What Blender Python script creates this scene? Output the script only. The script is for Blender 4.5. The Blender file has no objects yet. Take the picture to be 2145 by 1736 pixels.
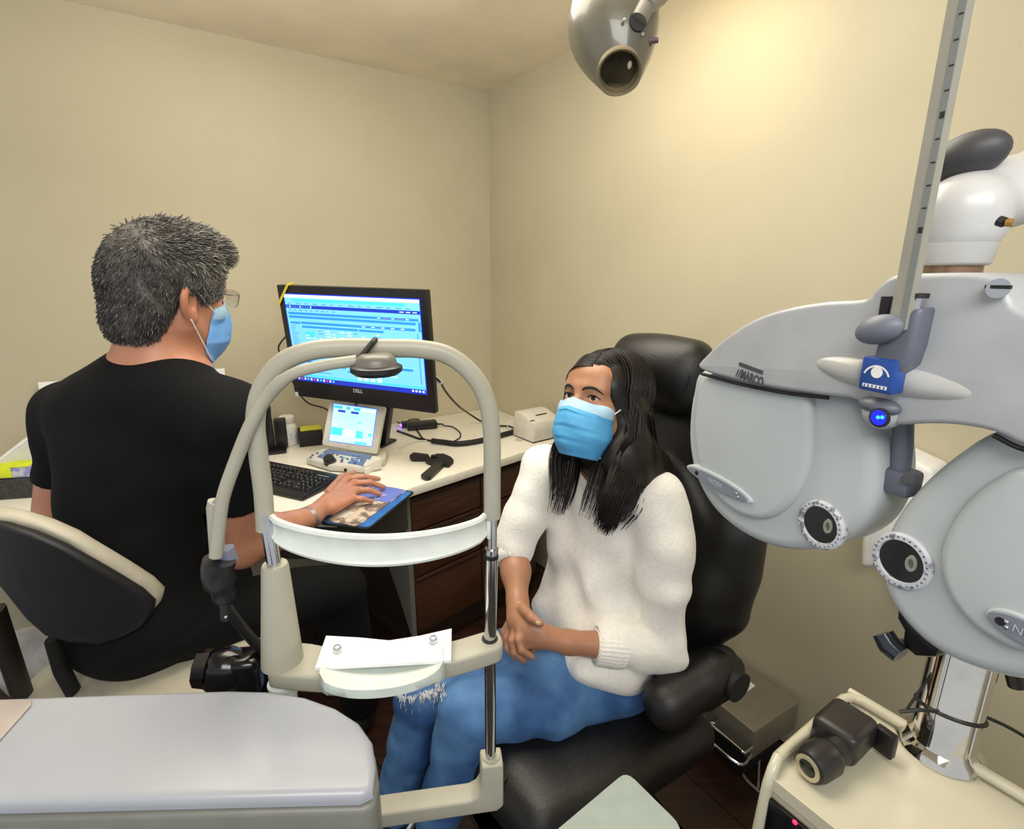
import bpy, bmesh, math, random
import numpy as np
from mathutils import Vector, Matrix
random.seed(7)
SC = bpy.context.scene
COL = SC.collection
# ------------------------------------------------------------ camera
F = 1107.0; PITCH = math.radians(15.0); HC = 1.45
cam = bpy.data.cameras.new('camera'); cam.sensor_width = 36.0; cam.lens = 36.0 * F / 2145.0
cam.clip_start = 0.02
co = bpy.data.objects.new('camera', cam); COL.objects.link(co)
co.location = (0, 0, HC); co.rotation_euler = (math.radians(90) - PITCH, 0, 0)
SC.camera = co
# ------------------------------------------------------------ colour management, world, lights
SC.view_settings.view_transform = 'Standard'; SC.view_settings.look = 'None'
SC.view_settings.exposure = 0.12; SC.view_settings.gamma = 1.0
SC.view_settings.use_curve_mapping = False
w = bpy.data.worlds.new('world'); SC.world = w; w.use_nodes = True
w.node_tree.nodes['Background'].inputs[0].default_value = (0.95, 0.97, 1.0, 1)
w.node_tree.nodes['Background'].inputs[1].default_value = 0.6
def lamp(name, kind, loc, energy, color, target=None, **kw):
    l = bpy.data.lights.new(name, kind); l.energy = energy; l.color = color
    for k, v in kw.items(): setattr(l, k, v)
    o = bpy.data.objects.new(name, l); COL.objects.link(o); o.location = loc
    if target is not None:
        o.rotation_euler = (Vector(target) - Vector(loc)).to_track_quat('-Z', 'Y').to_euler()
    return o
lamp('ceiling_panel_light', 'AREA', (-0.15, 1.25, 2.235), 17, (1.0, 0.96, 0.89), (-0.15, 1.25, 0), shape='RECTANGLE', size=1.3, size_y=0.8)
lamp('behind_camera_fill', 'AREA', (0.2, -0.5, 2.2), 29, (1.0, 0.98, 0.95), (0.25, 1.0, 0.75), shape='RECTANGLE', size=1.3, size_y=0.8)  # added fill behind the camera, brightens surfaces that face the view
lamp('added_ceiling_uplight', 'AREA', (-0.35, 1.0, 2.0), 15, (1.0, 0.93, 0.82), (-0.3, 1.3, 3.0), shape='RECTANGLE', size=1.2, size_y=0.5)  # added unseen area light that lifts the ceiling brightness
lamp('warm_track_spot', 'SPOT', (0.40, 1.42, 2.22), 3.2, (1.0, 0.60, 0.16), (0.62, 1.80, 2.02), spot_size=math.radians(110), spot_blend=1.0, shadow_soft_size=0.08)
# ------------------------------------------------------------ geometry helpers
CP, SP = math.cos(PITCH), math.sin(PITCH)
def ray(px, py):
    x = (px - 1072.5) / F; y = (868.0 - py) / F
    return Vector((x, CP + y * SP, -SP + y * CP))
EYE = Vector((0, 0, HC))
def at(px, py, Y):
    r = ray(px, py); return EYE + r * (Y / r.y)
def onz(px, py, z):
    r = ray(px, py); return EYE + r * ((z - HC) / r.z)
def hit(px, py, p0, n):
    r = ray(px, py); return EYE + r * ((p0 - EYE).dot(n) / r.dot(n))
def quad(pts, width):
    R = np.array([ray(*p) for p in pts]).T * np.array([1, -1, 1, -1])
    t = np.linalg.svd(R)[2][-1]; t = t / t[0]
    P = [ray(*p) * float(k) for p, k in zip(pts, t)]
    k = width / (P[1] - P[0]).length
    return [EYE + q * k for q in P]
def lin(c):
    c = c / 255.0
    return c / 12.92 if c <= 0.04045 else ((c + 0.055) / 1.055) ** 2.4
MATS = {}
def M(name, col, rough=0.5, metal=0.0, col2=None, scale=30.0, bump=0.0, bscale=None, emit=0.0, stretch=None, spec=None, sheen=0.0, trans=0.0, contrast=(0.35, 0.65), coat=0.0, detail=4.0, alpha=1.0):
    if name in MATS: return MATS[name]
    m = bpy.data.materials.new(name); m.use_nodes = True; MATS[name] = m
    nt = m.node_tree; b = nt.nodes['Principled BSDF']; L = nt.links
    c1 = tuple(lin(v) for v in col) + (1,)
    b.inputs['Base Color'].default_value = c1
    b.inputs['Roughness'].default_value = rough; b.inputs['Metallic'].default_value = metal
    if spec is not None: b.inputs['Specular IOR Level'].default_value = spec
    if sheen: b.inputs['Sheen Weight'].default_value = sheen
    if trans: b.inputs['Transmission Weight'].default_value = trans
    if coat: b.inputs['Coat Weight'].default_value = coat
    if alpha < 1: b.inputs['Alpha'].default_value = alpha
    tc = nt.nodes.new('ShaderNodeTexCoord'); mp = nt.nodes.new('ShaderNodeMapping')
    L.new(tc.outputs['Object'], mp.inputs[0])
    if stretch: mp.inputs['Scale'].default_value = stretch
    if col2 is None: col2 = tuple(max(0, v * 0.95) for v in col)
    n = nt.nodes.new('ShaderNodeTexNoise'); n.inputs['Scale'].default_value = scale; n.inputs['Detail'].default_value = detail
    L.new(mp.outputs[0], n.inputs['Vector'])
    r = nt.nodes.new('ShaderNodeValToRGB'); r.color_ramp.elements[0].position = contrast[0]; r.color_ramp.elements[1].position = contrast[1]
    r.color_ramp.elements[0].color = c1; r.color_ramp.elements[1].color = tuple(lin(v) for v in col2) + (1,)
    L.new(n.outputs['Fac'], r.inputs[0]); L.new(r.outputs[0], b.inputs['Base Color'])
    if emit:
        L.new(r.outputs[0], b.inputs['Emission Color']); b.inputs['Emission Strength'].default_value = emit
    if bump:
        n2 = nt.nodes.new('ShaderNodeTexNoise'); n2.inputs['Scale'].default_value = bscale or scale * 4; n2.inputs['Detail'].default_value = 3
        L.new(mp.outputs[0], n2.inputs['Vector'])
        bp = nt.nodes.new('ShaderNodeBump'); bp.inputs['Strength'].default_value = bump; bp.inputs['Distance'].default_value = 0.002
        L.new(n2.outputs['Fac'], bp.inputs['Height']); L.new(bp.outputs[0], b.inputs['Normal'])
    return m
ROOT = {}
def thing(name, loc, label, cat, group=None, kind=None):
    o = bpy.data.objects.new(name, None); COL.objects.link(o); o.location = loc
    o.empty_display_size = 0.05
    ROOT[o.name] = Vector(loc); tag(o, label, cat, group, kind); return o
def tag(o, label=None, cat=None, group=None, kind=None):
    if label: o['label'] = label
    if cat: o['category'] = cat
    if group: o['group'] = group
    if kind: o['kind'] = kind
    return o
def finish(name, me, mats, parent=None, smooth=35, label=None, loc=None):
    if not isinstance(mats, (list, tuple)): mats = [mats]
    for m in mats: me.materials.append(m)
    o = bpy.data.objects.new(name, me); COL.objects.link(o)
    if parent is not None:
        b = ROOT[parent.name]; ROOT[o.name] = b; o.parent = parent
        me.transform(Matrix.Translation(-b))
    else:
        vs = [v.co for v in me.vertices]
        if loc is None:
            loc = Vector(((min(v.x for v in vs) + max(v.x for v in vs)) / 2, (min(v.y for v in vs) + max(v.y for v in vs)) / 2, min(v.z for v in vs)))
        loc = Vector(loc); me.transform(Matrix.Translation(-loc)); o.location = loc; ROOT[o.name] = loc
    if smooth is not None:
        me.polygons.foreach_set('use_smooth', [True] * len(me.polygons))
        if smooth < 180: me.set_sharp_from_angle(angle=math.radians(smooth))
    me.name = name
    if label: o['label'] = label
    return o
def obj(name, bm, mats, parent=None, smooth=35, label=None, loc=None):
    me = bpy.data.meshes.new(name)
    bmesh.ops.recalc_face_normals(bm, faces=bm.faces)
    bm.to_mesh(me); bm.free()
    return finish(name, me, mats, parent, smooth, label, loc)
def basis(o, x, y, z=None):
    x = Vector(x).normalized(); y = Vector(y); z = x.cross(y).normalized() if z is None else Vector(z).normalized()
    y = z.cross(x).normalized()
    m = Matrix((x, y, z)).transposed().to_4x4(); m.translation = Vector(o); return m
def bevel(bm, w, seg=2, ang=30, geom=None):
    if w <= 0: return
    es = geom or [e for e in bm.edges if len(e.link_faces) == 2 and e.calc_face_angle(0) > math.radians(ang)]
    bmesh.ops.bevel(bm, geom=es, offset=w, segments=seg, profile=0.5, affect='EDGES', clamp_overlap=True)
def box(bm, c, s, m=None, bev=0.0, seg=2, mi=0):
    t = bmesh.new(); bmesh.ops.create_cube(t, size=1.0)
    for v in t.verts: v.co = Vector((v.co.x * s[0], v.co.y * s[1], v.co.z * s[2]))
    bevel(t, bev, seg)
    mm = (m or Matrix.Identity(4)) @ Matrix.Translation(Vector(c))
    return merge(bm, t, mm, mi)
def merge(bm, t, mm=None, mi=0):
    vs = {}
    for v in t.verts: vs[v] = bm.verts.new(mm @ v.co if mm is not None else v.co)
    fs = []
    for f in t.faces:
        try:
            g = bm.faces.new([vs[v] for v in f.verts]); g.material_index = mi or f.material_index; fs.append(g)
        except ValueError: pass
    t.free(); return fs
def prism(bm, pts, vec, bev=0.0, seg=2, mi=0, only_front=False):
    t = bmesh.new(); vec = Vector(vec)
    a = [t.verts.new(p) for p in pts]; b = [t.verts.new(Vector(p) + vec) for p in pts]
    t.faces.new(a); t.faces.new(b[::-1])
    n = len(pts)
    for i in range(n): t.faces.new((a[i], b[i], b[(i + 1) % n], a[(i + 1) % n]))
    bmesh.ops.recalc_face_normals(t, faces=t.faces)
    if bev:
        fe = None
        if only_front:
            fs = set(a); fe = [e for e in t.edges if e.verts[0] in fs and e.verts[1] in fs]
        bevel(t, bev, seg, 50, fe)
    return merge(bm, t, None, mi)
def tube(bm, path, r, seg=10, caps=True, mi=0, flat=None, up=None):
    path = [Vector(p) for p in path]; n = len(path)
    if not isinstance(r, (list, tuple)): r = [r] * n
    rings = []; prev = None
    for i, p in enumerate(path):
        d = (path[min(i + 1, n - 1)] - path[max(i - 1, 0)]).normalized()
        if prev is None:
            u = Vector(up) if up is not None else (Vector((0, 0, 1)) if abs(d.z) < 0.9 else Vector((1, 0, 0)))
        else: u = prev
        s = d.cross(u).normalized(); u = s.cross(d).normalized(); prev = u
        fl = flat or (1, 1)
        rings.append([bm.verts.new(p + (s * math.cos(2 * math.pi * k / seg) * fl[0] + u * math.sin(2 * math.pi * k / seg) * fl[1]) * r[i]) for k in range(seg)])
    for i in range(n - 1):
        for k in range(seg):
            f = bm.faces.new((rings[i][k], rings[i][(k + 1) % seg], rings[i + 1][(k + 1) % seg], rings[i + 1][k])); f.material_index = mi
    if caps:
        f = bm.faces.new(rings[0][::-1]); f.material_index = mi
        f = bm.faces.new(rings[-1]); f.material_index = mi
def spline(pts, n=8):
    pts = [Vector(p) for p in pts]; out = []
    P = [pts[0] * 2 - pts[1]] + pts + [pts[-1] * 2 - pts[-2]]
    for i in range(1, len(P) - 2):
        for k in range(n):
            t = k / n; a, b, c, d = P[i - 1], P[i], P[i + 1], P[i + 2]
            out.append(0.5 * ((2 * b) + (c - a) * t + (2 * a - 5 * b + 4 * c - d) * t * t + (3 * b - a - 3 * c + d) * t ** 3))
    out.append(pts[-1]); return out
def lathe(bm, prof, m, seg=24, mi=0):
    """prof: (r, h) along local z of m"""
    rings = []
    for r, h in prof:
        if r < 1e-6: rings.append([bm.verts.new(m @ Vector((0, 0, h)))])
        else: rings.append([bm.verts.new(m @ Vector((r * math.cos(2 * math.pi * k / seg), r * math.sin(2 * math.pi * k / seg), h))) for k in range(seg)])
    for A, B in zip(rings, rings[1:]):
        for k in range(seg):
            a, b = A[k % len(A)], A[(k + 1) % len(A)]; c, d = B[(k + 1) % len(B)], B[k % len(B)]
            vs = []
            for v in (a, b, c, d):
                if v not in vs: vs.append(v)
            if len(vs) > 2:
                f = bm.faces.new(vs); f.material_index = mi
    for R, rev in ((rings[0], True), (rings[-1], False)):
        if len(R) > 2:
            f = bm.faces.new(R[::-1] if rev else R); f.material_index = mi
def along(p, d, x=None):
    d = Vector(d).normalized(); x = Vector(x) if x is not None else (Vector((1, 0, 0)) if abs(d.x) < 0.9 else Vector((0, 1, 0)))
    y = d.cross(x).normalized(); x = y.cross(d).normalized()
    m = Matrix((x, y, d)).transposed().to_4x4(); m.translation = Vector(p); return m
def ellip(bm, m, r, seg=20, rings=12, mi=0):
    t = bmesh.new(); bmesh.ops.create_uvsphere(t, u_segments=seg, v_segments=rings, radius=1.0)
    for v in t.verts: v.co = Vector((v.co.x * r[0], v.co.y * r[1], v.co.z * r[2]))
    return merge(bm, t, m, mi)
def text(name, s, m, size, mat, parent, depth=0.0004, align='CENTER', sx=1.0, bold=0.0):
    cu = bpy.data.curves.new(name, 'FONT'); cu.body = s; cu.size = size; cu.align_x = align; cu.align_y = 'CENTER'; cu.extrude = depth; cu.offset = bold
    o = bpy.data.objects.new(name, cu)
    COL.objects.link(o); dg = bpy.context.evaluated_depsgraph_get(); me = bpy.data.meshes.new_from_object(o.evaluated_get(dg))
    COL.objects.unlink(o); bpy.data.objects.remove(o)
    me.transform(m @ Matrix.Diagonal((sx, 1, 1, 1)))
    me.materials.clear()
    return finish(name, me, mat, parent, None)
def rrect(w, h, r, n=5):
    pts = []
    for cx, cy, a0 in ((w / 2 - r, h / 2 - r, 0), (-w / 2 + r, h / 2 - r, 90), (-w / 2 + r, -h / 2 + r, 180), (w / 2 - r, -h / 2 + r, 270)):
        for k in range(n + 1):
            a = math.radians(a0 + 90 * k / n); pts.append((cx + r * math.cos(a), cy + r * math.sin(a)))
    return pts
def smooth_poly(pts, n=5):
    P = [Vector(p).to_3d() for p in pts]; out = []; N = len(P)
    for i in range(N):
        a, b, c, d = P[i - 1], P[i], P[(i + 1) % N], P[(i + 2) % N]
        for k in range(n):
            t = k / n
            q = 0.5 * ((2 * b) + (c - a) * t + (2 * a - 5 * b + 4 * c - d) * t * t + (3 * b - a - 3 * c + d) * t ** 3); out.append((q.x, q.y))
    return out
# ------------------------------------------------------------ implicit (blended) surfaces for bodies, clothing, upholstery
def _smin(a, b, k):
    if k <= 0: return np.minimum(a, b)
    h = np.maximum(k - np.abs(a - b), 0) / k
    return np.minimum(a, b) - h * h * k * 0.25
def field_mesh(prims, vox, post=None, pad=0.02):
    """prims: ('cap', p0, r0, p1, r1, k) / ('ell', centre, 3x3 axes(columns), radii, k) / ('box', c, axes, half, round, k); op '-' first item subtracts"""
    lo = np.full(3, 1e9); hi = -lo; info = []
    for p in prims:
        sub = p[0][0] == '-'; kd = p[0].lstrip('-')
        if kd == 'cap':
            a, b = np.array(p[1], float), np.array(p[3], float); ra, rb = p[2], p[4]
            l = np.minimum(a - ra, b - rb); h = np.maximum(a + ra, b + rb)
        elif kd == 'ell':
            R = np.array(p[2], float); e = np.sqrt(((R * np.array(p[3])) ** 2).sum(1)); l = np.array(p[1]) - e; h = np.array(p[1]) + e
        else:
            R = np.array(p[2], float); e = np.abs(R * np.array(p[3])).sum(1); l = np.array(p[1]) - e; h = np.array(p[1]) + e
        info.append((l, h))
        if not sub: lo = np.minimum(lo, l); hi = np.maximum(hi, h)
    lo = lo - pad; hi = hi + pad
    n = np.ceil((hi - lo) / vox).astype(int) + 1
    f = np.full(n, 0.05, np.float32)
    for p, (l, h) in zip(prims, info):
        k = p[-1]; m = max(k, 3 * vox) + 0.004
        i0 = np.clip(np.floor((l - m - lo) / vox).astype(int), 0, n - 1); i1 = np.clip(np.ceil((h + m - lo) / vox).astype(int) + 1, 1, n)
        if (i1 <= i0).any(): continue
        ax = [((np.arange(i0[d], i1[d]) * vox + lo[d])).astype(np.float32) for d in range(3)]
        X, Y, Z = np.meshgrid(*ax, indexing='ij')
        sub = p[0][0] == '-'; kd = p[0].lstrip('-')
        if kd == 'cap':
            a, b = np.array(p[1], float), np.array(p[3], float); ba = b - a; L2 = float((ba * ba).sum()) or 1e-9
            px, py, pz = X - a[0], Y - a[1], Z - a[2]
            t = np.clip((px * ba[0] + py * ba[1] + pz * ba[2]) / L2, 0, 1)
            d = np.sqrt((px - t * ba[0]) ** 2 + (py - t * ba[1]) ** 2 + (pz - t * ba[2]) ** 2) - (p[2] + (p[4] - p[2]) * t)
        else:
            R = np.array(p[2], float); c = p[1]; px, py, pz = X - c[0], Y - c[1], Z - c[2]
            q = [px * R[0, j] + py * R[1, j] + pz * R[2, j] for j in range(3)]
            if kd == 'ell':
                r = p[3]
                k0 = np.sqrt(sum((q[j] / r[j]) ** 2 for j in range(3))); k1 = np.sqrt(sum((q[j] / r[j] ** 2) ** 2 for j in range(3))) + 1e-9
                d = k0 * (k0 - 1) / k1
            else:
                r = p[4]; e = [np.abs(q[j]) - (p[3][j] - r) for j in range(3)]
                d = np.sqrt(sum(np.maximum(v, 0) ** 2 for v in e)) + np.minimum(np.maximum(e[0], np.maximum(e[1], e[2])), 0) - r
        s = tuple(slice(i0[j], i1[j]) for j in range(3))
        if sub: f[s] = -_smin(-f[s], d.astype(np.float32), k)
        else: f[s] = _smin(f[s], d.astype(np.float32), k)
    if post is not None:
        idx = np.nonzero(np.abs(f) < 0.03)
        P = np.stack(idx, 1) * vox + lo
        f[idx] += post(P).astype(np.float32)
    # naive surface nets
    neg = f < 0
    cs = np.zeros(tuple(n - 1), np.int8)
    for dx in (0, 1):
        for dy in (0, 1):
            for dz in (0, 1):
                cs += neg[dx:n[0] - 1 + dx, dy:n[1] - 1 + dy, dz:n[2] - 1 + dz]
    C = np.nonzero((cs > 0) & (cs < 8)); nc = len(C[0])
    ids = np.full(tuple(n - 1), -1, np.int32); ids[C] = np.arange(nc)
    base = np.stack(C, 1); acc = np.zeros((nc, 3)); cnt = np.zeros(nc)
    cor = {(dx, dy, dz): f[C[0] + dx, C[1] + dy, C[2] + dz] for dx in (0, 1) for dy in (0, 1) for dz in (0, 1)}
    for a in cor:
        for d in range(3):
            if a[d] == 1: continue
            b = list(a); b[d] = 1; fa, fb = cor[a], cor[tuple(b)]
            m = (fa < 0) != (fb < 0); t = fa[m] / (fa[m] - fb[m])
            q = np.tile(np.array(a, float), (m.sum(), 1)); q[:, d] += t
            acc[m] += q; cnt[m] += 1
    V = (base + acc / cnt[:, None]) * vox + lo
    faces = []
    for d in range(3):
        sl0 = [slice(None)] * 3; sl1 = [slice(None)] * 3; sl0[d] = slice(0, -1); sl1[d] = slice(1, None)
        A = neg[tuple(sl0)]; B = neg[tuple(sl1)]
        e = np.nonzero(A != B); u, v = (d + 1) % 3, (d + 2) % 3
        E = np.stack(e, 1); ok = (E[:, u] > 0) & (E[:, v] > 0) & (E[:, u] < n[u] - 1) & (E[:, v] < n[v] - 1); E = E[ok]
        flip = A[tuple(E.T)]
        def g(du, dv):
            q = E.copy(); q[:, u] -= du; q[:, v] -= dv; return ids[tuple(q.T)]
        Q = np.stack([g(0, 0), g(1, 0), g(1, 1), g(0, 1)], 1)
        Q[~flip] = Q[~flip][:, ::-1]
        faces.append(Q)
    Q = np.concatenate(faces)
    me = bpy.data.meshes.new('field')
    me.vertices.add(len(V)); me.vertices.foreach_set('co', V.astype(np.float32).ravel())
    me.loops.add(Q.size); me.loops.foreach_set('vertex_index', Q.astype(np.int32).ravel())
    me.polygons.add(len(Q)); me.polygons.foreach_set('loop_start', (np.arange(len(Q)) * 4).astype(np.int32))
    me.update(calc_edges=True); me.validate()
    return me
def relax(me, it=2, fac=0.5):
    """plain Laplacian smoothing with numpy"""
    nv = len(me.vertices); co_ = np.empty(nv * 3, np.float32); me.vertices.foreach_get('co', co_); V = co_.reshape(-1, 3).astype(np.float64)
    ne = len(me.edges); ed = np.empty(ne * 2, np.int32); me.edges.foreach_get('vertices', ed); ed = ed.reshape(-1, 2)
    deg = np.bincount(ed.ravel(), minlength=nv).astype(float)[:, None]; deg[deg == 0] = 1
    for k in range(it):
        for s in (fac, -fac * 1.04 if it > 2 else 0):
            if s == 0: continue
            S = np.zeros_like(V)
            for j in range(3):
                S[:, j] = np.bincount(ed[:, 0], V[ed[:, 1], j], nv) + np.bincount(ed[:, 1], V[ed[:, 0], j], nv)
            V += s * (S / deg - V)
    me.vertices.foreach_set('co', V.astype(np.float32).ravel()); me.update()
    return me
I3 = np.eye(3)
def rot_np(az, pt=0, ro=0):
    ca, sa = math.cos(az), math.sin(az); cp, sp = math.cos(pt), math.sin(pt); cr, sr = math.cos(ro), math.sin(ro)
    return np.array([[ca, sa, 0], [-sa, ca, 0], [0, 0, 1]]) @ np.array([[1, 0, 0], [0, cp, -sp], [0, sp, cp]]) @ np.array([[cr, 0, sr], [0, 1, 0], [-sr, 0, cr]])
def wave(seed, amp, freq, dirs=None, n=6):
    r = np.random.default_rng(seed); D = r.normal(size=(n, 3)) if dirs is None else np.array(dirs, float)
    D /= np.linalg.norm(D, axis=1)[:, None]; ph = r.uniform(0, 6.28, len(D)); fr = freq * r.uniform(0.7, 1.4, len(D))
    def fn(P):
        o = 0
        for d, p, q in zip(D, ph, fr): o = o + np.sin(P @ d * q + p + 0.8 * np.sin(P @ np.roll(d, 1) * q * 0.6 + p))
        return amp * o / len(D)
    return fn
# ------------------------------------------------------------ the setting
WA = Vector((0.826, 0.5635, 0)).normalized(); WB = Vector((WA.y, -WA.x, 0))   # along the back wall, along the right wall
NB = WB.copy(); NR = -WA                                   # normals into the room
CORNER = Vector((-0.111, 2.8, 0)); HT = 2.269
m_wall = M('wall_paint', (187, 179, 152), 0.75, col2=(183, 175, 148), scale=3, bump=0.12, bscale=260)
m_ceil = M('ceiling_paint', (232, 220, 196), 0.9, scale=4, bump=0.05, bscale=200)
m_floor = M('floor_board', (62, 36, 27), 0.35, col2=(40, 23, 18), scale=6, stretch=(1, 9, 1), bump=0.05)
def slab(name, pts, vec, m):
    bm = bmesh.new(); prism(bm, pts, vec); return tag(obj(name, bm, m), kind='structure')
def pl(s, t, z): return CORNER + WA * s + WB * t + Vector((0, 0, z))
slab('wall_back', [pl(-2.9, 0, 0), pl(0.12, 0, 0), pl(0.12, 0, HT), pl(-2.9, 0, HT)], NB * -0.1, m_wall)
slab('wall_right', [pl(0, 0, 0), pl(0, 3.6, 0), pl(0, 3.6, HT), pl(0, 0, HT)], NR * -0.1, m_wall)
slab('ceiling', [pl(-2.9, 0, HT), pl(0.1, 0, HT), pl(0.1, 3.6, HT), pl(-2.9, 3.6, HT)], (0, 0, 0.1), m_ceil)
fl = slab('floor', [pl(-2.9, 0, -0.02), pl(0.1, 0, -0.02), pl(0.1, 3.6, -0.02), pl(-2.9, 3.6, -0.02)], (0, 0, -0.1), M('subfloor', (28, 18, 14), 0.8))
# floor boards run parallel to the right wall, each a piece
NBD = 20; bw = 3.0 / NBD
for i in range(NBD):
    for j in range(3):
        t0 = j * 1.3 - (0.65 if i % 2 else 0); t1 = min(t0 + 1.3, 3.6); t0 = max(t0, 0)
        if t1 - t0 < 0.05: continue
        bm = bmesh.new(); g = 0.0012
        prism(bm, [pl(-2.9 + i * bw + g, t0 + g, 0), pl(-2.9 + (i + 1) * bw - g, t0 + g, 0), pl(-2.9 + (i + 1) * bw - g, t1 - g, 0), pl(-2.9 + i * bw + g, t1 - g, 0)], (0, 0, -0.019))
        obj('floor_board', bm, m_floor, fl, None)
bm = bmesh.new(); box(bm, (-1.4, 0.006, 0.04), (3.0, 0.012, 0.08), basis(CORNER, WA, WB), 0.003)
m_base = M('baseboard_dark', (50, 38, 30), 0.5)
tag(obj('baseboard_back', bm, m_base), kind='structure')
bm = bmesh.new(); box(bm, (1.8, 0.006, 0.04), (3.55, 0.012, 0.08), basis(CORNER, WB, NR), 0.003)
tag(obj('baseboard_right', bm, m_base), kind='structure')
# ------------------------------------------------------------ counter and cabinets along the back wall
ZC = 0.74
m_counter = M('cream_laminate', (240, 236, 222), 0.3, col2=(235, 230, 214), scale=60)
fr = onz(865, 1020, ZC); fr2 = onz(1165, 925, ZC)
dirf = (fr2 - fr).normalized()
# front edge meets the right wall
tt = (CORNER - fr).dot(NR) / dirf.dot(NR); end = fr + dirf * (tt - 0.003 / abs(dirf.dot(NR)))
knee = Vector((-0.53, 1.455, ZC)); lf = Vector((-1.95, 1.50, ZC))
cpts = [pl(-0.003, 0.003, ZC), end, fr, knee, lf, pl(-2.3, 0.003, ZC)]
bm = bmesh.new(); prism(bm, cpts, (0, 0, -0.034), 0.003, 2)
tag(obj('countertop', bm, m_counter), 'long cream laminate worktop running along the back wall into the corner', 'countertop')
# drawer cabinet under the right half
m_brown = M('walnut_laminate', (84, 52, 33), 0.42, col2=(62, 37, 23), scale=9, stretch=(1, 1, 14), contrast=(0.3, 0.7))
m_dbrown = M('cabinet_dark_brown', (44, 29, 21), 0.5)  # plain darker brown of body, plinth and finger pulls
m_grey = M('grey_panel', (104, 105, 97), 0.6)
base = fr + dirf * 0.01; base.z = 0
inn = Vector((-dirf.y, dirf.x, 0))           # towards the wall
cab = thing('drawer_cabinet', (base + dirf * 0.3).to_tuple(), 'dark brown drawer cabinet beneath the corner end of the worktop', 'cabinet')
Mc = basis(base, dirf, inn)
Lc = (end - fr).length - 0.17
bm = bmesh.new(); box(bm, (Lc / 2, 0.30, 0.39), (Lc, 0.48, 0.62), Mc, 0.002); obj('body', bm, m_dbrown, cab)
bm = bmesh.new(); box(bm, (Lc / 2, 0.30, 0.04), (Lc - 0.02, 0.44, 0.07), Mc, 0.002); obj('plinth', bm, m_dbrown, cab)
for j in range(2):
    x0 = j * Lc / 2 + 0.004; x1 = (j + 1) * Lc / 2 - 0.004
    for z0, z1 in ((0.548, 0.675), (0.362, 0.540), (0.12, 0.354)):
        bm = bmesh.new(); box(bm, ((x0 + x1) / 2, 0.05, (z0 + z1) / 2), (x1 - x0, 0.018, z1 - z0), Mc, 0.003)
        d = obj('drawer', bm, m_brown, cab)
        bm = bmesh.new(); box(bm, ((x0 + x1) / 2, 0.037, z1 - 0.006), (x1 - x0 - 0.01, 0.008, 0.008), Mc, 0.002)
        obj('finger_pull', bm, m_dbrown, d)
# grey side panel with a slanted lower edge
bm = bmesh.new()
sp = [(0.035, 0.704), (0.60, 0.704), (0.60, 0.58), (0.30, 0.58), (0.27, 0.50), (0.03, 0.11), (0.035, 0.11)]
prism(bm, [Mc @ Vector((-0.003, y, z)) for y, z in sp], dirf * -0.02, 0.001)
obj('side_panel', bm, m_grey, cab, label='grey painted side panel with a slanted edge')
# apron under the doctor's half
ap = thing('desk_apron', (-1.0, 1.55, 0.57), 'dark olive grey apron board under the worktop edge where the doctor sits', 'desk frame')
m_ol = M('olive_board', (60, 58, 50), 0.6)
bm = bmesh.new()
a0 = knee.copy(); a1 = fr - dirf * 0.035; a2 = lf.copy()
ins = Vector((0.0, 0.03, 0))
prism(bm, [Vector((p.x, p.y, 0.705)) + ins for p in (a0, a1)] + [Vector((p.x, p.y, 0.58)) + ins for p in (a1, a0)], (-0.004, 0.016, 0)); obj('apron_board', bm, m_ol, ap)
bm = bmesh.new()
prism(bm, [Vector((p.x, p.y, 0.705)) + ins for p in (a2, a0)] + [Vector((p.x, p.y, 0.58)) + ins for p in (a0, a2)], (0, 0.016, 0)); obj('apron_board', bm, m_ol, ap)
# added black sheet that colours in the shade of the knee space
bm = bmesh.new(); box(bm, (-1.42, 0.26, 0.37), (1.82, 0.016, 0.66), basis(CORNER, WA, WB), 0.001); obj('kneehole_shade_panel', bm, M('kneehole_shade_black', (26, 24, 22), 0.7), ap)
bm = bmesh.new(); box(bm, (-2.3, 0.16, 0.36), (0.02, 0.28, 0.68), basis(CORNER, WA, WB), 0.001); obj('leg_panel', bm, m_ol, ap)
# ------------------------------------------------------------ monitor
m_blk = M('black_plastic', (20, 20, 22), 0.35, scale=80); m_blkm = M('black_matt', (24, 24, 25), 0.6)
m_white = M('white_plastic', (226, 226, 222), 0.4); m_silver = M('silver_print', (190, 192, 196), 0.4)
Q = quad([(582, 597), (897, 608), (908, 866), (615, 828)], 0.62)
mo = (Q[0] + Q[1] + Q[2] + Q[3]) / 4
ux = (Q[1] - Q[0] + Q[2] - Q[3]).normalized(); uy = (Q[0] - Q[3] + Q[1] - Q[2]).normalized()
uz = ux.cross(uy).normalized(); uy = uz.cross(ux)
MW = ((Q[1] - Q[0]).length + (Q[2] - Q[3]).length) / 2; MH = ((Q[0] - Q[3]).length + (Q[1] - Q[2]).length) / 2
Mm = basis(mo, ux, uy)
foot = onz(800, 936, ZC)
mon = thing('monitor', (foot.x, foot.y, ZC), 'large black all-in-one desktop monitor showing blue record screens, on the worktop', 'monitor')
bm = bmesh.new(); box(bm, (0, 0, -0.013), (MW, MH, 0.026), Mm, 0.003); obj('housing', bm, m_blk, mon)
bm = bmesh.new(); box(bm, (0, 0, -0.035), (MW * 0.86, MH * 0.8, 0.024), Mm, 0.01); obj('rear_cover', bm, m_blkm, mon)
def mxy(px, py):
    p = Mm.inverted() @ hit(px, py, mo, uz); return p.x, p.y
S = [mxy(596, 614), mxy(881, 630), mxy(891, 828), mxy(622, 791)]
sx0 = (S[0][0] + S[3][0]) / 2; sx1 = (S[1][0] + S[2][0]) / 2; sy1 = (S[0][1] + S[1][1]) / 2; sy0 = (S[2][1] + S[3][1]) / 2
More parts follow.
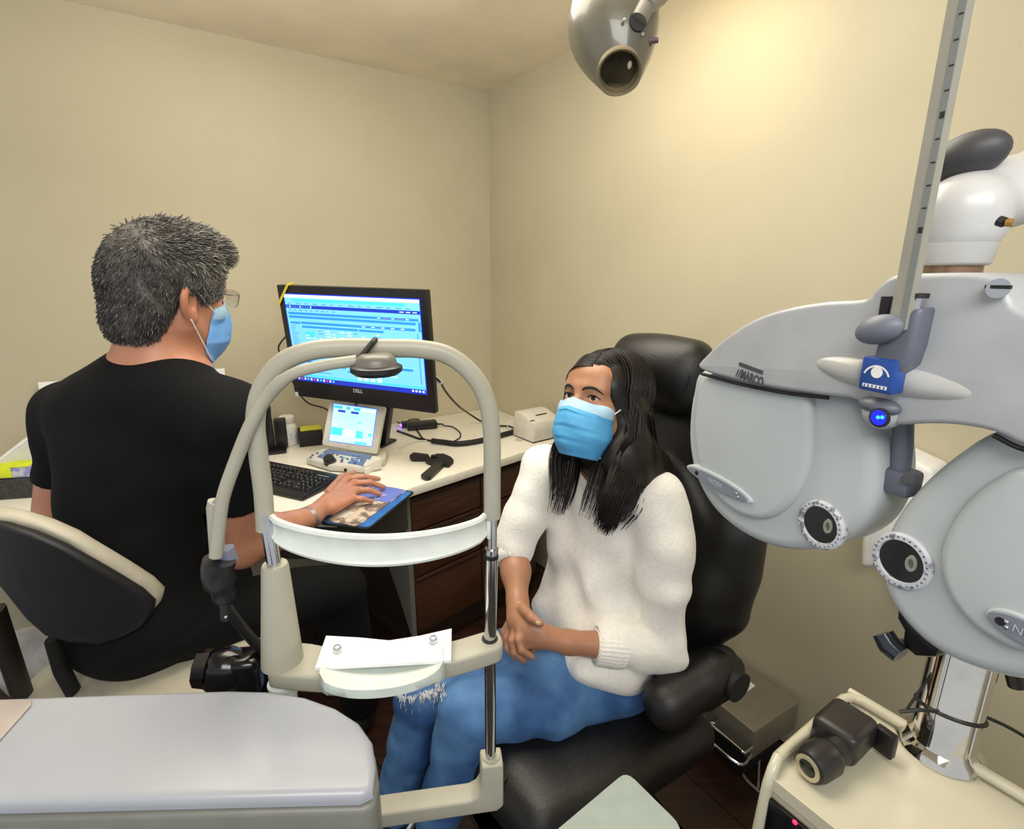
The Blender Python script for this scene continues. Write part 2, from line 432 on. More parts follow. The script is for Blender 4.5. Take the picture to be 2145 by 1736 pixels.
scr = []
def E_(name, col, st=1.0): return M('screen_' + name, col, 0.3, emit=st, col2=col)
pal = {'bg': E_('pale_blue', (108, 188, 250), 0.85), 'mid': E_('mid_blue', (36, 130, 228), 0.8), 'dark': E_('navy', (10, 45, 170), 0.8), 'cyan': E_('cyan', (60, 190, 240), 0.85), 'ink': E_('ink_blue', (84, 140, 200), 0.8), 'white': E_('white', (205, 238, 255), 0.9), 'red': E_('red', (200, 70, 110), 0.8), 'glow': E_('deep_blue', (16, 40, 200), 0.7)}
PK = list(pal)
bm = bmesh.new()
SW, SH = sx1 - sx0, sy1 - sy0
def ui(x0, y0, x1, y1, k, dz=0.0012):
    """fractions of the screen, y down"""
    dz *= 1.0
    a = [bm.verts.new(Mm @ Vector((sx0 + u * SW, sy1 - v * SH, dz))) for u, v in ((x0, y0), (x1, y0), (x1, y1), (x0, y1))]
    f = bm.faces.new(a[::-1] if False else (a[0], a[3], a[2], a[1])); f.material_index = PK.index(k)
rs = random.Random(3)
ui(-0.006, -0.012, 1.006, 1.012, 'glow', 0.0004)
ui(0, 0, 1, 1, 'bg', 0.0008)
ui(0, 0.0, 1, 0.035, 'white'); ui(0.06, 0.045, 0.9, 0.075, 'cyan')
for i in range(14): ui(0.02 + i * 0.068, 0.092, 0.02 + i * 0.068 + rs.uniform(0.02, 0.045), 0.103, 'ink')
ui(0, 0.115, 1, 0.15, 'dark')
for i in range(10): ui(0.01 + i * 0.021, 0.124, 0.021 + i * 0.021, 0.142, 'white' if i % 4 == 1 else 'mid', 0.0016)
for i in range(3): ui(0.86 + i * 0.045, 0.128, 0.89 + i * 0.045, 0.138, 'white', 0.0016)
for i in range(9): ui(0.02 + i * 0.043, 0.168, 0.02 + i * 0.043 + rs.uniform(0.015, 0.03), 0.178, 'ink')
ui(0.015, 0.196, 0.985, 0.222, 'mid'); ui(0.015, 0.236, 0.965, 0.262, 'mid'); ui(0.982, 0.23, 0.998, 0.33, 'mid')
for i in range(5): ui(0.7 + i * 0.05, 0.204, 0.72 + i * 0.05, 0.214, 'red' if i % 2 else 'white', 0.0016)
ui(0.02, 0.305, 0.1, 0.328, 'mid'); ui(0.107, 0.3, 0.96, 0.325, 'mid')
ui(0.11, 0.345, 0.545, 0.368, 'mid'); ui(0.555, 0.345, 0.735, 0.368, 'mid')
for i in range(5): ui(0.58 + i * 0.07, 0.308, 0.605 + i * 0.07, 0.318, 'white', 0.0016)
for i in range(12): ui(0.02, 0.345 + i * 0.027, 0.02 + rs.uniform(0.025, 0.055), 0.354 + i * 0.027, 'ink')
ui(0.13, 0.41, 0.2, 0.47, 'cyan')
for j in range(4):
    for i in range(11):
        x = 0.13 + i * 0.055
        if rs.random() < 0.75: ui(x, 0.39 + j * 0.03, x + rs.uniform(0.018, 0.04), 0.401 + j * 0.03, rs.choice(['ink', 'white', 'white']), 0.0016)
ui(0.11, 0.535, 0.3, 0.557, 'mid'); ui(0.13, 0.575, 0.9, 0.6, 'bg')
ui(0.11, 0.76, 0.4, 0.782, 'mid'); ui(0.7, 0.74, 0.92, 0.765, 'mid'); ui(0.11, 0.88, 0.3, 0.89, 'ink'); ui(0.43, 0.83, 0.66, 0.85, 'mid')
for j in range(3):
    for i in range(4): ui(0.5 + i * 0.05, 0.87 + j * 0.022, 0.535 + i * 0.05, 0.885 + j * 0.022, 'white', 0.0016)
    ui(0.74, 0.79 + j * 0.025, 0.8, 0.8 + j * 0.025, 'white', 0.0016)
for i in range(5): ui(0.15 + i * 0.06, 0.8, 0.18 + i * 0.06, 0.812, 'ink')
ui(0, 0.925, 1, 0.948, 'cyan'); ui(0.968, 0.35, 0.976, 0.9, 'ink', 0.0014)
ui(0, 0.957, 1, 1, 'dark')
for i in range(12): ui(0.01 + i * 0.026, 0.966, 0.024 + i * 0.026, 0.992, ['white', 'red', 'white', 'cyan'][i % 4], 0.0016)
for i in range(4): ui(0.9 + i * 0.025, 0.968, 0.915 + i * 0.025, 0.99, 'white', 0.0016)
obj('screen', bm, [pal[k] for k in PK], mon, None, label='lit blue screen with rows of forms')
text('bezel_lettering', 'DELL', Mm @ Matrix.Translation((mxy(750, 819)[0], mxy(750, 819)[1], 0.001)), 0.019, m_silver, mon, 0.0003, bold=0.0004)
x, y = mxy(622, 825); bm = bmesh.new(); box(bm, (x, y, 0.0008), (0.014, 0.016, 0.0012), Mm); obj('bezel_sticker', bm, m_white, mon)
# yellow ribbon over the corner
bm = bmesh.new(); xa, ya = mxy(603, 597); xb, yb = mxy(585, 637)
ym = M('yellow_ribbon', (222, 208, 60), 0.6)
tube(bm, [Mm @ Vector((xa, ya, 0.003)), Mm @ Vector(((xa + xb) / 2, (ya + yb) / 2, 0.003)), Mm @ Vector((xb, yb, 0.003))], 0.005, 8, flat=(1, 0.3), up=uz)
tube(bm, [Mm @ Vector((xb, yb, 0.002)), Mm @ Vector((xb - .002, yb, -0.028))], 0.005, 8, flat=(0.3, 1), up=uz)
tube(bm, [Mm @ Vector((xa, ya, 0.002)), Mm @ Vector((xa, ya + .003, -0.028))], 0.005, 8, flat=(0.3, 1), up=uz)
obj('corner_ribbon', bm, ym, mon, label='yellow ribbon looped over the corner')
# stand
bk = -Vector((uz.x, uz.y, 0)).normalized()
sd = ux.copy(); sd.z = 0; sd.normalize(); top = mo + bk * 0.13 + sd * 0.04 + Vector((0, 0, -0.02))
bm = bmesh.new(); box(bm, (0, 0, 0), (0.1, 0.1, 0.09), basis(mo + bk * 0.09 + sd * 0.02 + Vector((0, 0, -0.04)), sd, bk), 0.006); obj('stand_hinge', bm, m_blkm, mon)
ft = Vector((foot.x, foot.y, ZC)) - sd * 0.035
bm = bmesh.new()
hw = 0.052
prism(bm, [top - sd * hw, top + sd * hw, ft + sd * hw + Vector((0, 0, 0.01)), ft - sd * hw + Vector((0, 0, 0.01))], bk * 0.03, 0.005); obj('stand_neck', bm, m_blk, mon)
bm = bmesh.new(); box(bm, (-0.02, 0.01, 0.006), (0.14, 0.16, 0.012), basis(Vector((ft.x, ft.y, ZC)), sd, bk), 0.004); obj('stand_base', bm, m_blk, mon)
# ------------------------------------------------------------ things on the worktop
ZT = ZC + 0.0005
def near(px, py, z=None): return onz(px, py, ZT if z is None else z)
m_cable = M('black_cable', (22, 20, 20), 0.5); m_pw = M('ivory_plastic', (218, 214, 200), 0.45)
m_wht = M('bright_white', (236, 235, 230), 0.5); m_key = M('key_black', (26, 27, 30), 0.4); m_kl = M('key_print', (170, 176, 184), 0.5)
m_steel = M('chrome', (205, 208, 212), 0.12, 1.0); m_slate = M('slate_grey', (96, 104, 124), 0.5); m_paper = M('paper_white', (240, 240, 238), 0.8)
m_yel = M('sticky_yellow', (214, 214, 60), 0.8, col2=(226, 226, 80))
# phoropter control console
q = quad([(704, 846), (793, 858), (776, 934), (687, 922)], 0.165)
cx_, cy_ = (q[1] - q[0]).normalized(), (q[0] - q[3]).normalized(); cn = cx_.cross(cy_).normalized()
if cn.y > 0: cn = -cn
cc = (q[0] + q[1] + q[2] + q[3]) / 4
Pc = basis(cc, cx_, cy_)
def cxy(px, py):
    p = Pc.inverted() @ hit(px, py, cc, cn); return p.x, p.y
fl_ = near(641, 962); frr = near(757, 990)
con = thing('control_console', ((fl_ + frr) / 2 + Vector((0, 0.1, 0))).to_tuple(), 'white flip-up control console with lit screen and dial in front of the monitor', 'control console')
outl = [cxy(*p) for p in [(691, 841), (720, 836), (752, 838), (790, 846), (806, 853), (807, 858), (794, 930), (790, 951), (740, 944), (676, 932), (675, 926)]]
bm = bmesh.new(); prism(bm, [Pc @ Vector((x, y, 0.004)) for x, y in outl], cn * -0.028, 0.004, 2); obj('display_housing', bm, m_pw, con)
sw, sh = (q[1] - q[0]).length, (q[0] - q[3]).length
bm = bmesh.new()
PC2 = {'bg': E_('console_pale', (176, 232, 255), 0.85), 'cy': E_('console_cyan', (70, 200, 232), 0.8), 'wh': E_('console_white', (225, 246, 255), 0.85), 'nv': E_('console_navy', (40, 70, 190), 0.8), 'ln': E_('console_line', (130, 176, 224), 0.8), 'gl': E_('console_edge', (40, 70, 240), 0.8)}
PK2 = list(PC2)
def cu(x0, y0, x1, y1, k, dz=0.006):
    a = [bm.verts.new(Pc @ Vector((-sw / 2 + u * sw, sh / 2 - v * sh, dz))) for u, v in ((x0, y0), (x0, y1), (x1, y1), (x1, y0))]
    bm.faces.new(a).material_index = PK2.index(k)
cu(-0.012, -0.015, 1.012, 1.015, 'gl', 0.0046); cu(0, 0, 1, 1, 'bg', 0.0052)
cu(0.02, 0.03, 0.62, 0.11, 'cy'); cu(0.22, 0.03, 0.29, 0.11, 'wh', .0064); cu(0.4, 0.03, 0.47, 0.11, 'wh', .0064); cu(0.66, 0.04, 0.98, 0.1, 'wh')
cu(0.12, 0.14, 0.29, 0.2, 'nv'); cu(0.42, 0.14, 0.6, 0.2, 'nv')
for i in range(9): cu(0.13, 0.26 + i * 0.045, 0.62, 0.268 + i * 0.045, 'ln')
for i in range(6): cu(0.7 + i * 0.05, 0.16, 0.704 + i * 0.05, 0.78, 'ln')
for j in range(8): cu(0.68, 0.2 + j * 0.075, 0.97, 0.206 + j * 0.075, 'wh')
cu(0.02, 0.36, 0.14, 0.385, 'ln'); cu(0.6, 0.4, 0.7, 0.43, 'cy')
cu(0.01, 0.62, 0.28, 0.82, 'cy'); cu(0.6, 0.64, 0.76, 0.83, 'cy'); cu(0.88, 0.67, 0.97, 0.75, 'cy'); cu(0.6, 0.93, 0.88, 0.985, 'cy')
for i in range(4): cu(0.31, 0.64 + i * 0.05, 0.56, 0.665 + i * 0.05, 'wh')
obj('touch_screen', bm, [PC2[k] for k in PK2], con, None, label='lit pale blue touch screen')
bm = bmesh.new(); x, y = cxy(747, 846); box(bm, (x, y, 0.005), (0.012, 0.013, 0.002), Pc, 0.0008); obj('maker_plate', bm, M('plate_blue', (70, 90, 120), 0.5), con)
# base with sloping key deck
zb = ZT + 0.012
BL = onz(676, 937, ZT + 0.055); BR = onz(800, 956, ZT + 0.055); FL = onz(640, 958, ZT + 0.03); FR_ = onz(757, 977, ZT + 0.03); FM = onz(690, 974, ZT + 0.028)
topv = [BL, BR, onz(808, 948, ZT + 0.05), FR_, FM, FL]
topv = [BL, BR, FR_, FM, FL]
bm = bmesh.new(); t = [bm.verts.new(p) for p in topv]; b_ = [bm.verts.new(Vector((p.x, p.y, ZT + 0.004))) for p in topv]
bm.faces.new(t); bm.faces.new(b_[::-1])
for i in range(5): bm.faces.new((t[i], b_[i], b_[(i + 1) % 5], t[(i + 1) % 5]))
bmesh.ops.recalc_face_normals(bm, faces=bm.faces); bevel(bm, 0.006, 3, 40); obj('base_housing', bm, m_pw, con)
bm = bmesh.new(); pr = [onz(792, 935, ZT + 0.03), onz(812, 944, ZT + 0.03), onz(806, 960, ZT + 0.03), onz(764, 985, ZT + 0.02), onz(758, 972, ZT + 0.025)]
prism(bm, pr, (0, 0, -0.026), 0.003); obj('side_wing', bm, m_pw, con)
dn = (BR - BL).cross(FL - BL).normalized()
if dn.z < 0: dn = -dn
dx_ = (BR - BL).normalized()
def deck(px, py, off=0.0): return hit(px, py, BL + dn * off, dn)
m_btn = M('button_slate', (104, 122, 158), 0.5); m_btb = M('button_pale_blue', (150, 196, 226), 0.4); m_btd = M('button_navy', (52, 84, 150), 0.4)
bm = bmesh.new(); prism(bm, [deck(*p, 0.0008) for p in [(688, 940), (780, 954), (775, 962), (680, 946)]], dn * 0.001); obj('grey_deck_strip', bm, m_btn, con)
bm = bmesh.new()
prism(bm, [deck(*p, 0.0008) for p in [(682, 943), (696, 947), (684, 962), (664, 957)]], dn * 0.0012); obj('button_field', bm, m_btn, con)
bm = bmesh.new()
prism(bm, [deck(*p, 0.0008) for p in [(736, 960), (770, 958), (760, 976), (728, 970)]], dn * 0.0012); obj('button_field', bm, m_btn, con)
bp0 = None
for i, (px, py, k) in enumerate([(655, 953, 0), (651, 958, 0), (665, 949, 1), (676, 951, 2), (670, 956, 1), (684, 949, 1), (715, 957, 1), (720, 958, 2), (728, 961, 1), (738, 959, 2), (744, 963, 2), (752, 964, 2), (757, 962, 1), (733, 966, 2), (744, 970, 3), (752, 967, 2), (741, 954, 1), (750, 955, 1), (716, 967, 0), (717, 963, 0), (707, 952, 1), (698, 950, 1)]):
    bm = bmesh.new(); mm_ = along(deck(px, py, 0.0015), dn, dx_)
    lathe(bm, [(0.0046, 0), (0.0046, 0.002), (0.0036, 0.003), (0, 0.0032)], mm_ @ Matrix.Diagonal((1.3, 0.9, 1, 1)), 10)
    obj('button', bm, [m_slate, m_btn, m_btb, m_btd][k], con)
bm = bmesh.new(); lathe(bm, [(0.023, 0), (0.023, 0.004), (0.0205, 0.006), (0.0195, 0.022), (0.017, 0.026), (0, 0.0265)], along(deck(692, 968, 0.0005), dn, dx_), 28); obj('dial', bm, M('dial_brown_black', (44, 38, 42), 0.35), con)
bm = bmesh.new(); lathe(bm, [(0.006, 0), (0.006, 0.003), (0, 0.0032)], along(onz(724, 984, ZT + 0.02), Vector((-0.1, -1, 0))), 12); obj('key_socket', bm, m_blk, con)
# keyboard with separate keys
k0 = near(563, 967, ZT + 0.022); k1 = near(716, 992, ZT + 0.03); k2 = near(655, 1062, ZT + 0.02)
kx = (k1 - k0); kx.z = 0; kx.normalize(); ky = Vector((-kx.y, kx.x, 0))
KW, KD = 0.45, 0.184
ko = k1 - kx * KW; ko.z = ZT        # back-left corner
Kc = basis(ko - ky * KD, kx, ky)
kb = thing('keyboard', (Kc @ Vector((KW / 2, KD / 2, 0))).to_tuple(), 'black full-size computer keyboard on the worktop by the man’s right hand', 'keyboard')
bm = bmesh.new()
prism(bm, [Kc @ Vector(v) for v in ((0, 0, 0.002), (0, KD, 0.002), (0, KD, 0.027), (0, KD - 0.02, 0.026), (0, 0.0, 0.014))], kx * KW, 0.004); obj('keyboard_body', bm, m_blk, kb)
slope = (0.026 - 0.014) / (KD - 0.02)
def kpos(x, y): return Kc @ Vector((x, y, 0.0145 + slope * y))
kn = basis(Vector((0, 0, 0)), kx, ky + Vector((0, 0, slope)))
meshes = {}
P_ = 0.019
def keyat(cx, cy, w=1.0, h=1.0):
    kk = (w, h)
    if kk not in meshes:
        bm = bmesh.new(); W, H = P_ * w - 0.0024, P_ * h - 0.0024
        lo_ = rrect(W, H, 0.002, 1); hi_ = rrect(W - 0.005, H - 0.005, 0.002, 1)
        a = [bm.verts.new((x, y, 0)) for x, y in lo_]; b = [bm.verts.new((x, y, 0.007)) for x, y in hi_]; n = len(a)
        for i in range(n): bm.faces.new((a[i], a[(i + 1) % n], b[(i + 1) % n], b[i]))
        bm.faces.new(b)
        g = [bm.verts.new(v) for v in ((-0.0042, 0.0012, 0.0072), (-0.001, 0.0012, 0.0072), (-0.001, 0.0046, 0.0072), (-0.0042, 0.0046, 0.0072))]
        bm.faces.new(g).material_index = 1
        me = bpy.data.meshes.new('key'); bm.to_mesh(me); bm.free(); me.materials.append(m_key); me.materials.append(m_kl); meshes[kk] = me
    o = bpy.data.objects.new('key', meshes[kk]); COL.objects.link(o); o.parent = kb
    m = kn.copy(); m.translation = kpos(cx, cy) - ROOT[kb.name]; o.matrix_local = m; ROOT[o.name] = ROOT[kb.name]
x0 = 0.012; yb = 0.042
rows = [(0, [1.25, 1.25, 1.25, 6.25, 1.25, 1.25, 1.25, 1.25]), (1, [2.25] + [1] * 10 + [2.75]), (2, [1.75] + [1] * 11 + [2.25]), (3, [1.5] + [1] * 12 + [1.5]), (4, [1] * 13 + [2])]
for r, ks in rows:
    x = x0
    for w_ in ks: keyat(x + w_ * P_ / 2, yb + r * P_, w_); x += w_ * P_
yF = yb + 5.45 * P_; x = x0
for i in range(13): keyat(x0 + P_ * (0.5 + i + (0.6 if i > 0 else 0) + (0.25 if i > 4 else 0) + (0.25 if i > 8 else 0)), yF)
xN = x0 + 15.3 * P_
for i in range(3):
    keyat(xN + P_ * (i + 0.5), yF); keyat(xN + P_ * (i + 0.5), yb + 4 * P_); keyat(xN + P_ * (i + 0.5), yb + 3 * P_); keyat(xN + P_ * (i + 0.5), yb)
keyat(xN + P_ * 1.5, yb + P_)
xP = xN + 3.35 * P_
for i in range(4): keyat(xP + P_ * (i + 0.5), yb + 4 * P_)
for j in (1, 2, 3):
    for i in range(3): keyat(xP + P_ * (i + 0.5), yb + j * P_)
keyat(xP + P_, yb, 2); keyat(xP + P_ * 2.5, yb); keyat(xP + P_ * 3.5, yb + 2.5 * P_, 1, 2); keyat(xP + P_ * 3.5, yb + 0.5 * P_, 1, 2)
bm = bmesh.new(); box(bm, (xP + 1.6 * P_, yF + 0.004, 0.0255), (0.05, 0.003, 0.001), Kc); obj('indicator_strip', bm, m_kl, kb)
# mouse pad overhanging the edge with a leaflet on it
zp = ZT
pc = [near(*p, zp + 0.004) for p in [(866, 1030), (772, 1106), (672, 1094), (760, 1018)]]
def ctr(v): return sum(v, Vector()) / len(v)
def inset_round(v, r, n=4):
    out = []; N = len(v)
    for i in range(N):
        a, b, c = v[i - 1], v[i], v[(i + 1) % N]; d1 = (a - b).normalized(); d2 = (c - b).normalized()
        p0, p2 = b + d1 * r, b + d2 * r
        for k in range(n + 1):
            t = k / n; out.append(p0 * (1 - t) ** 2 + b * 2 * t * (1 - t) + p2 * t * t)
    return out
pad = thing('mouse_pad', (ctr(pc).x, ctr(pc).y, zp), 'blue mouse pad with black rubber edge overhanging the worktop under the leaflet', 'mouse pad')
pc = [ctr(pc) + (p - ctr(pc)) * 1.04 for p in pc]
bm = bmesh.new(); prism(bm, inset_round(pc, 0.018), (0, 0, -0.004)); obj('rubber_base', bm, m_blkm, pad)
pi = [ctr(pc) + (p - ctr(pc)) * 0.94 + Vector((0, 0, 0.0012)) for p in pc]
bm = bmesh.new(); prism(bm, inset_round(pi, 0.015), (0, 0, -0.0013)); obj('printed_top', bm, M('pad_blue', (56, 122, 196), 0.6, col2=(40, 96, 170), scale=14), pad)
lc = [near(*p, zp + 0.0075) for p in [(852, 1026), (748, 1102), (684, 1090), (786, 1014)]]
lf_ = thing('leaflet', (ctr(lc).x, ctr(lc).y, zp + 0.0056), 'blue and sepia printed card lettered CXL lying on the mouse pad under the man’s hand', 'leaflet')
bm = bmesh.new(); prism(bm, inset_round(lc, 0.012), (0, 0, -0.0018)); obj('card', bm, M('leaflet_sepia', (214, 196, 172), 0.5, col2=(120, 104, 92), scale=26, contrast=(0.42, 0.55)), lf_)
e1 = (lc[1] - lc[0]); e2 = (lc[3] - lc[0])
def lp(u, v, dz=0.0004): return lc[0] + e1 * u + e2 * v + Vector((0, 0, dz))
bm = bmesh.new(); prism(bm, inset_round([lp(0.01, 0.02), lp(0.40, 0.02), lp(0.40, 0.98), lp(0.01, 0.98)], 0.012), (0, 0, -0.0003)); obj('blue_panel', bm, M('leaflet_periwinkle', (116, 132, 214), 0.5), lf_)
bm = bmesh.new(); prism(bm, [lp(0.74, 0.5), lp(0.9, 0.5), lp(0.9, 0.95), lp(0.74, 0.95)], (0, 0, -0.0003)); obj('cream_panel', bm, m_pw, lf_)
tm = basis(lp(0.30, 0.45, 0.0008), e2 * -1, e1 * -1)
tx = -e1.normalized(); tx = Matrix.Rotation(math.radians(-10), 3, 'Z') @ tx
text('lettering', 'CXL', basis(lp(0.28, 0.42, 0.0008), tx, Vector((-tx.y, tx.x, 0))), 0.026, m_wht, lf_, 0.0002)
# white pill bottle
p = near(606, 930); r_ = 0.036; hb = 0.118
bt = thing('pill_bottle', p.to_tuple(), 'white plastic pill bottle with a ribbed white cap beside the black pen holder', 'bottle')
bm = bmesh.new(); lathe(bm, [(0.034, 0), (0.037, 0.004), (0.037, 0.074), (0.034, 0.086), (0.026, 0.094), (0.026, 0.1)], along(p, (0, 0, 1)), 28); obj('bottle_body', bm, m_wht, bt)
bm = bmesh.new(); lathe(bm, [(0.029, 0.098), (0.03, 0.1), (0.03, 0.122), (0.027, 0.126), (0, 0.126)], along(p, (0, 0, 1)), 40); obj('cap', bm, m_wht, bt)
bm = bmesh.new(); lathe(bm, [(0.0373, 0.02), (0.0375, 0.021), (0.0375, 0.065), (0.0373, 0.066)], along(p, (0, 0, 1)), 28); obj('label_band', bm, M('label_paper', (232, 232, 236), 0.6, col2=(196, 196, 214), scale=90, contrast=(0.55, 0.62)), bt)
# black sticky note dispenser
p = near(652, 928); dd = (Vector((0.826, 0.5635, 0)) * 0.9 + Vector((0.2, -0.1, 0))).normalized()
nb = thing('note_dispenser', p.to_tuple(), 'small black box topped with yellow sticky notes beside the pill bottle', 'note holder')
bm = bmesh.new(); Mb = basis(p, dd, (-dd.y, dd.x, 0)); box(bm, (0, 0.0, 0.033), (0.096, 0.09, 0.064), Mb, 0.004); obj('holder', bm, m_blkm, nb)
bm = bmesh.new(); box(bm, (0.004, -0.002, 0.0685), (0.085, 0.062, 0.006), Mb, 0.0006); obj('note_pad', bm, m_yel, nb)
# black pen holder and pens
p = near(562, 946)
ph = thing('pen_holder', p.to_tuple(), 'black desk pen holder between the file folders and the pill bottle', 'pen holder')
Mb = basis(p, (0.92, 0.38, 0), (-0.38, 0.92, 0))
bm = bmesh.new(); box(bm, (0, 0.0, 0.006), (0.14, 0.10, 0.01), Mb, 0.003); obj('tray', bm, m_blk, ph)
for (x_, y_, w_, d_, h_) in ((-0.02, 0.02, 0.09, 0.05, 0.115),):
    bm = bmesh.new()
    for c_, s_ in (((x_, y_ - d_ / 2, h_ / 2 + .011), (w_, 0.003, h_)), ((x_, y_ + d_ / 2, h_ / 2 + .021), (w_, 0.003, h_ + .02)), ((x_ - w_ / 2, y_, h_ / 2 + .011), (0.003, d_, h_)), ((x_ + w_ / 2, y_, h_ / 2 + .011), (0.003, d_, h_))): box(bm, c_, s_, Mb, 0.0008)
    obj('cup', bm, m_blk, ph)
bm = bmesh.new(); box(bm, (0.055, 0.02, 0.07), (0.045, 0.04, 0.12), Mb, 0.003); obj('rear_cup', bm, m_blk, ph)
for i, (x_, y_, lx, ly, lab, mt_) in enumerate([(-0.005, 0.02, 0.012, -0.005, 'white pen leaning in the front of the black pen holder', m_wht), (0.008, 0.03, -0.022, 0.02, 'pale translucent pen leaning at the back of the pen holder', M('pen_clear', (200, 202, 196), 0.3)), (-0.04, 0.015, -0.02, 0.0, 'dark capped pen at the left in the pen holder', m_blkm)]):
    a = Mb @ Vector((x_, y_, 0.013)); b = Mb @ Vector((x_ + lx, y_ + ly, 0.165)); d_ = b - a
    bm = bmesh.new(); tube(bm, [a, a + d_ * 0.06, a + d_ * 0.75], [0.002, 0.0052, 0.0052], 12)
    pn = obj('pen', bm, mt_); tag(pn, lab, 'pen', 'pens in the holder')
    bm = bmesh.new(); tube(bm, [a + d_ * 0.74, a + d_ * 0.98, b], [0.0062, 0.0062, 0.003], 12); obj('pen_cap', bm, mt_, pn)
# upright file folders with a clear holder, calendar card, black charger box (partly hidden by the man)
Mw = basis(CORNER + WA * 0, WA, WB)
def wl(px, py, d): return hit(px, py, CORNER + WB * d, WB)
fo = [(488, 792, 505, 900), (494, 788, 512, 902), (500, 786, 518, 904), (507, 782, 523, 905), (512, 790, 527, 905)]
p = near(516, 962)
hold = thing('file_holder', (p.x, p.y, ZT), 'clear upright holder standing on the worktop behind the man’s shoulder', 'file holder')
a0 = onz(470, 900, ZT); 
Mf = basis(Vector((p.x, p.y, ZT)), WA, Vector((-WA.y, WA.x, 0)))
bm = bmesh.new(); box(bm, (-0.07, 0.05, 0.003), (0.16, 0.14, 0.005), Mf, 0.001); box(bm, (-0.148, 0.05, 0.06), (0.003, 0.14, 0.115), Mf, 0.001); box(bm, (0.008, 0.05, 0.06), (0.003, 0.14, 0.115), Mf, 0.001)
obj('clear_shell', bm, M('clear_plastic', (225, 225, 222), 0.15, trans=0.7), hold)
fcol = [(226, 224, 220), (198, 190, 184), (150, 138, 134), (120, 84, 84), (206, 206, 202), (230, 228, 224)]
labs = ['white', 'pale grey', 'taupe grey', 'dark maroon', 'light grey', 'off-white']
for i in range(6):
    bm = bmesh.new(); x_ = -0.135 + i * 0.025
    mm_ = Mf @ Matrix.Translation((x_, 0.05, 0.007)) @ Matrix.Rotation(math.radians(-4 + i * 1.2), 4, 'Y')
    box(bm, (0, 0, 0.115 - 0.005 * (i % 3)), (0.008, 0.12, 0.228 - 0.01 * (i % 3)), mm_, 0.001)
    tag(obj('file_folder', bm, M('folder_%d' % i, fcol[i], 0.7)), labs[i] + ' file folder standing upright in the clear holder', 'folder', 'folders in the clear holder')
# white card propped on the wall, black charger in front
c4 = [wl(380, 777, 0.04), wl(470, 771, 0.04), wl(470, 862, 0.04), wl(380, 862, 0.04)]
cal = thing('calendar_card', (ctr(c4).x, ctr(c4).y, ZT), 'white printed calendar card propped on the worktop behind the man’s shoulder', 'calendar')
bm = bmesh.new(); bot = [Vector((c4[2].x, c4[2].y, ZT)), Vector((c4[3].x, c4[3].y, ZT))]
prism(bm, [c4[0], c4[1], bot[0], bot[1]], WB * 0.006, 0.0005); obj('card', bm, m_paper, cal)
bm = bmesh.new(); u_ = (c4[1] - c4[0]); v_ = (c4[3] - c4[0])
for i in range(3):
    for j in range(2):
        o_ = c4[0] + u_ * (0.08 + 0.3 * i) + v_ * (0.28 + 0.3 * j) + WB * 0.0064
        prism(bm, [o_, o_ + u_ * 0.22, o_ + u_ * 0.22 + v_ * 0.04, o_ + v_ * 0.04], WB * 0.0004)
obj('printed_lines', bm, M('grey_print', (150, 150, 152), 0.8), cal)
p = near(432, 985); Mb = basis(p, WA, Vector((-WA.y, WA.x, 0)))
ch = thing('desk_phone', p.to_tuple(), 'black desk device partly hidden behind the man’s shoulder in front of the calendar card', 'phone')
bm = bmesh.new(); prism(bm, [Mb @ Vector(v) for v in ((-0.04, -0.04, 0), (-0.04, 0.05, 0), (-0.04, 0.05, 0.165), (-0.04, 0.02, 0.165))], WA * 0.09, 0.006); obj('cradle', bm, m_blk, ch)
bm = bmesh.new(); box(bm, (-0.02, -0.006, 0.10), (0.03, 0.016, 0.15), Mb @ Matrix.Rotation(math.radians(-20), 4, 'X'), 0.006); obj('handset', bm, m_blkm, ch)
# round dark knob / stamp left of arch
p = near(524, 972); bm = bmesh.new(); lathe(bm, [(0.014, 0), (0.016, 0.003), (0.005, 0.02), (0.005, 0.08), (0.014, 0.088), (0.017, 0.1), (0.012, 0.113), (0, 0.115)], along(p, (0, 0, 1)), 20)
tag(obj('hand_stamp', bm, m_blk), 'black round-headed hand stamp between folders and pen holder', 'stamp')
# power brick, cables
p = near(884, 897); dd = Vector((0.95, 0.3, 0)).normalized(); Mb = basis(p, dd, (-dd.y, dd.x, 0))
br = thing('power_brick', p.to_tuple(), 'black power adapter brick with a cord on the worktop below the monitor', 'power adapter')
bm = bmesh.new(); box(bm, (0, 0, 0.017), (0.14, 0.06, 0.033), Mb, 0.006); obj('brick', bm, m_blk, br)
def cordz(pts, r, h=None): 
    return spline([near(x_, y_, ZT + (h if h is not None else r)) for x_, y_ in pts], 7)
bm = bmesh.new(); tube(bm, [Mb @ Vector((0.07, 0, 0.015)), Mb @ Vector((0.1, 0, 0.012))], [0.006, 0.003], 8)
tube(bm, spline([Mb @ Vector((0.1, 0, 0.012))] + [near(*q_, ZT + 0.004) for q_ in [(930, 891), (948, 894), (963, 905), (964, 915), (955, 922), (948, 925)]], 6), 0.0028, 8); obj('cord', bm, m_cable, br)
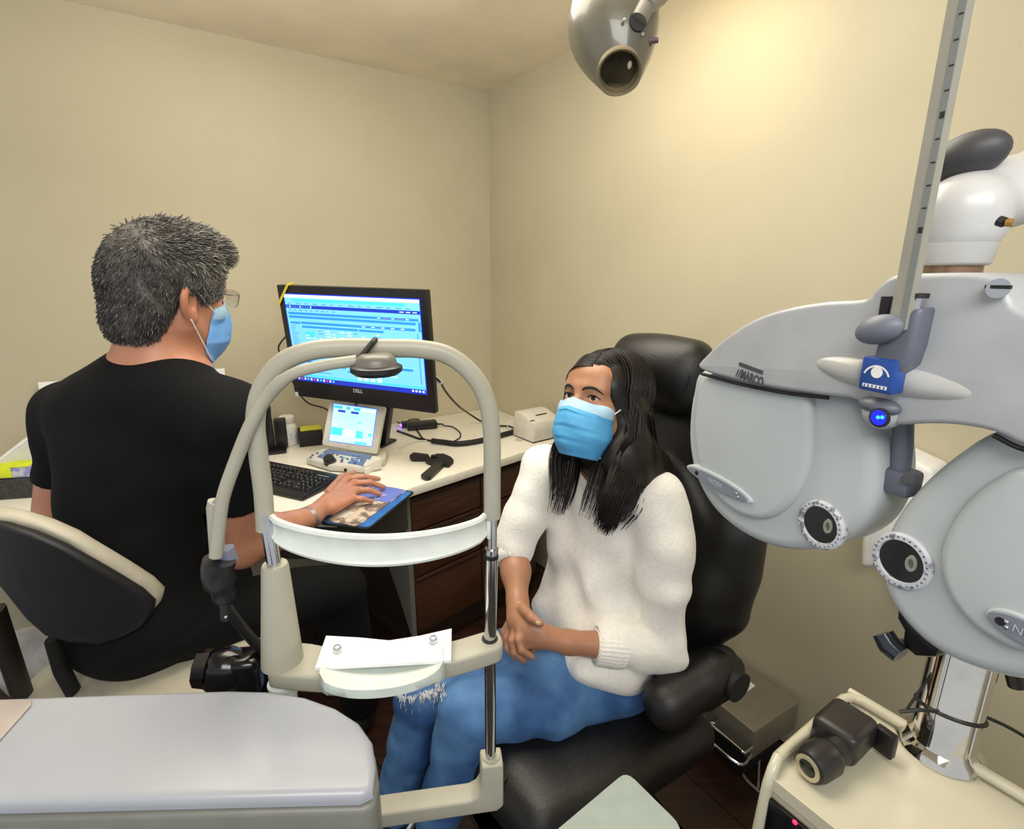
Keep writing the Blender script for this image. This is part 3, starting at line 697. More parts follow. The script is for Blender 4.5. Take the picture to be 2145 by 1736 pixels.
# a second small hub with purple light
p = near(856, 893); Mb2 = basis(p, dd, (-dd.y, dd.x, 0))
hb = thing('usb_hub', p.to_tuple(), 'small black hub with a violet light behind the monitor stand', 'hub')
bm = bmesh.new(); box(bm, (0.01, 0, 0.012), (0.09, 0.05, 0.022), Mb2, 0.004); obj('hub_body', bm, m_blk, hb)
bm = bmesh.new(); box(bm, (-0.037, -0.01, 0.014), (0.008, 0.03, 0.014), Mb2, 0.003); obj('light', bm, M('violet_glow', (120, 70, 255), 0.4, emit=6.0), hb)
bm = bmesh.new(); tube(bm, cordz([(832, 884), (845, 888), (858, 879), (876, 878), (880, 886)], 0.003, 0.02), 0.003, 8); obj('lead', bm, m_cable, hb)
# thick black cable sleeve towards the printer
bm = bmesh.new(); tube(bm, cordz([(905, 923), (930, 926), (960, 929), (1000, 924), (1040, 914), (1084, 902)], 0.012), 0.0115, 12)
cs = tag(obj('cable_sleeve', bm, M('woven_black', (22, 19, 18), 0.6, bump=0.4, bscale=300)), 'thick black braided cable sleeve curving across the worktop to the label printer', 'cable')
bm = bmesh.new(); tube(bm, cordz([(832, 902), (860, 912), (880, 919), (905, 923)], 0.005), 0.0045, 8); tube(bm, cordz([(866, 893), (876, 904), (886, 918), (905, 924)], 0.005), 0.0035, 8)
tube(bm, cordz([(836, 938), (850, 932), (872, 924), (905, 922)], 0.004), 0.0025, 8, mi=1); obj('lead', bm, [m_cable, m_pw], cs)
# lead dropping from the monitor to the wall corner
a = Q[2] * 0.33 + Q[1] * 0.67
y0_ = hit(905, 785, mo, uz).y; pr_ = [at(903, 784, y0_ + 0.02), at(921, 799, y0_ + 0.05)]
def off_wall(p, d=0.012):
    k = (p - CORNER).dot(WB); return p if k > d else p + WB * (d - k)
vd = [near(1010, 883, ZT + 0.008), near(1040, 891, ZT + 0.006), near(1068, 893, ZT + 0.012), near(1085, 903, ZT + 0.025)]
mid = at(950, 843, (pr_[1].y + vd[0].y) / 2 - 0.02)
bm = bmesh.new(); tube(bm, spline([pr_[0], pr_[1], at(935, 822, y0_ + 0.16), at(960, 850, y0_ + 0.32), at(985, 868, vd[0].y - 0.06)] + vd, 8), 0.0042, 8)
mc = tag(obj('monitor_cable', bm, m_cable), 'black cable hanging from the right side of the monitor to the printer', 'cable')
bm = bmesh.new(); tube(bm, [pr_[0].lerp(pr_[1], 0.45), pr_[1].lerp(at(935, 822, y0_ + 0.16), 0.12)], 0.0075, 10); obj('plug', bm, m_wht, mc)
bm = bmesh.new(); c_ = near(1072, 890, ZT + 0.022)
tube(bm, [c_ + Vector((math.cos(t) * 0.022, 0.004, math.sin(t) * 0.02)) for t in np.linspace(0, 6.28, 22)], 0.0014, 6); obj('twist_tie', bm, m_wht, mc)
# left-hand lead of the monitor
l0 = hit(597, 705, mo, uz) + bk * 0.03
bm = bmesh.new(); tube(bm, spline([off_wall(q_) for q_ in [l0, l0 + sd * -0.02, at(584, 725, l0.y + 0.03), at(588, 745, l0.y + 0.05), at(602, 778, l0.y + 0.08), at(640, 840, l0.y + 0.14), at(690, 862, l0.y + 0.18)]] + [near(718, 925, ZT + 0.004)], 7), 0.003, 8)
tag(obj('monitor_lead', bm, m_cable), 'thin black lead looping from the left side of the monitor down the wall', 'cable')
# label printer
p0_ = near(1127, 920); 
dp = Vector((0.80, 0.60, 0)).normalized(); dq = Vector((-dp.y, dp.x, 0)); Mp = basis(near(1116, 929), dp, dq)
lpn = thing('label_printer', (Mp @ Vector((0.07, 0.08, 0))).to_tuple(), 'small white label printer on the corner of the worktop behind the woman', 'printer')
bm = bmesh.new()
w_ = 0.155
prof = [(0.0, 0.004), (-0.012, 0.06), (0.0, 0.088), (0.09, 0.118), (0.13, 0.118), (0.145, 0.004)]
prism(bm, [Mp @ Vector((0, y, z)) for y, z in prof], dp * w_, 0.005, 2); obj('printer_case', bm, m_pw, lpn)
bm = bmesh.new(); box(bm, (w_ / 2 + 0.01, 0.05, 0.1055), (0.062, 0.005, 0.004), Mp @ Matrix.Translation((0, 0.0, 0)), 0); obj('label_slot', bm, m_blkm, lpn)
bm = bmesh.new(); box(bm, (0.012, 0.02, 0.096), (0.022, 0.006, 0.004), Mp); obj('release_button', bm, m_slate, lpn)
bm = bmesh.new(); box(bm, (w_ / 2, 0.066, 0.003), (w_ - 0.01, 0.13, 0.005), Mp); obj('foot', bm, m_blkm, lpn)
bm = bmesh.new(); lathe(bm, [(0.02, 0), (0.02, 0.0008), (0, 0.0008)], along(near(1088, 921), (0, 0, 1)), 20); tag(obj('worktop_grommet', bm, M('grommet_grey', (196, 192, 178), 0.5)), 'flat grey round cap set in the worktop beside the label printer', 'grommet')
# black occluder / hand-held tester
oc = thing('occluder', near(905, 958).to_tuple(), 'black hand-held occluder with a bent handle lying on the worktop', 'occluder')
def flat(pts, z0, h): return [near(x_, y_, ZT + z0 + h) for x_, y_ in pts]
bm = bmesh.new(); prism(bm, flat([(866, 946), (897, 950), (902, 957), (914, 949), (930, 949), (944, 955), (950, 961), (940, 970), (918, 966), (906, 967), (893, 962), (890, 957), (862, 957), (858, 952)], 0, 0.02), (0, 0, -0.0195), 0.004); obj('occluder_frame', bm, m_blkm, oc)
bm = bmesh.new(); prism(bm, flat([(912, 967), (934, 966), (902, 996), (892, 998), (881, 993)], 0, 0.018), (0, 0, -0.0175), 0.004); obj('handle', bm, M('dark_olive', (44, 42, 36), 0.5), oc)
bm = bmesh.new(); lathe(bm, [(0.012, 0), (0.012, 0.006), (0.009, 0.008), (0, 0.008)], along(near(909, 957, ZT + 0.0205), (0, 0, 1)), 16); obj('pivot', bm, m_blk, oc)
# ------------------------------------------------------------ left end of the worktop
c5 = [onz(-60, 1000, ZT + 0.045), onz(95, 982, ZT + 0.045)]
p = near(20, 1062)
Mb = basis(near(-40, 1080), Vector((0.98, 0.15, 0)), Vector((-0.15, 0.98, 0)))
kx2 = thing('tissue_box', near(40, 1010).to_tuple(), 'patterned pale tissue box with a neon yellow note at the left end of the worktop', 'tissue box')
tl = [onz(-70, 985, 0.86), onz(100, 975, 0.86)]
pa = onz(-60, 1052, ZT); pb = onz(108, 1040, ZT)
ddx = (pb - pa).normalized(); ddy = Vector((-ddx.y, ddx.x, 0)); Mt = basis(pa, ddx, ddy); LW = (pb - pa).length
bm = bmesh.new(); box(bm, (LW / 2, 0.06, 0.036), (LW, 0.12, 0.066), Mt, 0.003); obj('dark_stand', bm, M('dark_speckle', (38, 38, 34), 0.6, col2=(64, 64, 56), scale=120), kx2)
bm = bmesh.new(); box(bm, (LW / 2, 0.065, 0.088), (LW - 0.006, 0.115, 0.036), Mt, 0.003); obj('carton', bm, M('floral_print', (206, 208, 214), 0.6, col2=(150, 150, 196), scale=45, contrast=(0.5, 0.6)), kx2)
bm = bmesh.new(); box(bm, (LW * 0.30, 0.004, 0.09), (LW * 0.52, 0.006, 0.032), Mt, 0.001); obj('neon_note', bm, M('neon_yellow', (226, 240, 40), 0.7), kx2)
bm = bmesh.new(); box(bm, (LW * 0.4, 0.04, 0.107), (LW * 0.75, 0.07, 0.002), Mt, 0.0005); obj('neon_note_top', bm, M('neon_yellow', (226, 240, 40), 0.7), kx2)
wp = [wl(-60, 1000, 0.16), wl(-60, 1010, 0.16)]
p1_ = at(-8, 968, 1.76); p2_ = at(82, 902, 1.84); 
rk = thing('acrylic_rack', (p1_.x, p1_.y, ZT), 'slanted frosted acrylic rack against the wall at the far left', 'rack')
bm = bmesh.new()
A0 = at(-60, 1012, 1.58); A1 = at(110, 882, 1.72)
prism(bm, [Vector((A0.x, A0.y, ZT)), A0, A1, Vector((A1.x, A1.y, ZT))], WB * -0.05 , 0.002); obj('rack_shell', bm, M('frosted_acrylic', (214, 214, 208), 0.4), rk)
bm = bmesh.new(); tube(bm, [A0 + WB * -0.025, A1 + WB * -0.025], 0.008, 8); obj('rack_edge', bm, m_wht, rk)
bm = bmesh.new(); q_ = [wl(80, 800, 0.02), wl(140, 797, 0.02), wl(140, 870, 0.02), wl(84, 868, 0.02)]
prism(bm, [q_[0], q_[1], Vector((q_[2].x, q_[2].y, ZT)), Vector((q_[3].x, q_[3].y, ZT))], WB * 0.01, 0.001)
tag(obj('wall_notice', bm, m_paper), 'white notice board leaning on the wall behind the man’s left shoulder', 'notice')
# ------------------------------------------------------------ slit lamp head rest in the foreground
m_cream = M('cream_enamel', (168, 165, 149), 0.38, col2=(163, 160, 144), scale=20)
m_band = M('white_band', (224, 230, 222), 0.28); m_shell = M('pearl_grey_shell', (162, 166, 174), 0.28, col2=(158, 162, 170), scale=8)
zb_ = 0.955
L0 = at(592, 1385, 0.600); R0 = at(1026, 1335, 0.642); zb_ = (L0.z + R0.z) / 2; L0.z = R0.z = zb_
hd = (R0 - L0).normalized(); hf = Vector((hd.y, -hd.x, 0))       # towards the operator / camera
hr = thing('head_rest', ((L0 + R0) / 2).to_tuple(), 'cream slit lamp head rest with chin cup, forehead band and arched frame, in the foreground', 'head rest')
def hp(px, py, off=0.0): return hit(px, py, L0 + hf * off, hf)
# base bar
HW_ = (R0 - L0).length
Mh = basis(L0, hd, -hf)
bm = bmesh.new(); out = []
for u_, y_ in [(-0.012, 0.03), (0.02, 0.034), (0.08, 0.012), (0.15, 0.004), (0.215, 0.004), (HW_ + 0.005, 0.022), (HW_ + 0.016, 0.01), (HW_ + 0.016, -0.012), (HW_, -0.024), (0.21, -0.042), (0.14, -0.05), (0.07, -0.044), (0.0, -0.026), (-0.016, -0.012)]: out.append((u_, y_))
out = smooth_poly(out, 4)
prism(bm, [Mh @ Vector((x_, y_, 0)) for x_, y_ in out], (0, 0, -0.026), 0.005, 3); obj('base_bar', bm, m_cream, hr)
# left tapered sleeve and chrome inner post
topL = hp(576, 1185); topL2 = hp(552, 905)
bm = bmesh.new(); tube(bm, [L0 + Vector((0, 0, -0.002)), L0 + Vector((0, 0, 0.002)), topL, topL + Vector((0, 0, 0.003))], [0.027, 0.0265, 0.0165, 0.015], 28); obj('post_sleeve', bm, m_cream, hr)
bm = bmesh.new(); tube(bm, [topL - Vector((0, 0, 0.01)), hp(556, 1075)], 0.009, 20); obj('chrome_post', bm, m_steel, hr)
bm = bmesh.new(); tube(bm, [R0 - Vector((0, 0, 0.01)), hp(1030, 1150)], 0.0088, 20); tube(bm, [hp(1030, 1160), hp(1031, 1085)], 0.0068, 20); obj('chrome_post', bm, m_steel, hr)
bm = bmesh.new(); tube(bm, [hp(1029.5, 1168), hp(1029.6, 1160)], 0.0095, 20); obj('clamp_ring', bm, m_blk, hr)
bm = bmesh.new(); tube(bm, [hp(1029.6, 1156), hp(1029.9, 1148)], 0.0094, 20); obj('steel_collar', bm, m_steel, hr)
bm = bmesh.new(); lathe(bm, [(0.0115, 0), (0.0115, 0.0012), (0.0092, 0.0016)], along(R0 + Vector((0, 0, 0.0002)), (0, 0, 1)), 24); obj('post_socket', bm, m_blkm, hr)
# arch
ar = [(556, 1110), (551, 1030), (541, 950), (535, 880), (548, 815), (590, 760), (650, 735), (720, 728), (800, 729), (880, 731), (940, 745), (990, 785), (1020, 840), (1030, 910), (1031, 1000), (1031, 1085)]
pts = spline([hp(x_, y_) for x_, y_ in ar], 6)
bm = bmesh.new(); tube(bm, pts, 0.0112, 18, flat=(1.0, 0.8), up=hf); obj('arch_frame', bm, m_cream, hr)
# forehead band: a curved strip bulging towards the operator
bl, bl2 = hp(566, 1075), hp(568, 1135); br_, br2 = hp(1018, 1080), hp(1018, 1122)
n_ = 28; bm = bmesh.new(); rows = []
W_ = (br_ - bl).length; d_ = (br_ - bl).normalized()
hb_ = 0.041
for i in range(n_ + 1):
    u_ = i / n_; s_ = math.sin(math.pi * u_) ** 0.62
    c_ = bl + d_ * (W_ * u_) + hf * (0.052 * s_) + Vector((0, 0, -0.0155 - 0.0085 * s_ + 0.004 * u_))
    tn = (d_ * 1.0 + hf * (0.052 * math.pi / W_ * math.cos(math.pi * u_) * 0.8)).normalized(); nn = Vector((tn.y, -tn.x, 0))
    if nn.dot(hf) < 0: nn = -nn
    h_ = hb_ / 2 * (0.8 + 0.2 * s_)
    prof = [(0.003, h_), (0.0048, h_ - 0.004), (0.001, h_ - 0.009), (0.0005, 0), (0.001, -h_ + 0.009), (0.0048, -h_ + 0.004), (0.003, -h_), (-0.003, -h_), (-0.0035, 0), (-0.003, h_)]
    rows.append([bm.verts.new(c_ + nn * a_ + Vector((0, 0, z_))) for a_, z_ in prof])
for A_, B_ in zip(rows, rows[1:]):
    for k in range(len(A_)): bm.faces.new((A_[k], A_[(k + 1) % len(A_)], B_[(k + 1) % len(A_)], B_[k]))
bm.faces.new(rows[0]); bm.faces.new(rows[-1][::-1]); obj('forehead_band', bm, m_band, hr, 50)
for a_, z_ in ((bl, 0), (br_, 1)):
    bm = bmesh.new(); box(bm, (0, 0, -0.016), (0.012, 0.012, 0.034), basis(a_ + (hd * -0.004 if z_ == 0 else hd * 0.006), hd, -hf), 0.003); obj('band_mount', bm, m_band, hr)
# chin cup
cm = hp(803, 1405, 0.052); Mcup = basis(Vector((cm.x, cm.y, zb_ + 0.004)), hd, -hf)
bm = bmesh.new(); prof = []
N = 20
rings = []
for i in range(N + 1):
    u_ = -1 + 2 * i / N; wid = 0.078; x_ = u_ * wid; dz = 0.012 - 0.016 * (1 - u_ * u_) + (0.002 if abs(u_) > .93 else 0)
    y0 = -0.020 * math.sqrt(max(0, 1 - u_ ** 4)) - 0.001; y1 = 0.028
    rings.append([bm.verts.new(Mcup @ Vector(v)) for v in ((x_, y0, dz), (x_, y0 * 0.95 - .002, dz - 0.012), (x_, y0 * 0.6, -0.016), (x_, y1, -0.014), (x_, y1, dz))])
for A_, B_ in zip(rings, rings[1:]):
    for k in range(5): bm.faces.new((A_[k], A_[(k + 1) % 5], B_[(k + 1) % 5], B_[k]))
bm.faces.new(rings[0]); bm.faces.new(rings[-1][::-1]); obj('chin_cup', bm, M('cup_pale_green', (206, 216, 208), 0.3), hr, 60)
# tissue papers held by two pins
q4 = [(683, 1333), (946, 1317), (944, 1383), (660, 1398)]
def ppt(u_, v_):
    top_ = [(683, 1331), (755, 1335), (815, 1341), (880, 1331), (946, 1316)]; bot_ = [(660, 1398), (725, 1395), (800, 1391), (870, 1387), (945, 1383)]
    i = min(int(u_ * 4), 3); f_ = u_ * 4 - i
    a_ = Vector(top_[i]).lerp(Vector(top_[i + 1]), f_); b_ = Vector(bot_[i]).lerp(Vector(bot_[i + 1]), f_); c_ = a_.lerp(b_, v_)
    w0 = zb_ + 0.018 - 0.006 * (1 - (2 * u_ - 1) ** 2)
    return onz(c_.x, c_.y, w0)
bm = bmesh.new(); G = [[ppt(i / 16, j / 4) for j in range(5)] for i in range(17)]
t_ = Vector((0, 0, -0.004))
up_ = [[bm.verts.new(p_) for p_ in r] for r in G]; dn_ = [[bm.verts.new(p_ + t_) for p_ in r] for r in G]
for i in range(16):
    for j in range(4):
        bm.faces.new((up_[i][j], up_[i + 1][j], up_[i + 1][j + 1], up_[i][j + 1])); bm.faces.new((dn_[i][j], dn_[i][j + 1], dn_[i + 1][j + 1], dn_[i + 1][j]))
for i in range(16):
    bm.faces.new((up_[i][0], dn_[i][0], dn_[i + 1][0], up_[i + 1][0])); bm.faces.new((up_[i][4], up_[i + 1][4], dn_[i + 1][4], dn_[i][4]))
for j in range(4):
    bm.faces.new((up_[0][j], up_[0][j + 1], dn_[0][j + 1], dn_[0][j])); bm.faces.new((up_[16][j], dn_[16][j], dn_[16][j + 1], up_[16][j + 1]))
tp = obj('chin_paper', bm, m_paper); tag(tp, 'stack of white chin papers pinned on the chin cup of the head rest', 'paper')
for px_, py_, zz in ((707, 1362, 0.0165), (908, 1343, 0.016)):
    p = onz(px_, py_, zb_ + zz); bm = bmesh.new(); lathe(bm, [(0.003, -0.02), (0.003, 0.001), (0.0062, 0.001), (0.006, 0.004), (0.0042, 0.0068), (0, 0.0078)], along(p, (0, 0, 1)), 20); obj('paper_pin', bm, M('satin_steel', (214, 216, 220), 0.25, 0.9), hr)
# fixation light: thin arm, disc
arm_px = [(452, 1165), (458, 1110), (468, 1040), (494, 965), (525, 890), (560, 830), (610, 785), (680, 765), (748, 755)]
pa_ = spline([hp(x_, y_, 0.012 if y_ > 800 else 0.022) for x_, y_ in arm_px], 6)
bm = bmesh.new(); tube(bm, pa_, [0.0078] * (len(pa_) - 14) + [0.0066] * 14, 14); obj('fixation_arm', bm, m_cream, hr)
dc = hp(788, 762, 0.03)
bm = bmesh.new(); lathe(bm, [(0.0, -0.008), (0.024, -0.008), (0.029, -0.004), (0.029, 0.001), (0.0255, 0.003)], along(dc + Vector((0, 0, -0.004)), (0, 0, 1)), 36); obj('fixation_disc', bm, m_blk, hr)
bm = bmesh.new(); lathe(bm, [(0.0235, 0.0), (0.0225, 0.006), (0.0205, 0.010), (0.016, 0.013), (0, 0.0145)], along(dc + Vector((0, 0, -0.002)), (0, 0, 1)), 36); obj('fixation_housing', bm, M('warm_grey', (112, 108, 98), 0.35), hr)
bm = bmesh.new(); tube(bm, [hp(748, 760, 0.024), hp(764, 738, 0.0225), hp(780, 718, 0.015), hp(786, 711, 0.004)], 0.0034, 8); obj('cable_wrap', bm, m_blkm, hr)
# clamp below the arm at the left: socket, grey ring, black bracket
bm = bmesh.new(); tube(bm, [hp(452, 1050), hp(449, 1062), hp(455, 1150)], 0.009, 18, caps=True); obj('arm_socket', bm, m_cream, hr)
bm = bmesh.new(); tube(bm, [hp(450.8, 1054, 0.0), hp(450.9, 1049, 0.0)], [0.0068, 0.0068], 18); obj('socket_bore', bm, m_slate, hr)
bm = bmesh.new(); tube(bm, [hp(478, 1178, -0.012), hp(468, 1150, -0.012)], 0.0125, 18); obj('clamp_barrel', bm, M('blue_grey_metal', (132, 138, 158), 0.35, 0.3), hr)
bm = bmesh.new(); tube(bm, spline([hp(460, 1172, 0), hp(456, 1200, 0), hp(470, 1250, -0.01), hp(474, 1295, -0.012)], 5), [0.019] * 8 + [0.014] * 3 + [0.007] * 5, 16); obj('clamp_bracket', bm, m_blk, hr)
bm = bmesh.new(); ellip(bm, along(hp(473, 1292, 0.003), hf), (0.0022, 0.0022, 0.0022)); obj('clamp_screw', bm, m_steel, hr)
# arm joining bracket to the base bar (runs behind the sleeve)
bm = bmesh.new(); tube(bm, spline([hp(474, 1270, -0.012), hp(520, 1330, -0.03), hp(580, 1390, -0.035)], 5), 0.007, 10); obj('clamp_stay', bm, m_blk, hr)
# spacer under the left end, lower right rod and elbow
bm = bmesh.new(); tube(bm, [L0 + Vector((-0.002, 0, -0.026)), L0 + Vector((-0.002, 0, -0.05))], 0.018, 24); tube(bm, [L0 + Vector((-0.002, 0, -0.034)), L0 + Vector((-0.002, 0, -0.038))], 0.021, 24)
tube(bm, [L0 + Vector((0.0, 0, -0.05)), L0 + Vector((0.0, 0, -0.14))], 0.013, 20); obj('left_pillar', bm, m_band, hr)
rb = hp(1021, 1592); bm = bmesh.new(); tube(bm, [R0 - Vector((0, 0, 0.02)), Vector((R0.x - 0.001, R0.y, rb.z - 0.01))], 0.0082, 20); obj('chrome_rod', bm, m_steel, hr)
# L bracket
eb = Vector((R0.x, R0.y, rb.z)); Me = basis(eb, hd, -hf)
bm = bmesh.new(); prism(bm, [Me @ Vector((x_, -0.017, z_)) for x_, z_ in ((0.0165, 0.006), (0.0165, -0.075), (0.006, -0.083), (-0.27, -0.083), (-0.27, -0.056), (-0.035, -0.056), (-0.0235, -0.05), (-0.017, -0.038), (-0.0165, 0.006))], -hf * 0.034, 0.004, 3)
obj('elbow_bracket', bm, m_cream, hr)
bm = bmesh.new(); tube(bm, [eb + Vector((0, 0, 0.0)), eb + Vector((0, 0, 0.0085))], [0.0145, 0.0135], 24); obj('rod_boss', bm, m_cream, hr)
# ------------------------------------------------------------ big rounded instrument housing, nearest bottom left
zt = 0.945; m_trim = M('housing_trim', (170, 160, 154), 0.4); m_low = M('housing_lower_grey', (122, 123, 116), 0.4)
pf = onz(0, 1458, zt); pf2 = onz(560, 1440, zt); pr0 = onz(790, 1560, zt); pn = onz(400, 1655, zt)
dx0 = (pf2 - pf); dx0.z = 0; dx0.normalize(); dy0 = Vector((-dx0.y, dx0.x, 0)); Mi = basis(pf2, dx0, dy0)
loc = lambda px, py: (Mi.inverted() @ onz(px, py, zt)).xy
plan = [(-0.62, 0.0), (-0.3, 0.0)] + [tuple(loc(*p)) for p in [(480, 1441), (560, 1443), (640, 1455), (705, 1478), (752, 1508), (780, 1548), (787, 1600), (780, 1650)]]
fy = loc(400, 1662)[1]
plan += [(plan[-1][0] - 0.012, fy - 0.008), (-0.3, fy), (-0.62, fy)]
ih = thing('instrument_housing', (Mi @ Vector((-0.15, -0.06, -0.14))).to_tuple(), 'large rounded pearl grey instrument housing filling the bottom left foreground', 'instrument')
t = bmesh.new()
a = [t.verts.new(Mi @ Vector((x_, y_, 0))) for x_, y_ in plan]; b = [t.verts.new(Mi @ Vector((x_, y_, -0.014))) for x_, y_ in plan]
t.faces.new(a); t.faces.new(b[::-1]); n_ = len(plan)
for i in range(n_): t.faces.new((a[i], b[i], b[(i + 1) % n_], a[(i + 1) % n_]))
bmesh.ops.recalc_face_normals(t, faces=t.faces)
ts = set(a); bevel(t, 0.009, 4, 0, [e for e in t.edges if e.verts[0] in ts and e.verts[1] in ts])
obj('top_shell', t, m_shell, ih, 60)
cxp = sum(p[0] for p in plan) / n_; cyp = sum(p[1] for p in plan) / n_
bm = bmesh.new(); prism(bm, [Mi @ Vector((x_ + (0.003 if x_ > cxp else 0), y_ - (0.004 if y_ < cyp else -0.0), -0.016)) for x_, y_ in plan], (0, 0, -0.11), 0.006, 2); obj('lower_shell', bm, m_low, ih, 60)
bm = bmesh.new(); box(bm, (-0.25, -0.07, -0.50), (0.2, 0.06, 0.72), Mi, 0.01); obj('support_column', bm, m_low, ih)
bm = bmesh.new(); box(bm, (-0.25, -0.07, -0.92), (0.5, 0.36, 0.045), Mi, 0.01); obj('pedestal_foot', bm, m_low, ih)
bm = bmesh.new(); q_ = [loc(*p) for p in [(-40, 1470), (68, 1470), (66, 1480), (-5, 1560), (-60, 1560)]]
prism(bm, [Mi @ Vector((x_, y_, 0.0006)) for x_, y_ in q_], (0, 0, 0.0025), 0.001); obj('inset_panel', bm, m_trim, ih)
# pale table leaf at the bottom centre
zl = 0.63
tv = [onz(1312, 1612, zl), onz(1432, 1730, zl), onz(1400, 1840, zl), onz(1160, 1860, zl), onz(1100, 1790, zl)]
tl_ = thing('table_leaf', (ctr(tv).x, ctr(tv).y, 0), 'pale grey-green instrument table leaf at the bottom centre edge of the picture', 'table')
m_leaf = M('pale_grey_green', (158, 170, 162), 0.35)
bm = bmesh.new(); prism(bm, inset_round(tv, 0.02), (0, 0, -0.02), 0.004); obj('leaf_top', bm, m_leaf, tl_)
cc_ = ctr(tv); bm = bmesh.new(); tube(bm, [Vector((cc_.x, cc_.y, 0.02)), Vector((cc_.x, cc_.y, zl - 0.02))], 0.03, 20); obj('column', bm, m_steel, tl_)
bm = bmesh.new(); lathe(bm, [(0.14, 0.0), (0.14, 0.012), (0.12, 0.024), (0.03, 0.03)], along(Vector((cc_.x, cc_.y, 0)), (0, 0, 1)), 32); obj('foot', bm, m_cream, tl_)
# ------------------------------------------------------------ instrument stand tray, bottom right
zs = 0.75
m_tray = M('ivory_enamel', (194, 189, 168), 0.25, col2=(189, 184, 163), scale=12)
c0 = onz(1780, 1452, zs); c1 = onz(1606, 1606, zs); c2 = onz(2145, 1628, zs)
ex = (c1 - c0).normalized(); ey = Vector((-ex.y, ex.x, 0)); 
if ey.dot(c2 - c0) < 0: ey = -ey
Ms = basis(c0, ex, ey) if ex.cross(ey).z > 0 else basis(c0, ex, ey, ex.cross(ey))
LX = (c1 - c0).length; LY = 0.52
sd_ = thing('instrument_stand', (Ms @ Vector((LX / 2, LY / 2, -zs))).to_tuple(), 'ivory examination stand with a rimmed tray top and chrome pole at the bottom right', 'instrument stand')
bm = bmesh.new(); zz_ = 0
tr = Ms
def sp(x_, y_, z_): return Ms @ Vector((x_, y_, z_))
sgn = 1 if (Ms.to_3x3() @ Vector((0, 0, 1))).z > 0 else -1
def spz(x_, y_, z_): return Ms @ Vector((x_, y_, z_ * sgn))
bm = bmesh.new(); prism(bm, [spz(0, 0, -0.012), spz(LX, 0, -0.012), spz(LX, LY, -0.012), spz(0, LY, -0.012)], (0, 0, -0.02)); obj('tray_top', bm, m_tray, sd_)
rim = [spz(0.0, LY, 0), spz(0, 0.022, 0), spz(0.006, 0.006, 0), spz(0.022, 0, 0), spz(LX - 0.03, 0, 0), spz(LX - 0.006, 0.006, -0.004), spz(LX, 0.03, -0.012), spz(LX, LY, -0.012)]
bm = bmesh.new(); tube(bm, rim[:5], 0.008, 10); tube(bm, [spz(-0.004, -0.003, 0), spz(-0.004, LY, 0)], 0.007, 10); tube(bm, rim[4:6] + [spz(LX, 0.005, -0.03), spz(LX + 0.004, 0.003, -0.12), spz(LX + 0.006, 0.002, -0.3)], 0.008, 10); obj('tray_rim', bm, m_tray, sd_, 70)
bm = bmesh.new(); prism(bm, [spz(0, 0, -0.03), spz(LX - 0.004, 0, -0.03), spz(LX - 0.004, LY, -0.03), spz(0, LY, -0.03)], (0, 0, -0.68)); obj('cabinet_body', bm, m_tray, sd_)
bm = bmesh.new(); prism(bm, [spz(LX - 0.002, 0.012, -0.045), spz(LX - 0.002, LY, -0.045), spz(LX - 0.002, LY, -0.30), spz(LX - 0.002, 0.012, -0.30)], ex * 0.006, 0.001); obj('black_front_panel', bm, M('gloss_black', (14, 13, 15), 0.15), sd_)
lp_ = hit(1665, 1722, spz(LX + 0.005, 0, 0), ex); bm = bmesh.new(); ellip(bm, along(lp_, ex), (0.0035, 0.0035, 0.0025)); obj('red_lamp', bm, M('red_lamp', (255, 30, 70), 0.4, emit=3.0), sd_)
bm = bmesh.new(); tube(bm, [spz(0.02, 0.012, -0.71), spz(0.02, 0.012, -0.75)], 0.02, 12); tube(bm, [spz(LX - 0.02, 0.02, -0.71), spz(LX - 0.02, 0.02, -0.75)], 0.02, 12); tube(bm, [spz(0.02, LY - 0.02, -0.71), spz(0.02, LY - 0.02, -0.75)], 0.02, 12); tube(bm, [spz(LX - 0.02, LY - 0.02, -0.71), spz(LX - 0.02, LY - 0.02, -0.75)], 0.02, 12); obj('feet', bm, m_blkm, sd_)
# chrome pole
pb_ = onz(1968, 1568, zs - 0.012)
bm = bmesh.new(); lathe(bm, [(0.055, 0), (0.056, 0.004), (0.052, 0.012), (0.044, 0.02), (0.04, 0.026), (0.04, 0.19), (0.036, 0.2), (0.036, 0.32)], along(pb_, (0, 0, 1)), 40); obj('chrome_pole', bm, M('mirror_chrome', (225, 222, 214), 0.06, 1.0), sd_)
bm = bmesh.new(); ang = np.linspace(0, 6.28, 30)
tube(bm, [pb_ + Vector((0.042 * math.cos(a_), 0.042 * math.sin(a_), 0.075 + 0.014 * math.cos(a_ + 2.2))) for a_ in ang], 0.0026, 8)
ew = pb_ + Vector((0.042, -0.005, 0.07)); tube(bm, spline([ew, ew + Vector((0.04, -0.01, -0.015)), ew + Vector((0.09, -0.03, -0.04)), ew + Vector((0.16, -0.06, -0.07))], 5), 0.0026, 8)
tube(bm, spline([pb_ + Vector((-0.036, -0.02, 0.09)), pb_ + Vector((-0.05, -0.005, 0.078)), pb_ + Vector((-0.075, 0.0, 0.07))], 5), 0.003, 8); tube(bm, spline([pb_ + Vector((-0.065, 0.0, 0.074)), pb_ + Vector((-0.045, 0.005, 0.11)), pb_ + Vector((-0.036, 0.0, 0.15))], 5), 0.002, 8)
obj('pole_tie', bm, m_cable, sd_)
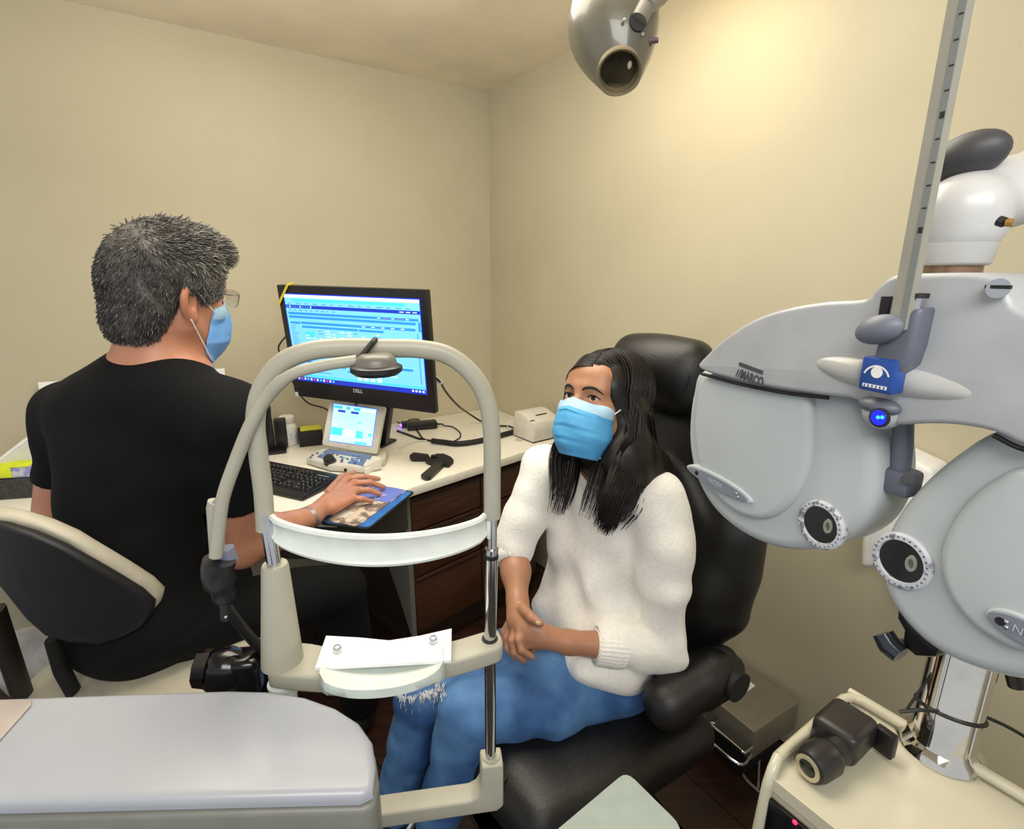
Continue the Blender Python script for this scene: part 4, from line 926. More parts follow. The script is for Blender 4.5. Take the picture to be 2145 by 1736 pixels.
# black retinoscope / handset on the tray
o0 = onz(1716, 1588, zs + 0.02); o1 = onz(1800, 1532, zs + 0.026)
od = (o1 - o0); od.z = 0; od.normalize(); os_ = Vector((-od.y, od.x, 0)); zf = zs - 0.012
oo = thing('retinoscope', (o1.x, o1.y, zf), 'black hand-held scope lying on the ivory tray', 'scope')
b0 = Vector((o0.x, o0.y, zf + 0.0265))
bm = bmesh.new(); lathe(bm, [(0.018, -0.024), (0.0225, -0.022), (0.0255, -0.012), (0.026, 0.018), (0.022, 0.026), (0.019, 0.03)], along(b0, od), 28); obj('lens_barrel', bm, M('scope_black', (34, 31, 30), 0.4), oo)
bm = bmesh.new(); lathe(bm, [(0.0185, -0.0236), (0.0185, -0.0256), (0.0125, -0.0256), (0.0125, -0.0236)], along(b0, od), 24); obj('lens_ring', bm, M('champagne_ring', (200, 190, 160), 0.3, 0.6), oo)
bm = bmesh.new(); lathe(bm, [(0.012, -0.0245), (0.0, -0.0265)], along(b0, od), 20); obj('lens', bm, M('dark_lens', (20, 20, 22), 0.08), oo)
Mo = basis(b0, od, os_)
bm = bmesh.new(); tube(bm, [b0 + od * 0.026, b0 + od * 0.045], [0.019, 0.021], 20); box(bm, (0.082, 0.004, 0.004), (0.078, 0.066, 0.052), Mo @ Matrix.Rotation(math.radians(8), 4, 'Z'), 0.012, 3); obj('scope_body', bm, M('scope_black', (34, 31, 30), 0.4), oo)
bm = bmesh.new(); prism(bm, [Mo @ Vector(v) for v in ((0.05, 0.03, 0.03), (0.12, 0.032, 0.03), (0.118, 0.055, 0.002), (0.07, 0.055, 0.002))], (0, 0, -0.022), 0.004); obj('brow_rest', bm, M('scope_black', (34, 31, 30), 0.4), oo)
bm = bmesh.new(); box(bm, (0.122, -0.022, 0.0), (0.014, 0.03, 0.04), Mo, 0.003); obj('end_cap', bm, m_blk, oo)

bm = bmesh.new(); ellip(bm, basis(hp(475, 1405, -0.03), hd, -hf), (0.036, 0.03, 0.034), 16, 10); box(bm, (0.02, 0, 0.0), (0.05, 0.045, 0.06), basis(hp(480, 1410, -0.03), hd, -hf), 0.012, 3)
tube(bm, [hp(440, 1400, -0.03), hp(412, 1400, -0.03)], [0.026, 0.024], 8); obj('black_housing', bm, M('gloss_black', (14, 13, 15), 0.15), hr, label='glossy black faceted housing')
# ------------------------------------------------------------ phoropter on its arm, right foreground
PL0 = at(1720, 1097, 0.40); PR0 = at(1890, 1175, 0.341)
pd = (PR0 - PL0); pd.z = 0; pd.normalize(); pn_ = Vector((pd.y, -pd.x, 0))
if pn_.dot(EYE - PL0) < 0: pn_ = -pn_
def pp(px, py, off=0.0): return hit(px, py, PL0 + pn_ * off, pn_)
m_ph = M('phoropter_white', (180, 187, 188), 0.32, col2=(176, 183, 185), scale=10); m_hood = M('phoropter_hood', (172, 175, 178), 0.34); m_brk = M('bracket_grey', (96, 100, 112), 0.45)
m_ring = M('ring_silver', (190, 192, 198), 0.4, col2=(120, 122, 128), scale=160, contrast=(0.55, 0.62))
phz = pp(1990, 560).z
pho = thing('phoropter', (pp(1960, 900).x, pp(1960, 900).y, 0.98), 'white and grey motorised phoropter with two lens heads hanging on its arm at the right', 'phoropter')
def ppoly(px, n=4): return smooth_poly([Vector((x_, y_)) for x_, y_ in px], n)
def plate(name, px, off, th, m, bev, seg=4, parent=pho, n=4, label=None):
    pts = ppoly(px, n) if n else px
    bm = bmesh.new(); prism(bm, [pp(x_, y_, off) for x_, y_ in pts], -pn_ * th, bev, seg, only_front=True); return obj(name, bm, m, parent, 40, label)
LH = [(1464, 776), (1445, 820), (1437, 880), (1438, 940), (1452, 1002), (1484, 1062), (1532, 1108), (1592, 1142), (1658, 1156), (1720, 1150), (1778, 1124), (1814, 1082), (1832, 1030), (1836, 970), (1824, 905), (1795, 845), (1750, 810), (1650, 790), (1550, 780)]
RH = [(2075, 905), (1990, 955), (1912, 1025), (1860, 1096), (1836, 1168), (1846, 1240), (1890, 1312), (1960, 1372), (2050, 1412), (2150, 1432), (2260, 1420), (2350, 1350), (2390, 1220), (2370, 1080), (2290, 960), (2180, 900)]
def head(px, cover, ring, rr, oval, ov, name):
    h = plate('lens_head', px, 0.0, 0.046, m_ph, 0.012, 5)
    bm = bmesh.new(); prism(bm, [pp(x_, y_, 0.0075) for x_, y_ in ppoly(cover)], -pn_ * 0.010, 0.0065, 4, only_front=True); obj('front_cover', bm, m_ph, h, 40)
    c_ = pp(*ring, 0.0); Mr = along(c_, pn_, pd)
    bm = bmesh.new(); lathe(bm, [(rr * 1.32, -0.002), (rr * 1.32, 0.0015), (rr * 1.22, 0.003), (rr * 1.0, 0.0032), (rr * 0.97, 0.0012), (rr * 0.95, -0.001)], Mr, 40); obj('aperture_ring', bm, m_ring, h)
    bm = bmesh.new(); lathe(bm, [(rr * 0.99, 0.0012), (0, 0.0010)], Mr, 40); obj('aperture', bm, M('aperture_black', (16, 14, 14), 0.12), h)
    bm = bmesh.new(); ms_ = Mr @ Matrix.Translation((rr * 0.42, 0.1 * rr, 0.0013)) @ Matrix.Diagonal((0.45, 0.75, 1, 1)); lathe(bm, [(rr * 0.55, 0), (rr * 0.5, 0.0012), (rr * 0.3, 0.0012), (rr * 0.28, 0)], ms_, 24); obj('inner_lens', bm, M('lens_grey', (150, 152, 140), 0.2, 0.3), h)
    bm = bmesh.new()
    for k in range(28):
        a_ = k / 28 * 2 * math.pi; box(bm, (rr * 1.14 * math.cos(a_), rr * 1.14 * math.sin(a_), 0.0032), (0.0011, 0.0011, 0.0006), Mr)
    obj('scale_ticks', bm, m_slate, h)
    (ox, oy), (ax_, ay_), hw_ = oval
    a = pp(ox - ax_, oy - ay_, 0.008); b = pp(ox + ax_, oy + ay_, 0.008); u_ = (b - a); lw = u_.length / 2; u_.normalize(); c_ = (a + b) / 2
    Mo_ = basis(c_, u_, pn_.cross(u_), pn_)
    bm = bmesh.new(); prism(bm, [Mo_ @ Vector((lw * 1.1 * math.cos(t), hw_ * 1.2 * math.sin(t), 0.002)) for t in np.linspace(0, 2 * math.pi, 36)[:-1]], -pn_ * 0.012, 0.0012, 2, only_front=True); obj('badge_surround', bm, m_ph, h)
    bm = bmesh.new(); prism(bm, [Mo_ @ Vector((lw * math.cos(t), hw_ * math.sin(t), 0.0034)) for t in np.linspace(0, 2 * math.pi, 36)[:-1]], -pn_ * 0.003, 0.0006, 1, only_front=True); obj('badge', bm, M('badge_grey', (120, 126, 138), 0.4), h)
    bm = bmesh.new(); lathe(bm, [(hw_ * 0.34, 0.0034), (hw_ * 0.34, 0.004), (0, 0.004)], Mo_ @ Matrix.Translation((-lw * (0.66 if name == 'left' else 0.6), 0, 0)), 14); obj('sensor_eye', bm, m_blk, h)
    bm = bmesh.new()
    for dx_2, dy_2 in (((0.68, 0.2), (0.74, -0.2)) if name == 'left' else ((-0.44, 0.2), (-0.40, -0.25))): ellip(bm, Mo_ @ Matrix.Translation((lw * dx_2, hw_ * dy_2, 0.0036)), (0.0014, 0.0014, 0.001), 8, 6)
    obj('badge_studs', bm, m_steel, h)
    text('badge_lettering', 'NIDEK', Mo_ @ Matrix.Translation((0 if name == 'left' else lw * 0.35, 0, 0.0037)), hw_ * 0.95, M('badge_print', (176, 182, 196), 0.4), h, 0.0001)
    return h
head(LH, [(1470, 786), (1452, 860), (1454, 940), (1474, 1010), (1520, 1062), (1572, 1088), (1622, 1080), (1664, 1036), (1690, 965), (1696, 890), (1690, 830), (1660, 806), (1560, 790)], (1721, 1098), 0.0158, ((1508, 1013), (62, 34), 0.0068), None, 'left')
head(RH, [(2150, 980), (2060, 1015), (2000, 1075), (1966, 1150), (1972, 1225), (2010, 1290), (2070, 1340), (2150, 1372), (2260, 1360), (2330, 1280), (2340, 1150), (2290, 1040)], (1890, 1174), 0.0158, ((2150, 1322), (76, 38), 0.0075), None, 'right')
# hood
HO = [(1463, 772), (1480, 742), (1520, 706), (1580, 668), (1650, 645), (1730, 632), (1810, 626), (1836, 600), (1872, 576), (1940, 572), (2040, 572), (2095, 588), (2122, 640), (2160, 660), (2260, 720), (2330, 800), (2350, 900), (2250, 935), (2150, 935), (2080, 905), (2000, 890), (1930, 888), (1870, 890), (1830, 870), (1790, 838), (1740, 830), (1640, 816), (1540, 796)]
plate('hood', HO, 0.016, 0.062, m_hood, 0.012, 5, n=3)
# dark gap between hood and left head
bm = bmesh.new(); tube(bm, spline([pp(x_, y_, 0.011) for x_, y_ in [(1470, 783), (1540, 802), (1640, 822), (1735, 833)]], 5), 0.0016, 8); obj('hood_gap', bm, m_blkm, pho)
bm = bmesh.new(); tube(bm, spline([pp(x_, y_, 0.011) for x_, y_ in [(2082, 912), (2150, 942), (2250, 945)]], 5), 0.0016, 8); obj('hood_gap', bm, m_blkm, pho)
# fairings either side of the badge
def spindle(a, b, r, off, name, fat=0.35):
    A_, B_ = pp(*a, off), pp(*b, off); N = 16; path = [A_.lerp(B_, i / N) for i in range(N + 1)]
    rr = [max(0.0004, r * (math.sin(math.pi * min(1, (i / N) ** fat)) ** 0.7 if i / N < 1 else 0)) for i in range(N + 1)]
    bm = bmesh.new(); tube(bm, path, rr, 18); return obj(name, bm, M('fairing_pearl', (184, 184, 182), 0.22), pho, 70)
def cone_fair(tip, butt, r, off, name):
    A_, B_ = pp(*tip, off), pp(*butt, off); N = 14
    bm = bmesh.new(); tube(bm, [A_.lerp(B_, i / N) for i in range(N + 1)] + [B_ + (B_ - A_).normalized() * r * 0.4], [r * math.sin(math.pi / 2 * (i / N) ** 0.75) + 0.0003 for i in range(N + 1)] + [r * 0.5], 20)
    return obj(name, bm, M('fairing_pearl', (184, 184, 182), 0.22), pho, 70)
cone_fair((1692, 752), (1822, 782), 0.0115, 0.010, 'left_fairing'); cone_fair((2110, 836), (1872, 792), 0.0115, 0.010, 'right_fairing')
# rod bracket, rod with scale
bm = bmesh.new(); prism(bm, [pp(x_, y_, 0.031) for x_, y_ in [(1842, 690), (1905, 650), (1930, 640), (1912, 725), (1898, 765), (1870, 790), (1820, 785), (1824, 758), (1834, 720)]], -pn_ * 0.02, 0.004, 3); obj('rod_bracket', bm, m_brk, pho)
kc = pp(1842, 690, 0.034); bm = bmesh.new(); ellip(bm, basis(kc, pd * 1 + Vector((0, 0, 0.35)), pn_), (0.0155, 0.009, 0.0095)); obj('bracket_knob', bm, M('knob_grey', (108, 112, 124), 0.45), pho)
r0 = pp(1884, 690, 0.03); r1 = Vector((r0.x, r0.y, r0.z + 0.37)); Mr_ = basis(r0, pd, -pn_)
bm = bmesh.new(); box(bm, (0, 0, 0.185), (0.0105, 0.0075, 0.37), Mr_, 0.0006, 1); rod = obj('scale_rod', bm, M('rod_grey', (150, 148, 136), 0.4), pho)
bm = bmesh.new(); box(bm, (0.0034, -0.0036, 0.185), (0.0036, 0.0012, 0.37), Mr_); obj('scale_face', bm, M('rod_scale_grey', (122, 126, 122), 0.4), rod)
bm = bmesh.new()
for i in range(24): box(bm, (0.0038, -0.0043, 0.06 + i * 0.0125), (0.0024, 0.0004, 0.0007 if i % 5 else 0.0034), Mr_)
obj('scale_marks', bm, m_blkm, rod)
bm = bmesh.new(); prism(bm, [pp(x_, y_, 0.0185) for x_, y_ in [(1846, 621), (1866, 621), (1856, 664), (1838, 672)]], -pn_ * 0.004); obj('left_slot', bm, m_blkm, pho)
bm = bmesh.new(); tube(bm, [pp(1921, 622, 0.024), pp(1903, 706, 0.024)], 0.0042, 14); obj('clip_pin', bm, m_steel, pho)
bm = bmesh.new(); tube(bm, [pp(1908, 618, 0.0225), pp(1889, 708, 0.0225)], 0.0036, 12); tube(bm, [pp(1922, 624, 0.024), pp(1924, 614, 0.024)], 0.006, 14); tube(bm, [pp(1906, 700, 0.024), pp(1903, 716, 0.024)], 0.0045, 14); obj('clip_spring', bm, m_blkm, pho)
# blue badge with an eye emblem
Mq = basis(pp(1837, 786, 0.0325), pd, pn_.cross(pd), pn_)
if (Mq.to_3x3() @ Vector((0, 1, 0))).z < 0: Mq = Mq @ Matrix.Rotation(math.pi, 4, 'Z')
bm = bmesh.new(); box(bm, (0, 0, -0.006), (0.023, 0.023, 0.013), Mq, 0.002); bd = obj('emblem_plate', bm, M('emblem_blue', (32, 72, 150), 0.35), pho)
bm = bmesh.new(); lathe(bm, [(0.0038, 0.0006), (0.0038, 0.001), (0, 0.001)], Mq @ Matrix.Translation((0, 0.002, 0)), 20)
for a0_, a1_, cy__, r_ in ((20, 160, -0.0028, 0.0092),):
    prev = None
    for k in range(15):
        t = math.radians(a0_ + (a1_ - a0_) * k / 14); o_ = [Vector((rr_ * math.cos(t), cy__ + rr_ * math.sin(t) * 1.05, 0.0009)) for rr_ in (r_, r_ - 0.0012)]
        v_ = [bm.verts.new(Mq @ q_) for q_ in o_]
        if prev: bm.faces.new((prev[0], v_[0], v_[1], prev[1]))
        prev = v_
box(bm, (0, -0.0075, 0.0008), (0.016, 0.0022, 0.0004), Mq)
for k in range(6): box(bm, (-0.0065 + k * 0.0026, -0.0075, 0.0011), (0.0008, 0.0016, 0.0002), Mq, mi=1)
obj('eye_emblem', bm, [m_wht, M('emblem_blue', (32, 72, 150), 0.35)], bd, None)
# lettering on the hood
tx_ = (pp(1598, 800, 0.0165) - pp(1545, 779, 0.0165)); tx_.normalize()
Mt_ = basis(pp(1568, 782, 0.0164), tx_, pn_.cross(tx_), pn_)
if (Mt_.to_3x3() @ Vector((0, 1, 0))).z < 0: Mt_ = Mt_ @ Matrix.Rotation(math.pi, 4, 'Z')
text('hood_lettering', 'MARCO', Mt_ @ Matrix.Translation((0.0045, -0.0035, 0)), 0.0115, M('print_grey', (70, 70, 74), 0.6), pho, 0.0002, sx=0.62, bold=0.0004)
bm = bmesh.new(); box(bm, (0.001, 0.0052, 0.0001), (0.027, 0.0034, 0.0004), Mt_)
for k in range(3): prism(bm, [Mt_ @ Vector((-0.0135 + k * 0.0026 + a_, b_, 0.0002)) for a_, b_ in ((0, -0.007), (0.001, -0.007), (0.0026, 0.0005), (0.0016, 0.0005))], pn_ * 0.0003)
obj('hood_stripe', bm, M('print_grey', (70, 70, 74), 0.6), pho, None)
# blue light
bm = bmesh.new(); ellip(bm, basis(pp(1850, 862, 0.012), pd, pn_), (0.013, 0.012, 0.0125)); obj('light_housing', bm, m_hood, pho)
bm = bmesh.new(); ellip(bm, basis(pp(1842, 850, 0.018), pd, pn_), (0.0145, 0.008, 0.006)); obj('light_hood', bm, m_brk, pho)
bm = bmesh.new(); lathe(bm, [(0.0068, 0), (0.0068, 0.0015), (0.0058, 0.002)], along(pp(1844, 874, 0.024), pn_), 20); obj('light_bezel', bm, m_blkm, pho)
bm = bmesh.new(); lathe(bm, [(0.0058, 0.0012), (0.0052, 0.0022), (0, 0.0026)], along(pp(1844, 874, 0.024), pn_), 20); obj('blue_light', bm, M('blue_led', (10, 20, 235), 0.3, emit=2.2), pho)
bm = bmesh.new()
for x_ in (1839, 1848): ellip(bm, along(pp(x_, 874, 0.0268), pn_), (0.0013, 0.0013, 0.0006), 10, 6)
obj('blue_light_core', bm, M('cyan_led', (40, 190, 255), 0.3, emit=3.0), pho)
# lower grey stem behind
bm = bmesh.new(); tube(bm, [pp(1892, 880, -0.02), pp(1891, 930, -0.02), pp(1884, 995, -0.02)], 0.0068, 12); obj('lower_stem', bm, m_brk, pho)
bm = bmesh.new(); cb = pp(1884, 1006, -0.02); box(bm, (0, 0, 0), (0.024, 0.02, 0.02), basis(cb, pd, -pn_), 0.004); obj('stem_block', bm, m_brk, pho)
bm = bmesh.new(); tube(bm, [pp(1901, 1004, -0.011), pp(1902, 1004, -0.0085)], 0.0036, 12); obj('stem_hole', bm, m_blk, pho)
# yoke screw plate
bm = bmesh.new(); tube(bm, [pp(2091, 604, 0.017), pp(2091, 604, 0.021)], 0.0055, 18); obj('yoke_screw', bm, m_steel, pho)
bm = bmesh.new(); box(bm, (0, 0, 0), (0.012, 0.002, 0.002), basis(pp(2091, 601, 0.0215), pd, -pn_)); obj('screw_slot', bm, m_blkm, pho)
# arm: pivot collar, vertical socket, elbow and tube out of frame, locking knob
B_ = -0.03
ax0 = pp(1992, 575, B_); axis = lambda dz: Vector((ax0.x, ax0.y, ax0.z + dz))
bm = bmesh.new(); tube(bm, [axis(-0.03), axis(0.012)], 0.0165, 24); obj('pivot_collar', bm, M('bronze_collar', (150, 122, 100), 0.3, 0.7), pho)
arm = thing('support_arm', axis(0.0055).to_tuple(), 'white tubular support arm with elbow and black locking knob holding the phoropter', 'support arm')
a_top = pp(1996, 395, B_); a_end = pp(2200, 378, B_ - 0.03); 
hs = pp(1996, 400, B_).z - ax0.z
m_arm = M('arm_white', (190, 190, 188), 0.3)
Ya_ = pp(1996, 420, B_).y
hz = pp(1996, 448, B_).z - ax0.z
pth = spline([axis(hz), at(2060, 420, Ya_), at(2145, 394, Ya_ + 0.004), at(2260, 360, Ya_ + 0.03), Vector((0.62, 0.47, at(2260, 360, Ya_ + 0.03).z + 0.02)), Vector((0.75, 0.515, at(2260, 364, Ya_ + 0.03).z - 0.02))], 6)
bm = bmesh.new(); lathe(bm, [(0.0185, 0), (0.0205, 0.002), (0.0218, hz * 0.5), (0.0222, hz * 0.8), (0.015, hz)], along(axis(0.006), (0, 0, 1)), 32); obj('elbow_socket', bm, m_arm, arm, 60)
el = [('cap', axis(hz * 0.72), 0.0219, axis(hz), 0.0224, 0.004)]
el += [('cap', pth[q_], 0.0232, pth[q_ + 1], 0.0232, 0.012 if q_ == 0 else 0.0008) for q_ in range(0, len(pth) - 1)]
finish('elbow_tube', relax(field_mesh(el, 0.003), 2), m_arm, arm, 180)
bm = bmesh.new(); tube(bm, [Vector((0.75, 0.515, 0.74)), Vector((0.75, 0.515, at(2260, 364, Ya_ + 0.03).z - 0.015))], 0.026, 24); obj('arm_post', bm, m_arm, arm, 60)
ks = pp(2012, 372, B_); bm = bmesh.new(); tube(bm, [Vector((ks.x, ks.y, ks.z - 0.03)), Vector((ks.x, ks.y, ks.z + 0.012))], 0.0062, 14); obj('knob_stem', bm, m_steel, arm)
kk_ = pp(2028, 328, B_); bm = bmesh.new(); ellip(bm, basis(kk_, pd + Vector((0, 0, 0.25)), pn_), (0.0225, 0.017, 0.0145)); obj('locking_knob', bm, M('knob_dark', (62, 62, 64), 0.5), arm)
bm = bmesh.new(); tube(bm, [pp(2092, 462, B_ + 0.022), pp(2104, 466, B_ + 0.022)], 0.003, 10); tube(bm, [pp(2106, 466, B_ + 0.021), pp(2122, 466, B_ + 0.02)], 0.0024, 10, mi=1); obj('arm_wire', bm, [m_blkm, M('amber_wire', (150, 110, 40), 0.5)], arm)
# black lever under the right head
lv = thing('stand_lever', (pp(1900, 1340, -0.04).x, pp(1900, 1340, -0.04).y, pp(1900, 1380, -0.04).z), 'black clamp lever with a steel-tipped handle under the right lens head', 'clamp')
bm = bmesh.new(); prism(bm, [pp(x_, y_, -0.05) for x_, y_ in [(1876, 1258), (1900, 1275), (1975, 1340), (1962, 1382), (1915, 1378), (1884, 1352), (1888, 1320), (1874, 1295)]], -pn_ * 0.03, 0.006, 2); obj('clamp_block', bm, m_blk, lv)
bm = bmesh.new(); tube(bm, [pp(1850, 1326, -0.05), pp(1864, 1350, -0.05), pp(1888, 1372, -0.05)], [0.0085, 0.0095, 0.0085], 16); obj('lever_handle', bm, M('lever_steel', (70, 74, 82), 0.2, 0.7), lv)
bm = bmesh.new(); tube(bm, [pp(1868, 1350, -0.055), pp(1900, 1350, -0.06)], 0.005, 10); obj('lever_pin', bm, m_blk, lv)
# bracket above the pole
pbx = pb_ + Vector((0, 0, 0.2)); 
bm = bmesh.new(); ellip(bm, Matrix.Translation(pb_ + Vector((0.0, 0.0, 0.225))), (0.07, 0.07, 0.03)); obj('pole_head', bm, m_arm, sd_)
bm = bmesh.new(); tube(bm, spline([pb_ + Vector((0.046, -0.01, 0.2)), pb_ + Vector((0.06, -0.015, 0.16)), pb_ + Vector((0.068, -0.02, 0.135))], 4), 0.011, 10); tube(bm, [pb_ + Vector((0.062, -0.018, 0.15)), pb_ + Vector((0.1, -0.03, 0.17))], 0.005, 8); obj('pole_clamp', bm, m_blk, sd_)
# ------------------------------------------------------------ egg shaped lamp hanging from above
lc_ = at(1285, 60, 1.02); tipd = (at(1300, 185, 0.955) - at(1270, -35, 1.03)).normalized()
lm = thing('exam_lamp', at(1275, -60, 1.05).to_tuple(), 'egg-shaped grey examination lamp with a dark round opening hanging from above', 'lamp')
Ml = along(lc_, tipd)
egg = []
for i in range(18):
    t = i / 17; h_ = -0.125 + 0.225 * t
    egg.append((0.0775 * math.sin(math.pi * (0.06 + 0.72 * t)) ** 0.8 * (1 if t < 0.45 else 1 - 0.42 * ((t - 0.45) / 0.55) ** 1.7), h_))
egg = [(0.0, -0.13), (0.03, -0.126)] + egg[1:]
# cut the nose with a slanted mouth facing the room
bm = bmesh.new(); lathe(bm, egg, Ml, 40); sh = obj('lamp_shell', bm, M('lamp_warm_grey', (102, 99, 86), 0.3, coat=0.4), lm, 60)
re = egg[-1]; mouth = at(1297, 152, 0.925)
md = ((EYE - mouth).normalized() * 0.62 + tipd * 0.6).normalized()
Mm_ = along(mouth, md)
bm = bmesh.new(); lathe(bm, [(0.020, -0.03), (0.033, -0.012), (0.035, 0.0), (0.0335, 0.003), (0.030, 0.001), (0.028, -0.012)], Mm_, 36); obj('mouth_rim', bm, M('lamp_rim', (116, 104, 76), 0.35), lm)
bm = bmesh.new(); lathe(bm, [(0.0285, -0.012), (0.0, -0.013)], Mm_, 30); obj('mouth_glass', bm, M('mouth_dark', (48, 44, 32), 0.25), lm)
bm = bmesh.new(); ellip(bm, Mm_ @ Matrix.Translation((0.016, 0.006, -0.0115)), (0.0035, 0.0065, 0.002)); obj('bulb_glint', bm, M('bulb_cream', (210, 205, 170), 0.3), lm)
j0 = at(1338, 42, 0.945); j1 = at(1352, 15, 0.95); j2 = at(1378, -8, 0.98); j3 = at(1420, -60, 1.02)
bm = bmesh.new(); tube(bm, [at(1330, 52, 0.962), j0], 0.0145, 18); obj('joint_washer', bm, m_blkm, lm)
bm = bmesh.new(); tube(bm, [j0, j1], 0.0135, 18); tube(bm, [j1, j2, j3], [0.013, 0.016, 0.016], 18); obj('joint_arm', bm, M('arm_grey', (128, 124, 114), 0.4), lm)
s0 = at(1352, 87, 0.975); s1 = at(1378, 84, 0.975)
bm = bmesh.new(); tube(bm, [s0, s0.lerp(s1, 0.4)], 0.0085, 14); tube(bm, [s0.lerp(s1, 0.4), s1], 0.0042, 12); obj('thumb_screw', bm, M('screw_dark', (92, 70, 84), 0.4), lm)
bm = bmesh.new(); 
for px_, py_, Y_ in ((1308, 42, 0.937), (1313, 5, 0.955), (1346, 72, 0.953), (1205, 65, 1.02)): ellip(bm, Matrix.Translation(at(px_, py_, Y_)), (0.0032, 0.0032, 0.0032), 10, 6)
obj('rivets', bm, M('rivet_grey', (170, 164, 146), 0.3), lm)
bm = bmesh.new(); tube(bm, [j3, Vector((j3.x + 0.1, j3.y + 0.06, 2.26))], 0.016, 16); obj('drop_rod', bm, M('arm_grey', (128, 124, 114), 0.4), lm)

# white wall-mounted dispenser seen between the lens heads
def wr(px, py, d): return hit(px, py, CORNER + NR * d, NR)
g0, g1, g2 = wr(1815, 925, 0.10), wr(1850, 935, 0.10), wr(1955, 985, 0.10)
g3, g4 = wr(1955, 1190, 0.10), wr(1800, 1190, 0.10)
wd = thing('wall_dispenser', ((g3 + g4) / 2).to_tuple(), 'white rounded wall dispenser glimpsed behind the gap between the two lens heads', 'dispenser')
bm = bmesh.new(); prism(bm, [g0, g1, g2, g3, g4], NR * -0.098, 0.012, 3); obj('dispenser_case', bm, m_wht, wd)
bm = bmesh.new(); prism(bm, [g4.lerp(g3, 0.2) + NR * 0.001 + Vector((0, 0, 0.01)), g4.lerp(g3, 0.8) + NR * 0.001 + Vector((0, 0, 0.01)), g4.lerp(g3, 0.8) + NR * 0.001 + Vector((0, 0, 0.02)), g4.lerp(g3, 0.2) + NR * 0.001 + Vector((0, 0, 0.02))], NR * 0.002); obj('outlet_slot', bm, m_slate, wd)
# ------------------------------------------------------------ examination chair
from mathutils.bvhtree import BVHTree
m_lea = M('black_leather', (22, 21, 20), 0.36, col2=(17, 16, 15), scale=40, bump=0.35, bscale=500, contrast=(0.4, 0.7))
cf = Vector((-0.86, -0.5, 0)).normalized(); cr = Vector((cf.y, -cf.x, 0))
def ax3(f, up=(0, 0, 1)):
    f = Vector(f).normalized(); u = Vector(up); r = f.cross(u).normalized(); u = r.cross(f).normalized()
    return np.array([[r.x, f.x, u.x], [r.y, f.y, u.y], [r.z, f.z, u.z]])
ec = thing('exam_chair', (0.22, 1.12, 0.0), 'black leather examination chair with tall headrest under the seated woman', 'chair')
Ac = ax3(cf); Ab = ax3(cf, (0.10, 0.055, 1))
leather_fold = wave(5, 0.0012, 26)
hc = np.array([0.365, 1.275, 1.215])
ah = ax3(Vector((-0.74, -0.66, 0.06)), (0.06, 0.05, 1))
me = field_mesh([('box', hc, ah, (0.125, 0.05, 0.085), 0.045, 0.02), ('ell', hc + np.array([-0.02, -0.015, 0.01]), ah, (0.115, 0.058, 0.07), 0.05)], 0.006, leather_fold)
hrst = finish('headrest', relax(me, 2), m_lea, ec, 180)
bm = bmesh.new()
for s_ in (0.088,):
    tube(bm, [Vector(hc + ah @ np.array([s_ * math.cos(t) * 1.25, 0.0565 + 0.003 * abs(math.cos(t)), s_ * math.sin(t) * 0.8 + 0.004])) for t in np.linspace(0, 2 * math.pi, 40)], 0.0016, 6)
obj('seam_piping', bm, m_blk, hrst, None)
bm = bmesh.new(); 
for s_ in (-0.05, 0.05): tube(bm, [Vector(hc + Ac @ np.array([s_, -0.03, -0.06])), Vector(hc + Ac @ np.array([s_, -0.05, -0.2]))], 0.007, 10)
obj('headrest_posts', bm, m_steel, ec)
bc = np.array([0.425, 1.255, 0.83])
me = field_mesh([('box', bc + np.array([0.012, 0.008, 0.1]), Ab, (0.215, 0.05, 0.2), 0.05, 0.03), ('box', bc + np.array([0, 0, -0.06]), Ab, (0.225, 0.05, 0.15), 0.05, 0.08), ('box', bc + np.array([-0.025, -0.015, -0.24]), Ab, (0.17, 0.05, 0.17), 0.05, 0.08), ('ell', bc + np.array([-0.045, -0.025, -0.1]), Ab, (0.15, 0.04, 0.28), 0.05)], 0.008, leather_fold)
finish('backrest', relax(me, 3), m_lea, ec, 180)
sc_ = np.array([0.15, 1.10, 0.365])
def cl(r_, f_, z_): return sc_ + np.array(cr) * r_ + np.array(cf) * f_ + np.array([0, 0, z_])
me = field_mesh([('box', cl(0, 0, 0), Ac, (0.25, 0.27, 0.06), 0.055, 0.02), ('ell', cl(-0.02, 0.06, 0.02), Ac, (0.23, 0.22, 0.058), 0.05), ('ell', cl(0, 0.2, 0.0), Ac, (0.22, 0.09, 0.07), 0.05)], 0.008, leather_fold)
seat_ = finish('seat', relax(me, 3), m_lea, ec, 180)
bm = bmesh.new(); tube(bm, spline([onz(1172, 1553, 0.427), onz(1120, 1585, 0.431), onz(1070, 1622, 0.431), onz(1040, 1655, 0.427)], 6), 0.0022, 6); obj('seam_piping', bm, m_blk, seat_, None)
me = field_mesh([('cap', Vector(at(1495, 1405, 1.0)), 0.046, Vector(at(1400, 1470, 0.955)), 0.056, 0.03), ('box', np.array(at(1490, 1415, 1.02)), Ac, (0.05, 0.07, 0.05), 0.03, 0.03)], 0.007, leather_fold)
finish('side_bolster', relax(me, 2), m_lea, ec, 180)
k_ = at(1522, 1420, 0.99); bm = bmesh.new(); tube(bm, [k_ - cr * -0.02, k_ - cr * 0.035], 0.034, 20); bevel(bm, 0.004); obj('recline_knob', bm, m_blkm, ec)
k_ = at(1515, 1375, 1.03); bm = bmesh.new(); ellip(bm, Matrix.Translation(k_), (0.03, 0.03, 0.022)); obj('hinge_cover', bm, m_blkm, ec)
